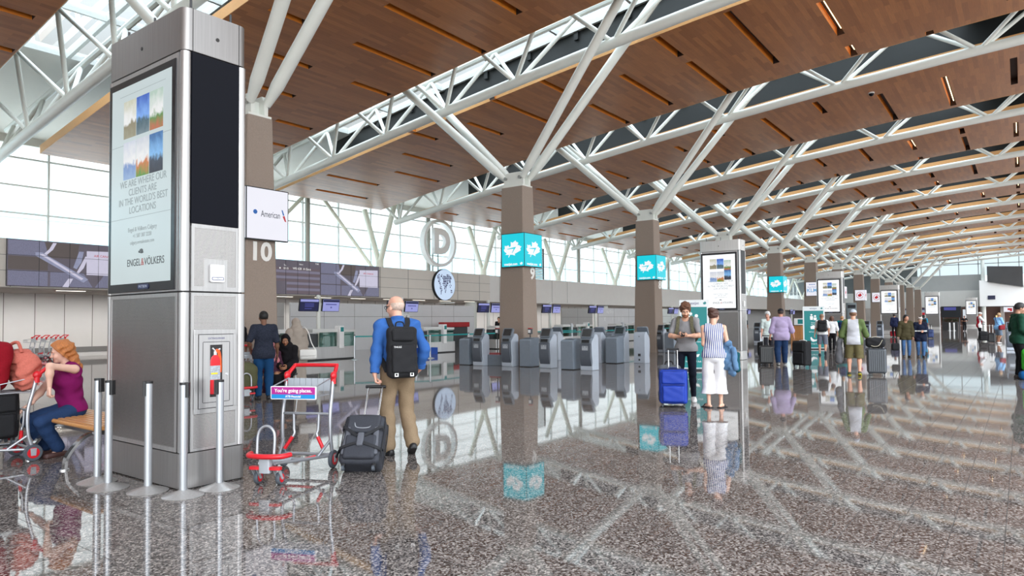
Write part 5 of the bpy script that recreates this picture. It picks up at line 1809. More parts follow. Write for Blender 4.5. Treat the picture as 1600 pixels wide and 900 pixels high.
    if hat:
        g = lambda x, y, z: hc + Rh @ A((x, y, z))
        f_, u_ = Rh[:, 0], Rh[:, 2]
        sgn = -1 if hat.get('back') else 1
        pr = [ell(g(-.012, 0, .055), (.112 * s, .091 * s, .090 * s), Rh)]
        z0 = .045
        if hat['kind'] == 'cap':
            mesh_obj('cap_crown', [sdf_mesh(pr, hres, .02, [((-u_[0], -u_[1], -u_[2]), float(-(u_ @ g(0, 0, z0))))])], hat['mat'], root)
            c = MB(); arc = [g(sgn * (.06 + .115 * math.cos(a)), .078 * math.sin(a), z0 + .012 - .014 * math.cos(a)) for a in np.linspace(-1.45, 1.45, 15)]
            c.prism(arc, Vector(u_) * .007 * s); c.build('cap_peak', hat.get('mat2', hat['mat']), root)
        elif hat['kind'] == 'brim':
            mesh_obj('hat_crown', [sdf_mesh([ell(g(-.012, 0, .06), (.112 * s, .092 * s, .085 * s), Rh)], hres, .02, [((-u_[0], -u_[1], -u_[2]), float(-(u_ @ g(0, 0, z0))))])], hat['mat'], root)
            c = MB(); ring = [(math.cos(2 * PI * k / 28), math.sin(2 * PI * k / 28)) for k in range(28)]
            c.prism([g(-.012 + .185 * a, .165 * b_, z0 + .004) for a, b_ in ring], Vector(u_) * .008 * s); c.build('hat_brim', hat['mat'], root)
        elif hat['kind'] == 'beanie':
            mesh_obj('beanie', [sdf_mesh([ell(g(-.012, 0, .05), (.116 * s, .095 * s, .10 * s), Rh)], hres, .02, [((-u_[0], -u_[1], -u_[2]), float(-(u_ @ g(0, 0, .03))))])], hat['mat'], root, (lambda cc: (((cc - g(0, 0, .0)) @ u_ / s * 38).astype(int) % 2)) if isinstance(hat['mat'], list) else None)
    if O.get('glasses'):
        g = lambda x, y, z: hc + Rh @ A((x, y, z))
        c = MB()
        for sd in (-1, 1):
            c.tube([g(.112, sd * (.034 + .024 * math.cos(a)), .006 + .019 * math.sin(a)) for a in np.linspace(0, 2 * PI, 17)[:-1]], .0028 * s, 6, closed=True)
            c.tube([g(.110, sd * .058, .012), g(.06, sd * .084, .012), g(-.005, sd * .088, .010)], .0028 * s, 6)
        c.tube([g(.113, .011, .01), g(.113, -.011, .01)], .0025 * s, 6)
        c.build('glasses', BLACK, root)
    return J

def to_world(J, p):
    m = Matrix.Translation(J['root'].location) @ Matrix.Rotation(J['root'].rotation_euler.z, 4, 'Z')
    return m @ Vector(tuple(p))
CLOTH = lambda n, rgb, b=.25, v=.07: M(n, rgb, .85, 0, v, 60, b, spec=.2)
DENIM = CLOTH('blue_denim', (34, 56, 92), .3, .12)
DENIML = CLOTH('washed_denim', (66, 98, 140), .3, .18)
KHAKI = CLOTH('khaki_cotton', (136, 116, 93))

# ---- man in the blue shirt, walking away with a roller case
jB = person('bald man in blue shirt and khaki trousers, wearing a black backpack and pulling a case', 5.46, 5.72, 62, 1.78,
    dict(pel=(-.02, 0, .935), lean=3, twist=-4, head=(34, 2, 0), fl=(.0, .10, .085), fr=(-.14, -.13, .135), ftl=(12, 0), ftr=(-10, 26), kl=(1, .1, 0), kr=(1, -.05, 0),
         hl=(-.13, .30, .82), el=(-.6, .8, 0), hr=(.09, -.30, .94), er=(-1, -.9, -.1), cl=62, cr=38, hdl=(-.25, -.1, -.95), hnl=(-.3, -1, .1), hdr=(.6, .5, -.5), hnr=(-.3, .9, .3)),
    dict(skin=(222, 168, 146), build=1.1, belly=.02, hips=1.0, glasses=True, hair=('fringe', (205, 180, 165)),
         top=dict(name='shirt', mat=CLOTH('royal_blue_cotton', (54, 98, 166), .3, .05), sleeve=1.94, t=.014, hem=.02, loose=.006, wob=(.006, 24), collar=True),
         bottom=dict(mat=KHAKI, len=1.97, t=.012, loose=.007, hem=.056, waist=.10, belt=True, wob=(.006, 20)), shoes=(24, 22, 24)), res=.009)

# ---- seated woman with red hair
jR = person('seated red-haired woman in a plum top and jeans, on the bench at the left', 3.36, 8.98, 186, 1.66,
    dict(pel=(0, 0, .545), lean=9, head=(-24, 2, 0), fl=(.20, .12, .085), fr=(.22, -.10, .085), ftl=(6, 0), ftr=(-6, 0), kl=(1, .15, .4), kr=(1, -.1, .4),
         hl=(.36, .20, .84), el=(1, .1, .55), hr=(.46, -.06, .62), er=(-.8, -.6, -.2), cl=55, cr=20, hdl=(.1, .1, -1), hnl=(-1, 0, 0), hdr=(.8, .1, -.4), hnr=(0, .2, -1)),
    dict(skin=(226, 182, 162), build=1.06, hips=1.12, bust=1, hair=('long', (178, 108, 54)), brow=(150, 96, 60),
         top=dict(name='top', mat=CLOTH('plum_jersey', (118, 16, 84), .25, .05), sleeve=0, t=.026, hem=-.025, wob=(.006, 22), neck_d=.02),
         bottom=dict(mat=DENIM, len=1.9, t=.010, loose=.010, hem=.05, waist=.10), shoes=(66, 38, 34), shoe_top=.06), res=.009, seat=True)

# ---- the couple
GREYT = CLOTH('grey_marl_jersey', (136, 134, 136))
jM = person('young man in grey T-shirt and navy trousers looking at his phone', 12.0, 4.98, 196, 1.80,
    dict(lean=2, head=(10, 26, 0), fl=(.02, .12, .085), fr=(-.04, -.10, .085), ftl=(10, 0), ftr=(-14, 0), hl=(.27, .03, 1.17), hr=(.25, -.05, 1.15), el=(-.5, 1, -.3), er=(-.5, -1, -.3), cl=42, cr=42,
         hdl=(.5, -.8, .1), hnl=(.2, .1, 1), hdr=(.5, .8, .1), hnr=(.2, -.1, 1)),
    dict(skin=(216, 166, 140), hair=('short', (92, 56, 34)), brow=(80, 50, 32), beard=(150, 98, 66), top=dict(name='t_shirt', mat=GREYT, sleeve=.72, t=.010, hem=-.04, loose=.010),
         bottom=dict(mat=CLOTH('navy_twill', (22, 26, 40)), len=1.95, t=.006, loose=.002, waist=.08), shoes=(232, 230, 230), sole=(240, 240, 240)), res=.0105)
b = MB(); ph = (jM['aL'][2] + jM['aR'][2]) / 2 + np.array([.085, .0, .035])
b.rbox(-.036, .036, -.004, .004, -.072, .072, .008, 3, axis='y')
o = b.build('phone', BLACK); pw = to_world(jM, ph); o.location = pw; o.rotation_euler = (R(62), 0, R(196 - 90)); tag(o, 'phone held by the young man in the grey T-shirt', 'phone')
def mat_stripes():
    m = M('white_viscose', (232, 230, 232), .85, 0, .03, 60, .2)
    n, l = m.node_tree.nodes, m.node_tree.links
    bs = n['Principled BSDF']
    tc = n.new('ShaderNodeTexCoord'); sx = n.new('ShaderNodeSeparateXYZ'); l.new(tc.outputs['Object'], sx.inputs[0])
    ad = n.new('ShaderNodeMath'); ad.operation = 'MULTIPLY_ADD'; ad.inputs[1].default_value = .10; l.new(sx.outputs['Z'], ad.inputs[0]); l.new(sx.outputs['Y'], ad.inputs[2])
    pp = n.new('ShaderNodeMath'); pp.operation = 'PINGPONG'; pp.inputs[1].default_value = .0165; l.new(ad.outputs[0], pp.inputs[0])
    gt = n.new('ShaderNodeMath'); gt.operation = 'GREATER_THAN'; gt.inputs[1].default_value = .0085; l.new(pp.outputs[0], gt.inputs[0])
    mx = n.new('ShaderNodeMix'); mx.data_type = 'RGBA'; mx.inputs[6].default_value = lin(226, 224, 228); mx.inputs[7].default_value = lin(66, 80, 142)
    l.new(gt.outputs[0], mx.inputs[0]); l.new(mx.outputs[2], bs.inputs['Base Color'])
    return m
jW = person('woman in striped sleeveless top and white wide trousers, back to the camera', 11.31, 4.20, 24, 1.66,
    dict(lean=1, head=(-30, 4, 0), fl=(.02, .10, .085), fr=(.05, -.11, .085), ftl=(35, 0), ftr=(-32, 0), hl=(.26, .12, 1.08), hr=(.20, -.20, 1.04), el=(-1, .25, -.4), er=(-1, -.3, -.4), cl=35, cr=50),
    dict(skin=(220, 172, 148), hips=1.06, build=.96, bust=1, hair=('bun', (74, 44, 34)), top=dict(name='striped_top', mat=mat_stripes(), sleeve=0, t=.018, hem=-.035, neck_d=.03, wob=(.006, 20)),
         bottom=dict(name='wide_trousers', mat=CLOTH('white_linen', (234, 232, 234), .3, .03), len=1.78, t=.016, loose=.03, hem=.088, waist=.16, zcut=.25, wob=(.006, 16)), shoes=(28, 24, 24), shoe_kind='sandal'), res=.0105)

# ---- group behind the tower
CAMO = CLOTH('dark_camouflage_jersey', (34, 38, 50), .25, .9)
person('man in dark patterned T-shirt and blue jeans, back turned, between tower and column 10', 7.88, 12.02, 62, 1.72, dict(head=(4, 6, 0), hl=(.12, .24, .98), hr=(.10, -.27, .90)),
    dict(skin=(120, 84, 66), build=1.1, hair=('crop', (16, 14, 14)), top=dict(name='t_shirt', mat=CAMO, sleeve=.9, t=.014, hem=-.12, loose=.016), bottom=dict(mat=CLOTH('mid_blue_denim', (24, 66, 108)), len=1.95, t=.012, loose=.014), shoes=(30, 30, 34)), res=.012)
BEIGE = CLOTH('beige_crepe', (162, 151, 141), .4, .05)
jH = person('standing woman in long beige hijab and robe with white shoulder bag', 9.22, 12.82, 80, 1.58, dict(head=(0, 6, 0), hl=(.16, .18, .95), hr=(.18, -.16, .95), fl=(0, .09, .085), fr=(0, -.09, .085)),
    dict(skin=(150, 108, 84), top=dict(name='tunic', mat=BEIGE, sleeve=1.95, t=.03, hem=-.25, hem_ext=.2, flare=.03, loose=.03, neck=False, wob=(.004, 16), cuff=False, k=.06), skirt=dict(mat=BEIGE, r=.15, z0=.04), shoes=(40, 36, 34)), res=.012)
def hijab(J, mat, drop=.34, front=.30, wide=1.0):
    hc, Rh, A, Rs, nb = J['hc'], J['Rh'], J['A'], J['Rs'], J['nb']
    s = J['s']
    g = lambda x, y, z: hc + Rh @ A((x, y, z))
    pr = [ell(g(-.012, 0, .03), (.118 * s, .097 * s, .118 * s), Rh), cap(g(-.02, 0, -.06), nb + Rs @ A((.0, 0, -.02)), .10 * s, .14 * s)]
    for sd in (-1, 1):
        pr.append(cap(nb + Rs @ A((0, sd * .05, -.02)), J['shc'] + Rs @ A((-.03, sd * .15 * wide, -drop)), .12 * s, .12 * s))
    pr.append(cap(nb + Rs @ A((.04, 0, -.02)), J['shc'] + Rs @ A((.08, 0, -front)), .12 * s, .10 * s))
    pr.append(cap(nb + Rs @ A((-.04, 0, -.02)), J['shc'] + Rs @ A((-.06, 0, -drop)), .12 * s, .13 * s))
    mn = [ell(g(.085, 0, -.018), (.075 * s, .064 * s, .092 * s), Rh)]
    return mesh_obj('hijab', [sdf_mesh(pr, .011, .06 * s, [], mn, .01, wob=(.006, 26))], mat, J['root'])
hijab(jH, BEIGE, .52, .5, 1.25)
BLKC = CLOTH('black_crepe', (22, 20, 24), .4, .1)
jS = person('seated woman in black hijab with a brown scarf, behind the empty trolley', 8.6, 12.32, 222, 1.62, dict(pel=(-.05, 0, .54), lean=8, head=(8, 6, 0), fl=(.30, .1, .085), fr=(.34, -.08, .085), kl=(1, .1, .4), kr=(1, -.1, .4), hl=(.28, .10, .66), hr=(.28, -.08, .66)),
    dict(skin=(164, 116, 88), top=dict(name='robe_top', mat=BLKC, sleeve=1.95, t=.03, hem=-.10, loose=.02, neck=False, cuff=False), bottom=dict(name='robe', mat=BLKC, len=1.92, t=.03, loose=.03, hem=.08), shoes=(30, 28, 28)), res=.012, seat=True)
hijab(jS, BLKC, .26, .36)
PINK = CLOTH('salmon_pink_crepe', (206, 132, 138), .4, .06)
FLOR = CLOTH('dark_floral_cotton', (70, 40, 56), .3, .6)
jC = person('child in pink hijab and dark floral dress beside the seated woman', 8.27, 12.33, 240, 1.18, dict(pel=(-.02, 0, .80), head=(-6, 14, 0)),
    dict(skin=(120, 80, 62), top=dict(name='dress_top', mat=FLOR, sleeve=1.95, t=.02, hem=-.10, loose=.02, neck=False, cuff=False), skirt=dict(mat=FLOR, r=.17, z0=.12), shoes=(50, 40, 44)), res=.011)
hijab(jC, PINK, .22, .2)
person('man in white cap mostly hidden behind the tall tower', 7.95, 13.1, 200, 1.68, dict(head=(0, 10, 0)), dict(skin=(110, 76, 60), hat=dict(kind='cap', mat=CLOTH('white_cap_cotton', (224, 214, 214))), top=dict(name='t_shirt', mat=BLKC, sleeve=.8), bottom=dict(mat=DENIM), shoes=(30, 30, 34)), res=.014)

# ---- travellers further down the hall
FR = .0145
LAV = CLOTH('lavender_check_cotton', (166, 150, 182), .25, .08)
jL = person('broad man in lavender shirt, jeans and black cap, pulling a hard black case', 22.85, 6.25, 22, 1.80, dict(head=(0, 4, 0), fl=(-.10, .12, .10), fr=(.10, -.10, .085), ftl=(4, 12), hl=(-.02, .34, .86), hr=(.12, -.38, .90), er=(-.8, -.8, -.2), cl=60),
    dict(skin=(196, 140, 116), build=1.22, belly=.03, hips=1.05, hair=('crop', (50, 36, 30)), hat=dict(kind='cap', mat=CLOTH('black_cap_cotton', (30, 30, 36))), top=dict(name='shirt', mat=LAV, sleeve=1.45, t=.02, hem=-.16, hem_ext=.06, loose=.014), bottom=dict(mat=DENIM, len=1.95, loose=.016, t=.012), shoes=(90, 90, 96), sole=(230, 230, 230)), res=FR)
person('white-haired man in pale shirt beside the man in lavender', 26.4, 7.7, 200, 1.74, dict(head=(-20, 8, 0), hl=(.22, .26, 1.0), hr=(.1, -.25, .85)),
    dict(skin=(214, 160, 140), hair=('short', (226, 224, 222)), top=dict(name='shirt', mat=CLOTH('pale_mint_cotton', (206, 220, 218)), sleeve=.9, t=.018, hem=-.12), bottom=dict(mat=CLOTH('dark_trouser_cloth', (38, 38, 44))), shoes=(40, 36, 36)), res=FR)
jK = person('man in white T-shirt, grey shorts and black backpack, right of the teal banner', 29.6, 6.50, 14, 1.66, dict(lean=6, head=(8, 8, 0), fl=(.0, .11, .085), fr=(-.24, -.10, .17), ftr=(0, 45), hl=(-.06, .30, .86), hr=(.16, -.26, .92)),
    dict(skin=(206, 152, 126), build=1.06, hair=('crop', (150, 116, 92)), top=dict(name='t_shirt', mat=CLOTH('white_cotton', (226, 226, 228)), sleeve=.85, t=.016, hem=-.06), bottom=dict(name='shorts', mat=CLOTH('grey_shorts_cotton', (104, 108, 122)), len=1.1, t=.014, loose=.02, zcut=.47), shoes=(58, 58, 66)), res=FR)
person('woman in white blouse and black trousers, walking away right of the shorts man', 32.4, 6.72, 12, 1.57, dict(head=(0, 4, 0), fl=(.12, .08, .085), fr=(-.12, -.07, .12), ftr=(0, 25)),
    dict(skin=(206, 152, 126), hair=('bob', (92, 58, 42)), top=dict(name='blouse', mat=CLOTH('white_cotton', (226, 226, 228)), sleeve=1.2, t=.02, hem=.0, loose=.02), bottom=dict(mat=BLKC, t=.01), shoes=(40, 38, 40)), res=FR)
jT = person('person in teal jacket with dark blue backpack, behind the cap-wearing man', 36.6, 7.12, 10, 1.58, dict(head=(-10, 6, 0)), dict(skin=(206, 152, 126), hair=('crop', (176, 132, 92)), top=dict(name='jacket', mat=CLOTH('teal_fleece', (0, 118, 122)), sleeve=1.9, t=.03, hem=-.12, loose=.02), bottom=dict(mat=BLKC), shoes=(40, 38, 40)), res=FR)
OLV = CLOTH('olive_jersey', (92, 108, 66))
RAGL = CLOTH('light_grey_jersey', (188, 188, 194))
def raglan(c, J):
    l = (c - J['shc']) @ J['Rs']
    return (np.abs(l[:, 1]) > (.125 + .12 * np.clip(-l[:, 2], 0, .6) * .6)).astype(int)
CHECK = CLOTH('olive_check_cotton', (104, 96, 66), .3, .35)
jG = person('man in grey cap, raglan shirt and checked shorts, pushing a stack of cases', 19.62, 3.55, 8, 1.70, dict(lean=3, head=(4, 2, 0), fl=(.04, .12, .085), fr=(-.10, -.13, .11), ftr=(-4, 18), hl=(.05, .34, .88), hr=(.20, -.34, .92), er=(-.8, -.8, -.2), cr=55, cl=50),
    dict(skin=(214, 160, 134), build=1.14, hair=('crop', (120, 84, 60)), hat=dict(kind='cap', mat=CLOTH('pale_grey_cap', (178, 184, 196)), mat2=CLOTH('navy_peak', (70, 80, 100))), top=dict(name='raglan_shirt', mat=[RAGL, OLV], matf=raglan, sleeve=1.35, t=.018, hem=-.11, loose=.012),
         bottom=dict(name='shorts', mat=CHECK, len=1.14, t=.018, loose=.028, zcut=.46), shoes=(64, 66, 44), sole=(205, 190, 40)), res=.013)
person('woman in olive jacket and jeans walking towards the camera', 29.3, 3.52, 196, 1.58, dict(head=(30, 6, 0), fl=(.06, .09, .085), fr=(-.06, -.09, .09), hr=(.06, -.30, .84), hl=(.1, .24, .80)),
    dict(skin=(190, 138, 112), hair=('straight', (24, 20, 22)), top=dict(name='jacket', mat=CLOTH('olive_jacket', (66, 60, 40)), sleeve=1.92, t=.035, hem=-.20, hem_ext=.12, loose=.022), bottom=dict(mat=DENIML, t=.008, loose=.004), shoes=(44, 40, 40)), res=FR)
person('man in navy jacket with white stripe and striped beanie, beside the woman in olive', 29.45, 3.06, 190, 1.52, dict(head=(-6, 18, 0), fl=(.06, .09, .085), fr=(-.06, -.09, .09), hl=(.26, .10, 1.12), hr=(.08, -.27, .85), el=(-.6, .5, -.8)),
    dict(skin=(196, 142, 116), hair=('crop', (40, 34, 32)), hat=dict(kind='beanie', mat=[CLOTH('beanie_white', (222, 214, 206)), CLOTH('beanie_dark', (70, 54, 50))]), top=dict(name='jacket', mat=[CLOTH('navy_jacket', (20, 26, 46)), CLOTH('stripe_white', (214, 214, 210))], matf=lambda c, J: ((np.abs((c - J['pel']) @ J['sp'] - .22 * J['s']) < .02) & (np.abs(((c - J['pel']) @ J['Rs'])[:, 1]) < .19)).astype(int), sleeve=1.92, t=.035, hem=-.24, hem_ext=.16, loose=.02), bottom=dict(mat=DENIML, t=.008, loose=.004), shoes=(44, 40, 40)), res=FR)
person('traveller in dark blue jacket with a small red case, left of the pair in jackets', 58.5, 7.75, 20, 1.74, dict(head=(-20, 6, 0)), dict(skin=(196, 142, 116), hair=('crop', (44, 36, 34)), top=dict(name='jacket', mat=CLOTH('dark_blue_jacket', (30, 36, 66)), sleeve=1.9, t=.03, hem=-.14), bottom=dict(mat=BLKC), shoes=(40, 38, 40)), res=.018)
jQ = person('traveller in teal top with dark backpack and blue case, right of the pair in jackets', 56.2, 5.62, 10, 1.66, dict(head=(0, 6, 0)), dict(skin=(196, 142, 116), hair=('bob', (30, 26, 28)), top=dict(name='top', mat=CLOTH('sea_blue_jersey', (36, 128, 158)), sleeve=.8, t=.02, hem=-.14), bottom=dict(mat=DENIML), shoes=(200, 196, 196)), res=.018)
person('staff member in black uniform standing far off before the smallest tower', 86.4, 4.95, 190, 1.60, dict(hl=(.22, .08, 1.15), hr=(.22, -.08, 1.15), el=(0, 1, -.4), er=(0, -1, -.4)), dict(skin=(170, 120, 96), hair=('crop', (30, 26, 26)), top=dict(name='t_shirt', mat=BLKC, sleeve=.8, hem=-.1), bottom=dict(mat=BLKC), shoes=(190, 180, 180)), res=.02)
WHC = CLOTH('white_shirt_cotton', (226, 226, 228))
def vest(c, J):
    l = (c - J['shc']) @ J['Rs']
    return ((np.abs(l[:, 1]) < .165) & (l[:, 0] * l[:, 0] < .09)).astype(int)
person('volunteer in white brimmed hat and red waistcoat by the rolling cases', 54.0, 2.30, 290, 1.78, dict(head=(0, 16, 0), hl=(.3, .1, 1.15), hr=(.28, -.1, 1.15), el=(0, 1, -.4), er=(0, -1, -.4)),
    dict(skin=(206, 152, 126), hair=('crop', (160, 150, 146)), hat=dict(kind='brim', mat=CLOTH('white_felt', (232, 230, 226))), top=dict(name='shirt', mat=[WHC, CLOTH('red_waistcoat', (176, 20, 40))], matf=vest, sleeve=1.9, t=.024, hem=-.16), bottom=dict(mat=BLKC), shoes=(30, 28, 28)), res=.018)
jX = person('traveller in light blue shirt and grey shorts with a maroon shoulder bag', 46.3, 1.12, 320, 1.70, dict(lean=6, head=(0, 10, 0), hl=(.36, .12, 1.0), hr=(.34, -.16, 1.0), fl=(.08, .1, .085), fr=(-.08, -.1, .1)),
    dict(skin=(150, 104, 80), hair=('crop', (160, 130, 96)), top=dict(name='shirt', mat=CLOTH('light_blue_cotton', (132, 180, 226)), sleeve=.9, t=.022, hem=-.14, loose=.02), bottom=dict(name='shorts', mat=CLOTH('slate_shorts', (100, 112, 128)), len=1.1, loose=.03, t=.016, zcut=.48), shoes=(180, 176, 174)), res=.017)
jN = person('man in dark green sweater and black trousers at the right edge', 20.6, .11, 292, 1.82, dict(head=(-8, 12, 0), fl=(.02, .10, .085), fr=(-.02, -.1, .085), hl=(.22, .24, 1.06), hr=(.2, -.2, 1.0)),
    dict(skin=(190, 140, 116), hair=('crop', (30, 26, 26)), top=dict(name='sweater', mat=CLOTH('dark_green_wool', (26, 64, 48)), sleeve=1.92, t=.024, hem=-.12, loose=.016), bottom=dict(mat=BLKC, t=.014, loose=.012), shoes=(52, 42, 40)), res=.013)
# passengers and staff by the desks
for (u, v, f, h, lab, hair, top, hk) in ((31.5, 24.5, 200, 1.72, 'person in black behind the desks, left of column 9', (26, 22, 22), (30, 28, 32), 'crop'),
                                       (22.9, 16.3, 120, 1.80, 'man in dark blue standing right of column 9 behind the check-in machines', (190, 160, 140), (34, 40, 60), 'fringe'),
                                       (44.0, 21.6, 40, 1.74, 'left one of two passengers with backpacks queueing left of column 8', (180, 140, 96), (110, 60, 60), 'crop'),
                                       (45.2, 21.2, 30, 1.76, 'right one of two passengers with backpacks queueing left of column 8', (110, 60, 50), (215, 215, 220), 'crop'),
                                       (52.0, 16.9, 215, 1.62, 'desk agent with brown hair in a dark jacket right of the second tower', (110, 70, 50), (30, 50, 60), 'bob')):
    person(lab, u, v, f, h, dict(head=(0, 6, 0)), dict(skin=(206, 152, 126), hair=(hk, hair), top=dict(name='top', mat=CLOTH('top_%d_%d_%d' % top, top), sleeve=.9, t=.02, hem=-.1), bottom=dict(mat=BLKC), shoes=(40, 38, 40)), res=.018)
# ================================================================== luggage
def sgn_obj(name, prims, mat, parent, res=.009, k=.02, clips=(), minus=(), wob=None, matf=None):
    return mesh_obj(name, [sdf_mesh(prims, res, k, clips, minus, wob=wob)], mat, parent, matf)

def make_case(label, loc, rz, w, d, h, mat, kind='soft', grip=None, tilt=0.0, trim=None, res=.01, group=None, fine=False, twin=True):
    """case with its front towards local +x"""
    t = thing('suitcase', label, 'suitcase', loc, 0, group)
    t.rotation_euler = (0, -tilt, rz)
    trim = trim or BLACK
    z0 = .065
    body = [rbx((0, 0, z0 + (h - z0) / 2), (d / 2, w / 2, (h - z0) / 2), .045)]
    if kind == 'soft':
        sgn_obj('shell', body, mat, t, res, .01, wob=(.0025, 22))
        sgn_obj('front_pocket', [rbx((d / 2 + .012, 0, z0 + h * .27), (.035, w * .40, h * .22), .03)], mat, t, res, .01, wob=(.002, 26))
        sgn_obj('front_pocket', [rbx((d / 2 + .006, 0, z0 + h * .70), (.028, w * .42, h * .17), .025)], mat, t, res, .01, wob=(.002, 26))
        p = MB()
        for zz in (z0 + h * .50, z0 + h * .86):
            p.tube([(d / 2 + .02, -w * .40, zz), (d / 2 + .026, 0, zz + .004), (d / 2 + .02, w * .40, zz)], .004, 6)
        for sx in (-.35, .35):
            p.tube(crv([(sx * d, -w / 2 + .02, z0 + .03), (sx * d, -w / 2 - .003, z0 + .08), (sx * d, -w / 2 - .003, h - .06), (sx * d, -w / 2 + .05, h + .002), (sx * d, w / 2 - .05, h + .002), (sx * d, w / 2 + .003, h - .06), (sx * d, w / 2 + .003, z0 + .08), (sx * d, w / 2 - .02, z0 + .03)], 5), .006, 6)
        p.build('piping', trim, t)
    else:
        sgn_obj('shell', body, mat, t, res, .01)
        p = MB()
        n = max(4, int(w / .055))
        for k_ in range(n):
            y = -w / 2 + .05 + (w - .1) * k_ / (n - 1)
            p.rbox(d / 2 - .01, d / 2 + .010, y - .012, y + .012, z0 + .06, h - .06, .006, 2, axis='z')
        p.build('shell_ribs', mat, t)
        p = MB(); p.tube(crv([(0, -w / 2 - .002, z0 + .04), (0, -w / 2 - .003, h - .05), (0, -w / 2 + .05, h + .003), (0, w / 2 - .05, h + .003), (0, w / 2 + .003, h - .05), (0, w / 2 + .002, z0 + .04)], 5), .007, 6); p.build('zip_line', trim, t)
    p = MB(); p.tube(crv([(.0, -.07, h - .01), (.0, -.06, h + .025), (0, .06, h + .025), (.0, .07, h - .01)], 5), .011, 8); p.build('carry_handle', trim, t)
    if grip:
        p = MB()
        for sy in ((-.075, .075) if twin else (0,)):
            p.tube([(-d / 2 + .04, sy, h - .03), (-d / 2 + .04, sy, h + (grip - h) * .5)], .011, 8); p.tube([(-d / 2 + .04, sy, h + (grip - h) * .45), (-d / 2 + .04, sy, grip)], .0085, 8)
        ho = p.build('pull_rods', CHROME if kind != 'plain' else BLACK, t)
        p = MB(); p.rbox(-d / 2 + .022, -d / 2 + .058, -.105, .105, grip - .012, grip + .022, .015, 4, axis='y'); p.build('grip', BLACK, t)
    for sx in (-1, 1):
        for sy in (-1, 1):
            p = MB()
            x, y = sx * (d / 2 - .045), sy * (w / 2 - .05)
            p.cyl((x, y - .012, .026), (x, y + .012, .026), .026, n=14); p.m = 1; p.rbox(x - .018, x + .018, y - .02, y + .02, .04, .075, .008, 2)
            p.build('wheel', [RUBBER, BLACK], t)
    return t

def backpack(J, label, mat, w=.29, d=.17, h=.47, zc=.30, lean=0, strap=BLACKF, straps=True, res=.009, kind='day', fine=False):
    s = J['s']
    t = thing('backpack', label, 'backpack', J['root'].location, J['root'].rotation_euler.z)
    Rt = J['Rs'] @ rotm(0, lean, 0)
    c = J['pel'] + J['sp'] * zc * s + J['Rs'] @ np.array([-(.145 * s + d / 2), 0, 0])
    g = lambda x, y, z: c + Rt @ np.array((x, y, z))
    sgn_obj('main_compartment', [rbx(c, (d / 2, w / 2, h / 2), .055, Rt), rbx(g(-.01, 0, -h * .28), (d / 2, w / 2 * .94, h * .22), .05, Rt)], mat, t, res, .03, wob=(.004, 22))
    sgn_obj('front_pocket', [rbx(g(-d / 2 - .012, 0, -h * .14), (.030, w * .40, h * .28), .025, Rt)], mat, t, res, .01, wob=(.003, 28))
    sgn_obj('top_pocket', [rbx(g(-d / 2 + .0, 0, h * .32), (.035, w * .38, h * .12), .03, Rt)], mat, t, res, .01, wob=(.003, 28))
    m = MB(); m.tube(crv([g(d / 2 - .02, -.05, h / 2 - .01), g(d / 2, -.035, h / 2 + .055), g(d / 2, .035, h / 2 + .055), g(d / 2 - .02, .05, h / 2 - .01)], 5), .008, 6); m.build('loop_handle', strap, t)
    if straps:
        for sd in (-1, 1):
            sh = J['shc'] + J['Rs'] @ J['A']((0, sd * .105, 0))
            q = lambda x, y, z: sh + J['Rs'] @ J['A']((x, y, z))
            m = MB()
            pts = crv([g(d / 2 - .02, sd * .06, h / 2 - .05), q(-.10, -.01 * sd, .01), q(-.05, 0, .068), q(.02, .005 * sd, .078), q(.085, .012 * sd, .02), q(.125, .02 * sd, -.10), q(.125, .05 * sd, -.22), q(.03, .088 * sd, -.30), g(d / 2 - .02, sd * w * .47, -h * .38)], 6)
            n = len(pts)
            ups = [Vector(J['Rs'] @ np.array([0, 1, 0]))] * n
            m.ribbon(pts, .055 * s, .012, ups); m.build('shoulder_strap', strap, t)
    if fine:
        for y in (-.085, .085):
            m = MB(); f = MB()
            for a, b_, c_, d_ in ((-.02, .02, -.022, -.012), (-.02, .02, .012, .022), (-.02, -.010, -.012, .012), (.010, .02, -.012, .012)):
                m.add([g(-d / 2 - .028, y + a, -h / 2 + .03 + c_), g(-d / 2 - .028, y + b_, -h / 2 + .03 + c_), g(-d / 2 - .028, y + b_, -h / 2 + .03 + d_), g(-d / 2 - .028, y + a, -h / 2 + .03 + d_),
                       g(-d / 2 - .02, y + a, -h / 2 + .03 + c_), g(-d / 2 - .02, y + b_, -h / 2 + .03 + c_), g(-d / 2 - .02, y + b_, -h / 2 + .03 + d_), g(-d / 2 - .02, y + a, -h / 2 + .03 + d_)], [(0, 1, 2, 3), (7, 6, 5, 4), (0, 4, 5, 1), (1, 5, 6, 2), (2, 6, 7, 3), (3, 7, 4, 0)])
            m.build('strap_buckle', WHITEP, t)
        rt_, up_ = Rt @ np.array([0, -1, 0]), Rt @ np.array([0, 0, 1])
        text('patch_lettering', 'THULE', g(-d / 2 - .052, .07, h * .085), rt_, up_, .028, TEXTW, t, ext=.001)
    return t

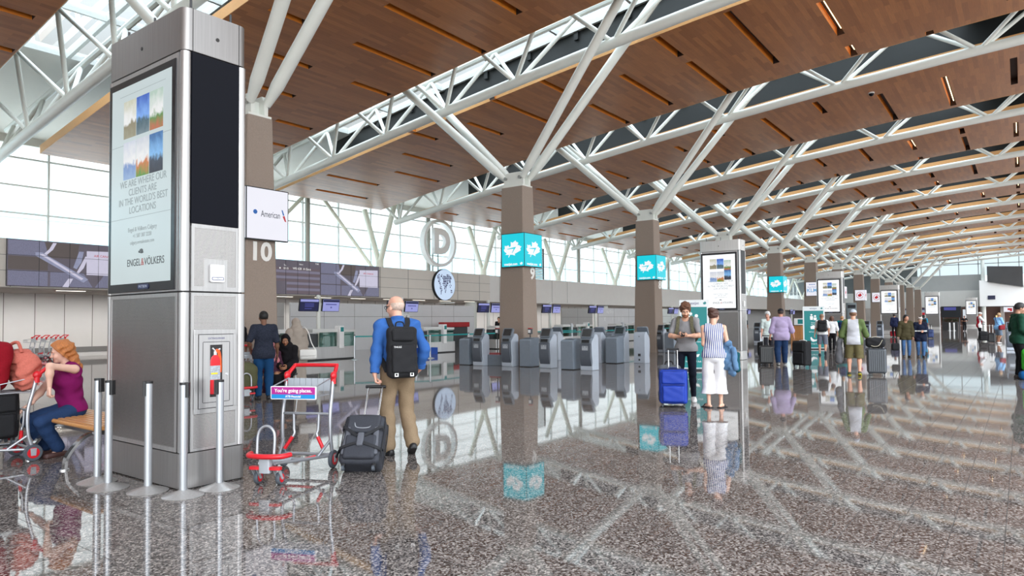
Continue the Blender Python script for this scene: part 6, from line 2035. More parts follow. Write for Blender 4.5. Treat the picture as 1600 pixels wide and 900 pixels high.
# blue-shirted man's roller case, leaning back to his left hand
hand = to_world(jB, jB['aL'][2] + np.array([-.03, -.01, -.085]))
base = Vector((4.53, 5.29, 0))
dv = hand - base
cs = make_case('black and grey roller case pulled by the bald man in the blue shirt', base, math.atan2(-dv.y, -dv.x), .40, .24, .60, M('charcoal_nylon', (46, 48, 56), .75, 0, .18, 90, .25), 'soft', None, math.atan2(math.hypot(dv.x, dv.y) - .08, dv.z), M('black_webbing', (24, 25, 30), .7, 0, .1, 60), res=.008)
L = math.hypot(math.hypot(dv.x, dv.y) - .08, dv.z)
p = MB()
for sy in (-.075, .075):
    p.tube([(-.08, sy, .57), (-.08, sy, .75)], .011, 10); p.tube([(-.08, sy, .74), (-.08, sy, L)], .0085, 10)
p.build('pull_rods', CHROME, cs)
p = MB(); p.rbox(-.098, -.062, -.11, .11, L - .014, L + .018, .014, 4, axis='y'); p.build('grip', BLACK, cs)
WEB = M('black_webbing', (24, 25, 30), .7, 0, .1, 60)
GREYN = M('grey_nylon_panel', (84, 86, 94), .7, 0, .12, 80, .2)
p = MB()
for sd in (-1, 1):
    p.ribbon(crv([(.11, sd * .205, .42), (.155, sd * .19, .44), (.17, sd * .08, .36), (.178, sd * .035, .33)], 5), .03, .008, Vector((0, 0, 1)))
    p.ribbon(crv([(.11, sd * .205, .20), (.16, sd * .19, .20), (.178, sd * .08, .235), (.18, sd * .035, .25)], 5), .03, .008, Vector((0, 0, 1)))
p.build('compression_strap', WEB, cs)
sgn_obj('strap_pad', [rbx((.172, 0, .29), (.02, .035, .075), .018)], GREYN, cs, .007, .01)
for sd in (-1, 1):
    sgn_obj('side_panel', [rbx((.135, sd * .145, .30), (.02, .03, .16), .018, rotm(0, 0, sd * 4))], GREYN, cs, .008, .01)
p = MB(); p.tube(crv([(.137, -.10, .585), (.148, -.085, .47), (.150, -.05, .435), (.150, .05, .435), (.148, .085, .47), (.137, .10, .585)], 6), .006, 8); p.build('grey_piping', M('silver_piping', (150, 152, 158), .5, .2, .05, 20), cs)
p = MB(); p.rbox(.135, .15, -.035, .035, .535, .55, .006, 2, axis='x'); p.build('maker_badge', M('badge_silver', (190, 196, 215), .4, .3, .02, 10), cs)
for sd in (-1, 1):
    p = MB(); p.ribbon(crv([(.05, sd * .20, .24), (.06, sd * .225, .22), (.06, sd * .245, .15)], 4), .04, .01, Vector((1, 0, 0))); p.build('side_strap', WEB, cs)
backpack(jB, 'black backpack worn by the bald man in the blue shirt', BLACKF, .33, .16, .56, .20, 2, fine=True, res=.008)

# couple's luggage
BLUEN = M('cobalt_nylon', (8, 52, 158), .6, 0, .12, 80, .2)
make_case('bright blue soft suitcase standing in front of the young man', (11.06, 4.83, 0), R(204), .46, .27, .64, BLUEN, 'soft', .98, trim=M('dark_blue_piping', (12, 34, 96), .6, 0, .1, 40), res=.01)
t = thing('backpack', 'grey travel backpack leaning behind the bright blue suitcase', 'backpack', (11.36, 5.09, 0), R(204))
GREYB = M('grey_travel_nylon', (88, 92, 98), .75, 0, .12, 70, .25)
sgn_obj('main_compartment', [rbx((0, .06, .36), (.10, .20, .34), .09)], GREYB, t, .012, .03, wob=(.006, 20))
sgn_obj('front_pocket', [rbx((.10, .08, .26), (.04, .14, .16), .035)], GREYB, t, .012, .02)
p = MB(); p.tube(crv([(0, -.02, .69), (0, .0, .75), (0, .10, .75), (0, .12, .69)], 5), .012, 8); p.build('loop_handle', BLACK, t)
CAMOB = M('camouflage_canvas', (92, 88, 66), .8, 0, .5, 40, .2)
backpack(jM, 'olive camouflage backpack worn by the young man in grey', CAMOB, .28, .15, .44, .28, 0, strap=CAMOB, res=.012)
DEN = CLOTH('light_denim_jacket', (92, 124, 158), .35, .12)
t = thing('denim_jacket', 'light blue denim jacket hanging over the right arm of the woman in white', 'jacket', jW['root'].location, jW['root'].rotation_euler.z)
e_, wr = jW['aR'][1], jW['aR'][2]
mid = e_ + (wr - e_) * .45
sgn_obj('jacket_body', [cap(e_ + (0, -.01, 0), wr, .062, .058), cap(mid + (-.04, -.06, -.03), mid + (-.12, -.08, -.44), .055, .06), cap(mid + (.08, -.05, -.03), mid + (.02, -.07, -.40), .05, .05), cap(mid + (-.05, .03, -.02), mid + (-.08, .0, -.34), .045, .06)], DEN, t, .011, .05, wob=(.012, 34))
sgn_obj('jacket_sleeve', [cap(mid + (-.10, -.11, -.06), mid + (-.18, -.13, -.36), .05, .045)], DEN, t, .011, .03, wob=(.006, 30))
t = thing('tote_bag', 'dark teal tote bag held behind the denim jacket', 'bag', jW['root'].location, jW['root'].rotation_euler.z)
TEALB = CLOTH('dark_teal_canvas', (24, 74, 82), .3, .08)
sgn_obj('bag_body', [rbx(mid + (.12, -.17, -.28), (.17, .05, .17), .05, rotm(0, 4, 0))], TEALB, t, .012, .02, wob=(.006, 20))
p = MB(); p.tube(crv([mid + np.array((.03, -.15, -.13)), mid + np.array((.04, -.06, .06)), mid + np.array((.12, -.03, .065)), mid + np.array((.20, -.15, -.13))], 6), .010, 6); p.build('handle', TEALB, t)

# family group
t = thing('shoulder_bag', 'white shoulder bag on the hip of the woman in beige hijab', 'bag', jH['root'].location, jH['root'].rotation_euler.z)
WL = M('white_leather', (226, 224, 220), .45, 0, .04, 20, .1)
bx, by = np.array((.43, .90, 0)), np.array((-.90, .43, 0))
bc = np.array((-.25, -.14, .80)); bR = rotm(64.4, 0, 0)
sgn_obj('bag_body', [rbx(bc, (.185, .055, .115), .055, bR)], WL, t, .011, .02)
sgn_obj('bag_flap', [rbx(bc + by * .055 + np.array((0, 0, .04)), (.175, .014, .07), .013, bR)], M('white_leather_flap', (236, 234, 230), .4, 0, .03, 20), t, .009, .01)
p = MB(); p.ribbon(crv([bc - bx * .17 + np.array((0, 0, .09)), (-.30, -.20, 1.05), (-.21, -.16, 1.30), (-.02, -.13, 1.42), (.12, -.12, 1.28), (.02, -.22, 1.02), bc + bx * .17 + np.array((0, 0, .09))], 6), .022, .006, Vector((0, 1, .2))); p.build('strap', WL, t)
t = thing('duffel_bag', 'olive duffel bag standing on the trolley behind the tower', 'bag', (7.51, 12.16, .17), R(250))
OLB = CLOTH('olive_canvas', (86, 86, 62), .3, .1)
sgn_obj('bag_body', [rbx((.12, 0, .29), (.20, .24, .28), .16)], OLB, t, .014, .03, wob=(.006, 18))
p = MB(); p.ribbon(crv([(.31, -.12, .10), (.335, -.10, .35), (.22, -.06, .58)], 5), .035, .008, Vector((0, 1, 0))); p.build('strap', BLACKF, t)

# left trolley's load
make_case('large black soft suitcase standing on the loaded trolley at the left edge', (2.58, 9.06, .19), R(-90), .46, .30, .56, BLACKF, 'soft', None, res=.011)
t = thing('backpack', 'dark red backpack on top of the loaded trolley at the left edge', 'backpack', (2.60, 9.02, .80), R(180))
CRIM = CLOTH('crimson_nylon', (140, 16, 32), .25, .08)
sgn_obj('main_compartment', [rbx((.02, 0, .26), (.15, .17, .27), .10, rotm(0, -8, 0))], CRIM, t, .012, .03, wob=(.005, 20))
sgn_obj('front_pocket', [rbx((.0, -.17, .18), (.11, .035, .13), .03)], CRIM, t, .012, .02)
p = MB(); p.tube(crv([(.02, -.04, .52), (.02, -.03, .58), (.02, .03, .58), (.02, .04, .52)], 5), .011, 6); p.build('loop_handle', BLACK, t)
t = thing('backpack', 'salmon pink crumpled backpack on the trolley tray under the woman\'s arm', 'backpack', (2.87, 8.98, .775), R(180))
SALM = CLOTH('salmon_canvas', (196, 108, 94), .45, .1)
sgn_obj('main_compartment', [rbx((.0, 0, .16), (.10, .17, .15), .08), ell((.02, -.05, .34), (.11, .14, .12)), ell((-.05, .08, .30), (.08, .10, .10))], SALM, t, .011, .06, wob=(.012, 30))
sgn_obj('front_pocket', [rbx((.01, -.18, .20), (.085, .04, .11), .035)], SALM, t, .010, .02, wob=(.006, 40))
p = MB(); p.tube(crv([(.09, -.10, .42), (.10, -.12, .50), (.06, -.02, .53), (.04, .04, .42)], 6), .018, 8); p.build('loop_handle', SALM, t)
p = MB(); p.ribbon(crv([(-.03, -.21, .28), (-.04, -.235, .22), (.0, -.235, .15), (.03, -.22, .12)], 5), .022, .006, Vector((0, 0, 1))); p.build('white_tag', WHITEP, t)

# luggage down the hall
HARDB = M('black_hard_shell', (26, 28, 32), .3, 0, .05, 10)
make_case('ribbed black hard case pulled by the man in lavender', (22.45, 6.62, 0), R(200), .42, .26, .62, HARDB, 'hard', .94, res=.014)
make_case('tall plain black suitcase standing alone right of the man in lavender', (22.1, 5.45, 0), R(150), .50, .30, .80, BLACKF, 'soft', None, res=.014)
p = MB(); p.ribbon(crv([(22.02, 5.50, .815), (21.98, 5.36, .835), (22.04, 5.28, .80), (22.06, 5.27, .70)], 5), .03, .006, Vector((1, 0, .2)))
tag(p.build('luggage_tag', WHITEP), 'white airline tag on top of the tall plain black suitcase', 'luggage tag')
make_case('small dark suitcase beside the white-haired man', (27.1, 8.12, 0), R(200), .36, .22, .58, BLACKF, 'soft', .98, res=.016)
GHARD = M('graphite_hard_shell', (74, 78, 84), .28, .1, .05, 10)
make_case('graphite hard case wheeled by the man in checked shorts', (19.85, 3.06, 0), R(190), .44, .28, .70, GHARD, 'hard', .93, res=.013)
t = thing('travel_bag', 'black travel bag with pale piping on top of the graphite case', 'bag', (19.85, 3.08, .728), R(190))
sgn_obj('bag_body', [rbx((0, 0, .13), (.13, .23, .13), .09)], BLACKF, t, .013, .03, wob=(.006, 22))
p = MB(); p.tube(crv([(.135, .16, .20), (.145, .08, .06), (.145, -.02, .03), (.14, -.10, .05)], 6), .007, 6); p.tube([(.0, -.12, .25), (0, 0, .275), (0, .12, .25)], .012, 6); p.build('piping', M('cream_piping', (196, 188, 170), .6, 0, .05, 20), t)
t = thing('grey_jacket', 'grey jacket hanging from the left arm of the man in checked shorts', 'jacket', jG['root'].location, jG['root'].rotation_euler.z)
wr = jG['aL'][2]; el_ = jG['aL'][1]
sgn_obj('jacket_body', [cap(el_ * .3 + wr * .7, wr, .062, .058), cap(wr + (-.02, .03, -.02), wr + (-.03, .04, -.50), .06, .09), cap(wr + (.06, .0, -.02), wr + (.06, .02, -.42), .05, .07)], CLOTH('dark_grey_fleece', (92, 92, 96), .35, .06), t, .014, .05, wob=(.008, 22))
make_case('small red wheeled case of the traveller in dark blue, far down the hall', (59.2, 7.95, 0), R(190), .42, .25, .45, M('red_nylon', (176, 16, 36), .6, 0, .06, 30), 'soft', .95, res=.02)
make_case('narrow blue wheeled case right of the traveller in teal', (56.4, 5.25, 0), R(190), .36, .24, .62, M('steel_blue_nylon', (44, 62, 110), .6, 0, .06, 30), 'soft', .95, res=.02)
make_case('black case with pull handle between the volunteer and the maroon-bag traveller', (50.0, 1.92, 0), R(185), .46, .28, .60, BLACKF, 'soft', 1.05, res=.02)
make_case('dark rounded case left of the maroon-bag traveller', (47.3, 1.45, 0), R(185), .34, .24, .56, HARDB, 'hard', 1.05, res=.02)
t = thing('handbag', 'small black handbag hanging low from the hand of the woman in olive', 'bag', (29.22, 3.86, 0), R(196))
sgn_obj('bag_body', [rbx((0, 0, .40), (.09, .14, .14), .07)], BLACKF, t, .015, .02)
p = MB(); p.tube(crv([(0, -.09, .52), (.0, -.10, .70), (0, -.06, .82), (0, .0, .70), (0, .07, .53)], 5), .010, 6); p.build('strap', BLACKF, t)
backpack(jK, 'black backpack worn by the man in grey shorts', BLACKF, .34, .20, .46, .30, 0, res=.014)
backpack(jT, 'dark blue backpack worn by the person in the teal jacket', CLOTH('dark_blue_nylon', (28, 44, 84)), .30, .18, .42, .28, 0, res=.016)
backpack(jQ, 'dark backpack worn by the traveller in teal top', BLACKF, .30, .18, .44, .28, 0, res=.018)
t = thing('shoulder_bag', 'maroon shoulder bag on the traveller in light blue', 'bag', jX['root'].location, jX['root'].rotation_euler.z)
sgn_obj('bag_body', [rbx((.02, -.24, .90), (.20, .07, .13), .06)], CLOTH('maroon_leather', (120, 34, 40)), t, .016, .02)
p = MB(); p.ribbon(crv([(.16, -.22, 1.0), (.14, -.12, 1.25), (.0, .10, 1.46), (-.15, -.05, 1.25), (-.16, -.22, 1.0)], 6), .03, .008, Vector((1, 0, .3))); p.build('strap', CLOTH('navy_strap', (30, 44, 80)), t)
t = thing('backpack', 'bright green rucksack on the floor at the right edge, before the man in green', 'backpack', (20.25, -.11, .21), R(190))
GRB = CLOTH('lime_green_nylon', (60, 170, 50), .3, .08)
sgn_obj('main_compartment', [rbx((0, 0, .26), (.13, .16, .26), .1)], GRB, t, .012, .03, wob=(.006, 22))
p = MB(); p.ribbon(crv([(.08, .14, .46), (.13, .17, .34), (.12, .18, .16), (.08, .16, .05)], 6), .05, .012, Vector((0, 1, 0))); p.build('shoulder_strap', CLOTH('dark_green_strap', (24, 90, 36)), t)
t = thing('duffel_bag', 'blue bag under the bright green rucksack at the right edge', 'bag', (20.25, -.11, 0), R(190))
sgn_obj('bag_body', [rbx((0, 0, .105), (.16, .22, .105), .09)], CLOTH('bright_blue_nylon', (20, 90, 150), .3, .08), t, .012, .03)

# ================================================================== self-service check-in machines
MSIDE = M('machine_pale_side', (176, 184, 196), .4, .1, .03, 6)
MGREY = M('machine_grey', (112, 120, 130), .45, .1, .05, 10)
MDARK = M('machine_dark_shell', (86, 92, 102), .38, .1, .05, 10)
MSCR = M('machine_screen', (52, 50, 50), .18, 0, .05, 6)
def make_machine(label):
    t = thing('checkin_machine', label, 'check-in machine', (0, 0, 0), 0, 'self-service check-in machines')
    b = MB(); W = .21
    prof = [(-.24, 0), (.14, 0), (.15, .10), (.12, .25), (.16, .55), (.16, .84), (.06, .95), (-.06, 1.08), (-.17, 1.06), (-.23, .98)]
    b.prism([(x, -W, z) for x, z in prof], (0, 2 * W, 0)); b.build('body', MSIDE, t, bev=.012)
    b = MB(); sh = [(.145, .12), (.185, .20), (.215, .34), (.225, .52), (.22, .74), (.205, .80), (.15, .80), (.15, .2)]
    b.prism([(x, -.19, z) for x, z in sh], (0, .38, 0)); b.build('front_shell', MDARK, t, bev=.02, seg=3)
    b = MB(); b.prism([(x, -.185, z) for x, z in ((.09, .80), (.20, .80), (.185, .94), (.07, 1.0))], (0, .37, 0)); hd = b.build('printer_hood', MGREY, t, bev=.012)
    b = MB(); b.prism([(x, -.13, z) for x, z in ((.196, .825), (.204, .825), (.193, .915), (.185, .915))], (0, .26, 0)); b.build('printer_slot', BLACK, hd)
    q = Matrix.Translation((.085, 0, 1.10)) @ Matrix.Rotation(R(-24), 4, 'Y')
    b = MB(); b.T = q; b.rbox(-.06, .02, -.205, .205, -.15, .17, .05, 5, axis='x'); sc = b.build('screen_head', MGREY, t, bev=.012)
    b = MB(); b.T = q; b.rbox(.02, .024, -.155, .155, -.105, .135, .01, 2, axis='x'); b.build('screen', MSCR, sc)
    b = MB(); b.box(.224, .228, -.10, .10, .60, .73); lb = b.build('notice', M('notice_grey', (168, 174, 182), .5, 0, .03, 10), t)
    b = MB(); b.box(.228, .229, -.08, -.03, .695, .71); b.box(.228, .229, .03, .08, .695, .71); b.build('notice_slot', DGREY, lb)
    b = MB(); b.cyl((-.246, .0, .12), (-.236, 0, .12), .035, n=14); b.cyl((-.246, 0, .92), (-.236, 0, .92), .016, n=10); b.box(-.245, -.236, -.05, .05, .24, .33); b.build('back_fittings', DGREY, t)
    return t
def make_bagcab(label):
    t = thing('tag_cabinet', label, 'cabinet', (0, 0, 0), 0, 'cabinets beside the check-in machines')
    b = MB(); b.prism([(-.25, -.22, .02), (.25, -.22, .02), (.25, -.22, .86), (.20, -.22, .90), (-.25, -.22, .95)], (0, .44, 0)); b.build('body', M('cabinet_blue_grey', (124, 134, 146), .45, .1, .04, 8), t, bev=.01)
    b = MB(); b.box(-.24, .24, -.21, .21, 0, .03); b.build('plinth', BLACK, t)
    b = MB(); b.rbox(-.12, .12, -.14, .14, .925, .945, .03, 3); b.cyl((.251, .14, .72), (.256, .14, .72), .012, n=10); b.build('lid', MGREY, t)
    return t
mach = cab = None
for (u, v, rz, lab) in ((17.95, 14.78, 180, 'grey self-service check-in machine, leftmost, left of column 9'), (18.05, 13.62, 180, 'grey self-service check-in machine directly before column 9'),
                        (18.05, 12.10, 180, 'grey self-service check-in machine first right of column 9'), (17.85, 10.48, 180, 'grey self-service check-in machine second right of column 9, nearest to the camera'),
                        (21.9, 14.25, 0, 'check-in machine seen from behind, partly hidden by the first machine right of column 9'), (21.25, 12.05, 0, 'check-in machine seen from its pale back, right of the nearest machine'),
                        (21.75, 10.62, 0, 'check-in machine seen from its pale back, left of column 8'), (21.75, 11.45, 180, 'check-in machine with its screen above a grey cabinet, left of column 8'),
                        (29.2, 13.35, 180, 'check-in machine standing before the right side of column 8'), (42.8, 13.1, 180, 'check-in machine beside the white-haired man, right of the second tower'),
                        (56.2, 9.25, 180, 'left one of the check-in machines before the fourth tower'), (56.9, 8.5, 180, 'right one of the check-in machines before the fourth tower'),
                        (37.6, .42, 185, 'check-in machine at the right edge behind the man in green')):
    if mach is None:
        mach = make_machine(lab); mach.location = (u, v, 0); mach.rotation_euler = (0, 0, R(rz))
    else:
        dup(mach, (u, v, 0), R(rz), lab)
for (u, v, rz, lab) in ((18.05, 15.38, 180, 'blue-grey cabinet left of the leftmost check-in machine'), (18.25, 12.95, 180, 'blue-grey cabinet right of the machine before column 9'), (17.85, 11.10, 180, 'blue-grey cabinet left of the nearest check-in machine'),
                        (21.15, 11.38, 180, 'blue-grey cabinet before the machine left of column 8'), (29.0, 12.72, 180, 'blue-grey cabinet right of column 8'), (28.4, 15.5, 180, 'blue-grey cabinet far left of column 8')):
    if cab is None:
        cab = make_bagcab(lab); cab.location = (u, v, 0); cab.rotation_euler = (0, 0, R(rz))
    else:
        dup(cab, (u, v, 0), R(rz), lab)
# scanners on posts beside the cabinets
for (u, v, lab) in ((18.35, 12.98, 'small red and white tag scanner on the cabinet right of column 9'), (18.35, 14.35, 'small tag scanner on a stem at the left side of column 9')):
    t = thing('tag_scanner', lab, 'scanner', (u, v, .94 if v < 13 else 0), R(180), 'tag scanners')
    z = 0 if v < 13 else .94
    b = MB(); b.cyl((0, 0, 0), (0, 0, z + .12), .018, n=10); b.build('stem', BLACK, t)
    b = MB(); b.rbox(-.05, .05, -.07, .07, z + .12, z + .30, .02, 3); hd = b.build('head', DGREY, t)
    b = MB(); b.box(.05, .054, -.05, .05, z + .16, z + .26); b.build('face', WHITEP, hd)
    b = MB(); b.box(-.05, .05, -.06, .06, z + .30, z + .32); b.build('red_light', RED, hd)
b = thing('column_box', 'low grey box with a red item at the foot of column 9', 'box', (18.3, 14.35, 0), R(180))
m = MB(); m.box(-.22, .22, -.42, .42, 0, .36); m.build('body', MGREY, b, bev=.01)
m = MB(); m.rbox(-.12, .12, -.25, .2, .36, .42, .03, 3); m.build('red_lid', M('dull_red_lid', (150, 70, 72), .6, 0, .1, 20), b)

# ================================================================== check-in counters, partitions, monitors
GRG = mat_glass('green_counter_glass', (166, 196, 188), .2)
CTOP = M('counter_white', (214, 214, 212), .4, 0, .03, 5)
def make_counter(label):
    t = thing('checkin_counter', label, 'counter', (0, 0, 0), 0, 'steel and glass check-in counters')
    b = MB(); b.rbox(0, 3.7, 0, .85, .05, .52, .08, 4); b.m = 1; b.box(.05, 3.65, .05, .8, 0, .05); b.build('steel_base', [STEELH, BLACK], t)
    for x0, x1 in ((.1, 1.0), (1.05, 1.25), (1.9, 2.75), (3.05, 3.65)):
        b = MB(); b.box(x0, x1, .10, .12, .52, 1.10); b.build('glass_screen', GRG, t)
    for x0, x1, z1 in ((.05, 1.3, 1.24), (1.55, 2.8, 1.24), (3.0, 3.7, 1.2)):
        b = MB(); b.box(x0, x1, .08, .75, 1.10, z1); b.build('white_top', CTOP, t, bev=.01)
    for x0, x1, y0 in ((1.30, 1.9, .2), (.1, .8, .35)):
        b = MB(); b.box(x0, x1, y0, .8, .52, 1.05); b.build('weigh_cabinet', DGREY, t, bev=.01)
    b = MB(); b.rbox(2.78, 3.02, -.06, .3, .45, 1.36, .04, 3); py = b.build('pylon', WHITEP, t)
    b = MB(); b.box(2.82, 2.98, -.066, -.06, 1.12, 1.30); b.build('teal_plate', TEAL, py)
    b = MB(); b.rbox(.92, 1.05, -.03, .2, .45, 1.3, .04, 3); b.build('post', ALU, t)
    return t
cn = None
for k, (u, lab) in enumerate(((15.35, 'steel and glass check-in counter behind the family group, right of column 10'), (21.6, 'steel and glass check-in counter behind the bald man'), (28.6, 'steel and glass check-in counter left of column 9'), (35.2, 'steel and glass check-in counter right of column 9'), (42.0, 'steel and glass check-in counter left of column 8'), (50.2, 'steel and glass check-in counter right of column 8'))):
    if cn is None:
        cn = make_counter(lab); cn.location = (u, 22.4, 0)
    else:
        dup(cn, (u, 22.4, 0), 0, lab)
PARTG = M('partition_grey', (216, 216, 218), .5, 0, .03, 2)
PARTD = M('partition_dark', (172, 170, 168), .5, 0, .03, 2)
def partition(u0, u1, v, h, mat, n, lab):
    t = thing('partition', lab, 'partition', (u0, v, 0))
    b = MB(); b.box(0, u1 - u0, 0, .12, 0, h); b.build('panel', mat, t)
    b = MB()
    for k in range(1, n):
        x = (u1 - u0) * k / n
        b.box(x - .01, x + .01, -.003, 0, 0, h)
    b.box(0, u1 - u0, -.003, 0, h * .72 - .01, h * .72 + .01)
    b.build('joints', JOINT, t)
    return t
partition(14, 20.4, 29.4, 2.5, PARTD, 3, 'dark grey partition under the departures screen, right of column 10')
p6 = partition(20.5, 34.6, 29, 2.5, PARTG, 7, 'long light grey partition behind the bald man, with the small number sign')
b = MB(); b.box(7.68, 8.16, -.02, 0, 1.55, 1.95); sg = b.build('number_sign', WHITEP, p6); text('number', '6', (7.92, -.022, 1.75), *FV, .36, SGB, sg, ext=.002)
partition(43.0, 47.5, 27.5, 2.4, PARTD, 2, 'dark grey partition right of column 9')
p7 = partition(47.6, 58, 27.0, 2.45, PARTG, 4, 'grey partition with white icons left of column 8')
text('icon_lettering', 'Bag Drop', (1.9, -.005, 2.15), *FV, .30, TEXTW, p7, ext=.002)
for x, s_ in ((1.0, 'X'), (2.3, '/'), (3.4, 'I'), (4.1, '1')):
    text('icon_lettering', s_, (x, -.005, 1.55), *FV, .5, TEXTW, p7, ext=.002)
text('icon_lettering', '8', (8.2, -.005, 1.55), *FV, .5, TEXTW, p7, ext=.002)
partition(58.2, 84, 27, 2.5, M('partition_pale', (222, 228, 226), .5, 0, .02, 2), 8, 'long pale partition behind the couple, right of column 8')
t = thing('baggage_shroud', 'red baggage-belt shroud behind the counters, left of column 9', 'shroud', (30.2, 27.6, 0))
b = MB(); b.box(0, 2.3, 0, .5, 1.15, 1.45); b.build('red_cover', M('red_cover', (176, 24, 32), .5, 0, .15, 4), t, bev=.02)
b = MB(); b.box(.1, 2.2, .1, .4, 0, 1.15); b.build('stand', DGREY, t)
b = MB(); b.rbox(0, 1.1, 0, .5, 0, .30, .05, 3)
o = b.build('luggage_bin', M('blue_bin', (20, 76, 176), .5, 0, .05, 6)); o.location = (22.3, 21.8, 0); tag(o, 'low blue bin on the floor before the counter behind the bald man', 'bin')
for (u, lab) in ((37.7, 'white round column under the bulkhead left of column 9'), (57.2, 'white round column under the bulkhead left of column 8')):
    b = MB(); b.cyl((u, 31.9, 0), (u, 31.9, 2.88), .42, n=24)
    struct(b.build('round_column', WHITE))
SCRB = M('monitor_blue', (92, 96, 190), .3, 0, .1, 2, emit=.55)
SCRV = M('monitor_violet', (168, 172, 238), .3, 0, .05, 2, emit=.8)
SCRN = M('monitor_navy', (42, 46, 110), .3, 0, .1, 2, emit=.35)
def make_monitor(label):
    t = thing('flight_monitor', label, 'monitor', (0, 0, 0), 0, 'pairs of blue flight monitors on poles')
    b = MB(); b.cyl((0, .1, 0), (0, .1, 2.62), .09, n=14); b.ell((0, .1, 2.62), (.09, .09, .06)); b.build('pole', WHITE, t)
    for sx, mt in ((-1, SCRN), (1, SCRV)):
        q = Matrix.Translation((sx * .56, 0, 2.24)) @ Matrix.Rotation(R(sx * 3), 4, 'Z') @ Matrix.Rotation(R(8), 4, 'X')
        b = MB(); b.T = q; b.rbox(-.47, .47, -.03, .04, -.27, .27, .02, 2, axis='y'); so = b.build('monitor', SGB, t)
        b = MB(); b.T = q; b.box(-.45, .45, -.034, -.03, -.25, .25); lit = b.build('screen', mt, so)
        b = MB(); b.T = q; b.box(-.44, .44, -.037, -.034, .14, .24); b.build('header_bar', SCRV if sx < 0 else SCRN, lit)
        b = MB(); b.T = q
        if sx < 0:
            for z in (.06, 0, -.06, -.15):
                b.box(-.22, .22 - (.1 if z < -.1 else 0), -.037, -.034, z - .015, z + .015)
        else:
            b.box(-.3, .3, -.037, -.034, .02, .06); b.box(-.03, .05, -.037, -.034, -.12, -.06)
        b.build('screen_lines', SCRB, lit)
        b = MB(); b.tube([(0, .1, 2.3), (sx * .1, .06, 2.24)], .03, 8); b.build('bracket', WHITE, t)
    return t
mn = None
for (u, v, lab) in ((14.9, 23.9, 'pair of blue flight monitors hidden half behind column 10'), (18.42, 24, 'pair of blue flight monitors on a white pole above the counter right of column 10'), (23.30, 24, 'pair of blue flight monitors on a white pole right of the bald man\'s head'), (30.0, 24, 'pair of blue flight monitors partly hidden by column 9'),
                    (36.3, 24, 'pair of blue flight monitors right of column 9'), (42.0, 24, 'pair of blue flight monitors before the icon partition'), (55.2, 24, 'pair of blue flight monitors behind the young man in grey'),
                    (70.5, 22.6, 'pair of blue flight monitors right of the second tower'), (83.0, 21.4, 'pair of blue flight monitors above the man in lavender'), (92.5, 21.2, 'pair of blue flight monitors left of the third tower')):
    if mn is None:
        mn = make_monitor(lab); mn.location = (u, v, 0)
    else:
        dup(mn, (u, v, 0), 0, lab)

# ================================================================== belt barriers
TBELT = M('teal_belt', (0, 150, 150), .5, 0, .04, 10)
def make_barrier(label, L):
    t = thing('belt_barrier', label, 'barrier', (0, 0, 0), 0, 'queue barriers with teal belts')
    b = MB(); b.lathe([(.17, 0), (.17, .01), (.05, .04), (.035, .045)], n=20); b.build('base', ALU, t)
    b = MB(); b.cyl((0, 0, .04), (0, 0, .96), .032, n=12); b.build('post', ALU, t)
    b = MB(); b.cyl((0, 0, .96), (0, 0, 1.0), .036, n=12); b.build('belt_head', BLACK, t)
    b = MB(); b.box(.03, L - .04, -.003, .003, .90, .955); b.build('belt', TBELT, t)
    return t
pos = [(18.1, 21.4), (20.35, 19.4), (23.0, 19.6), (25.6, 19.8), (28.2, 20.0), (30.8, 20.2), (27.2, 17.6), (29.8, 17.8), (32.4, 18.0), (35.0, 18.2), (37.6, 18.4), (40.2, 18.6), (42.8, 18.8)]
nm = ['first', 'second', 'third', 'fourth', 'fifth', 'sixth', 'seventh', 'eighth', 'ninth', 'tenth', 'eleventh', 'twelfth', 'last']
br = None
for k, (u, v) in enumerate(pos):
    nx = pos[k + 1] if k + 1 < len(pos) and k != 5 else (u + 2.6, v + .2)
    L = math.hypot(nx[0] - u, nx[1] - v); a = math.atan2(nx[1] - v, nx[0] - u)
    lab = '%s aluminium barrier post with teal belt, counted from the bald man along the counters' % nm[k]
    t = make_barrier(lab, L)
    t.location = (u, v, 0); t.rotation_euler = (0, 0, a)

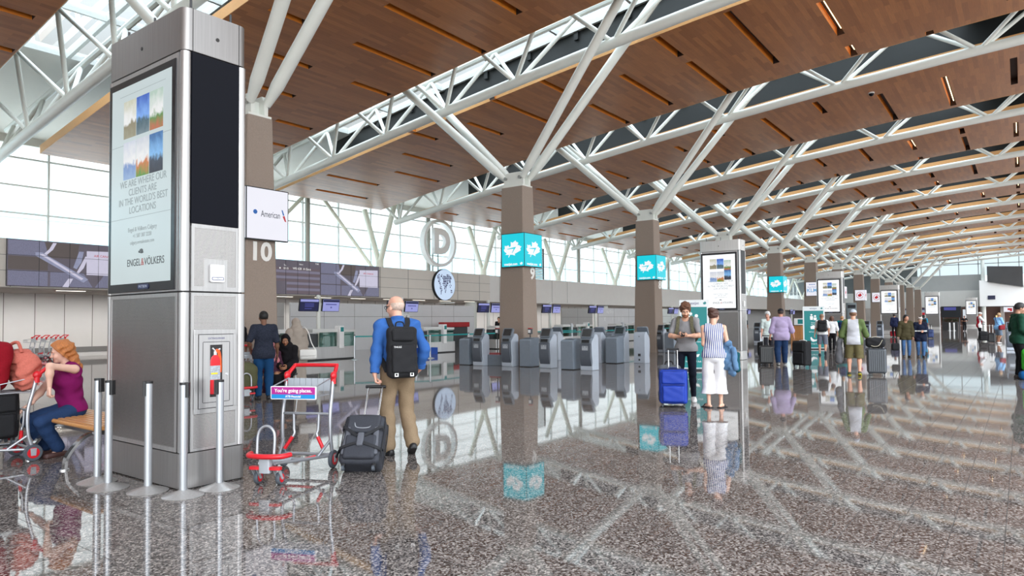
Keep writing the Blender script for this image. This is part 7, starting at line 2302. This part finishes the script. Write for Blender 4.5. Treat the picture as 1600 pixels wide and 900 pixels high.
# ================================================================== banner stands, totem, far-end furniture
BNW = M('banner_white', (226, 230, 232), .5, 0, .02, 4)
def make_banner(label, loc, rz, w):
    t = thing('banner_stand', label, 'banner', loc, rz, 'teal banner stands')
    b = MB(); b.rbox(-.12, .12, -w / 2 - .03, w / 2 + .03, 0, .05, .02, 3, axis='y'); b.build('foot', DGREY, t)
    b = MB(); b.box(-.015, .015, -w / 2, w / 2, .05, 2.07); fo = b.build('frame', BNW, t)
    b = MB(); b.box(.015, .019, -w / 2 + .06, w / 2 - .06, .08, 1.86); gr = b.build('teal_graphic', TEAL, t)
    text('banner_lettering', 'westjet', (.0165, -.02, 1.97), (0, 1, 0), (0, 0, 1), .11, NAVYT, fo, ext=.001)
    m = MB(); face_poly(m, [(x + w * .36, y + 1.97) for x, y in norm(LEAF, .10, .10)], (.0165, 0, 0), (0, 1, 0), (0, 0, 1), 0); m.build('leaf_emblem', TEAL, fo)
    m = MB()
    def P(pts): face_poly(m, pts, (.0195, 0, 0), (0, 1, 0), (0, 0, 1), 0)
    for cx, cz, r in ((-.10, 1.66, .045), (.06, 1.60, .05)):
        P([(cx + r * math.cos(q), cz + r * math.sin(q)) for q in np.linspace(0, 2 * PI, 13)[:-1]])
    P([(-.16, 1.42), (-.04, 1.42), (-.03, 1.60), (-.17, 1.60)]); P([(.0, 1.40), (.12, 1.40), (.13, 1.53), (-.01, 1.53)])
    P([(-.14, .98), (.10, .98), (.14, 1.10), (-.02, 1.16), (-.16, 1.10)]); P([(-.14, .42), (-.06, .36), (.10, .40), (.14, .48), (.02, .46), (-.08, .52), (-.12, .60), (-.17, .56)])
    m.build('white_icons', TEXTW, gr)
    for z, s_ in ((1.28, 'Check in'), (1.20, 'your bags'), (.84, 'Self-serve kiosk'), (.26, 'Need help? Ask us')):
        text('banner_lettering', s_, (.0195, 0, z), (0, 1, 0), (0, 0, 1), .07, TEXTW, gr, ext=.0008)
    return t
make_banner('teal banner stand between the young man and the second tower', (19.3, 7.74, 0), R(205), .84)
make_banner('teal banner stand left of the man in grey shorts', (35.2, 8.10, 0), R(200), .98)
t = thing('totem', 'tall dark information totem left of the column with the red maple-leaf sign', 'totem', (58.0, 10.6, 0), R(200))
b = MB(); b.rbox(-.12, .12, -.36, .36, 0, 2.66, .04, 3); b.build('body', M('totem_grey', (84, 94, 98), .4, .2, .04, 4), t)
b = MB(); b.box(.12, .124, -.28, .28, 2.25, 2.5); b.build('display', BLKG, t)
t = thing('service_desk', 'wooden service desk with white and teal panel, right of the man in lavender', 'desk', (54.6, 13.2, 0), R(195))
b = MB(); b.box(-.3, .3, -1.0, 1.0, 0, .95); b.build('front', mat_wood('desk_oak', (190, 130, 70), (170, 112, 58), .4, (1.2, .3)), t)
b = MB(); b.box(-.34, .34, -1.04, 1.04, .95, 1.0); b.build('worktop', DGREY, t)
b = MB(); b.box(.02, .06, -.75, .25, 1.0, 1.5); so = b.build('panel', WHITEP, t)
b = MB(); b.box(.06, .064, -.5, .0, 1.08, 1.42); b.build('teal_plate', TEAL, so)
t = thing('planter', 'dark planter box with green plants before the far wall', 'planter', (91.0, 6.55, 0), R(180))
b = MB(); b.box(-.4, .4, -.75, .75, 0, .95); b.build('box', M('planter_dark', (38, 38, 40), .5, 0, .05, 5), t)
lf = MB(); rn = random.Random(7)
for k in range(420):
    x, y, z = rn.uniform(-.35, .35), rn.uniform(-.75, .75), rn.uniform(.95, 1.3)
    a, l = rn.uniform(0, 6.28), rn.uniform(.08, .16)
    dx, dy = math.cos(a) * l, math.sin(a) * l
    lf.add([(x, y, z), (x + dx * .5 - dy * .3, y + dy * .5 + dx * .3, z + .05), (x + dx, y + dy, z + .03), (x + dx * .5 + dy * .3, y + dy * .5 - dx * .3, z + .05)], [(0, 1, 2, 3)])
lf.build('foliage', M('plant_green', (38, 66, 36), .6, 0, .2, 20), t, fix=False)
for (v, lab) in ((6.42, 'left one of two white bollards before the far planter'), (6.03, 'right one of two white bollards before the far planter')):
    b = MB(); b.cyl((88.4, v, 0), (88.4, v, .88), .07, n=14); b.cyl((88.4, v, 0), (88.4, v, .02), .16, n=16)
    tag(b.build('bollard', WHITEP), lab, 'bollard', 'white bollards by the planter')
t = thing('flight_board', 'wide dark flight board above the far planter', 'flight board', (95.5, 6.75, 0), R(180))
b = MB(); b.box(-.1, .1, -1.0, 1.0, 1.45, 2.75); b.build('housing', SGB, t)
b = MB(); b.box(.1, .11, -.7, .5, 2.3, 2.65); b.build('lit_header', SCRB, t)
b = MB(); b.cyl((0, -.8, 0), (0, -.8, 1.5), .06, n=8); b.cyl((0, .8, 0), (0, .8, 1.5), .06, n=8); b.build('leg', DGREY, t)
t = thing('wall_screen', 'white lit screen on the end wall left of the smallest tower', 'screen', (UEND - .6, 7.5, 0), R(180))
b = MB(); b.box(0, .1, -.6, .6, 1.2, 2.8); b.build('housing', SGB, t)
b = MB(); b.box(.1, .11, -.55, .55, 1.25, 2.75); b.build('lit_panel', M('pale_screen', (224, 232, 240), .4, 0, .03, 3, emit=.9), t)
b = MB(); b.box(.0, .08, -.5, .5, 0, 1.2); b.build('stand', DGREY, t)
for k, (v, lab, mt) in enumerate(((16.0, 'left tall poster screen on the end wall, between fourth and fifth towers', 'pale'), (14.1, 'right tall poster screen with red panel, left of the fifth tower', 'red'))):
    t = thing('poster_screen', lab, 'poster', (UEND - .5, v, 0), R(180), 'poster screens on the end wall')
    b = MB(); b.box(0, .3, -.9, .9, 0, 3.0); b.build('housing', M('poster_navy', (44, 46, 84), .4, 0, .1, 1), t)
    b = MB(); b.box(.3, .31, -.62, .62, 1.0, 2.75); b.build('lit_panel', M('poster_pale', (176, 196, 214), .4, 0, .1, 1, emit=.6), t)
    if mt == 'red':
        b = MB(); b.box(.31, .32, -.6, .6, 1.5, 2.3); b.build('red_panel', ACR, t)
t = thing('shop_sign', 'white and red lit shop sign at the far right', 'sign', (UEND - .45, 1.85, 2.25))
b = MB(); b.box(0, .15, -.62, .62, 0, .8); b.build('panel', SIGNW, t)
b = MB(); b.box(-.01, 0, -.5, .1, .28, .6); b.box(-.01, 0, -.5, -.2, .1, .28); b.build('red_mark', ACR, t)
for k, (v, z) in enumerate(((3.1, 1.35), (1.2, 1.2), (-.4, 1.3))):
    t = thing('shop_lamp', '%s warm lamp panel inside the far shop front' % ['left', 'middle', 'right'][k], 'lamp', (UEND + 1.5, v, z), 0, 'warm shop lamps')
    b = MB(); b.box(0, .08, -.5, .5, 0, .35); b.build('lit_panel', M('warm_lit', (255, 206, 140), .5, 0, .1, 2, emit=1.6), t)
    b = MB(); b.box(.02, .1, -.55, .55, -.08, 0); b.build('shelf', DGREY, t)
t = thing('security_camera', 'small white dome camera under the wooden ceiling at the upper right', 'camera', (32.2, 4.9, 0))
z = chord(4.9) + PB
b = MB(); b.cyl((0, 0, z - .05), (0, 0, z), .12, n=20); b.build('mount', WHITEP, t)
b = MB(); b.ell((0, 0, z - .06), (.10, .10, .10), 16, 10); b.build('dome', BLKG, t)

t = thing('stool', 'black stool under the seated woman in black hijab', 'stool', (8.6, 12.32, 0), R(222))
b = MB(); b.rbox(-.2, .2, -.2, .2, .405, .445, .05, 4); b.build('seat', BLACK, t, bev=.006)
for sx in (-1, 1):
    for sy in (-1, 1):
        b = MB(); b.cyl((sx * .15, sy * .15, .41), (sx * .19, sy * .19, 0), .016, n=10); b.build('leg', CHROME, t)
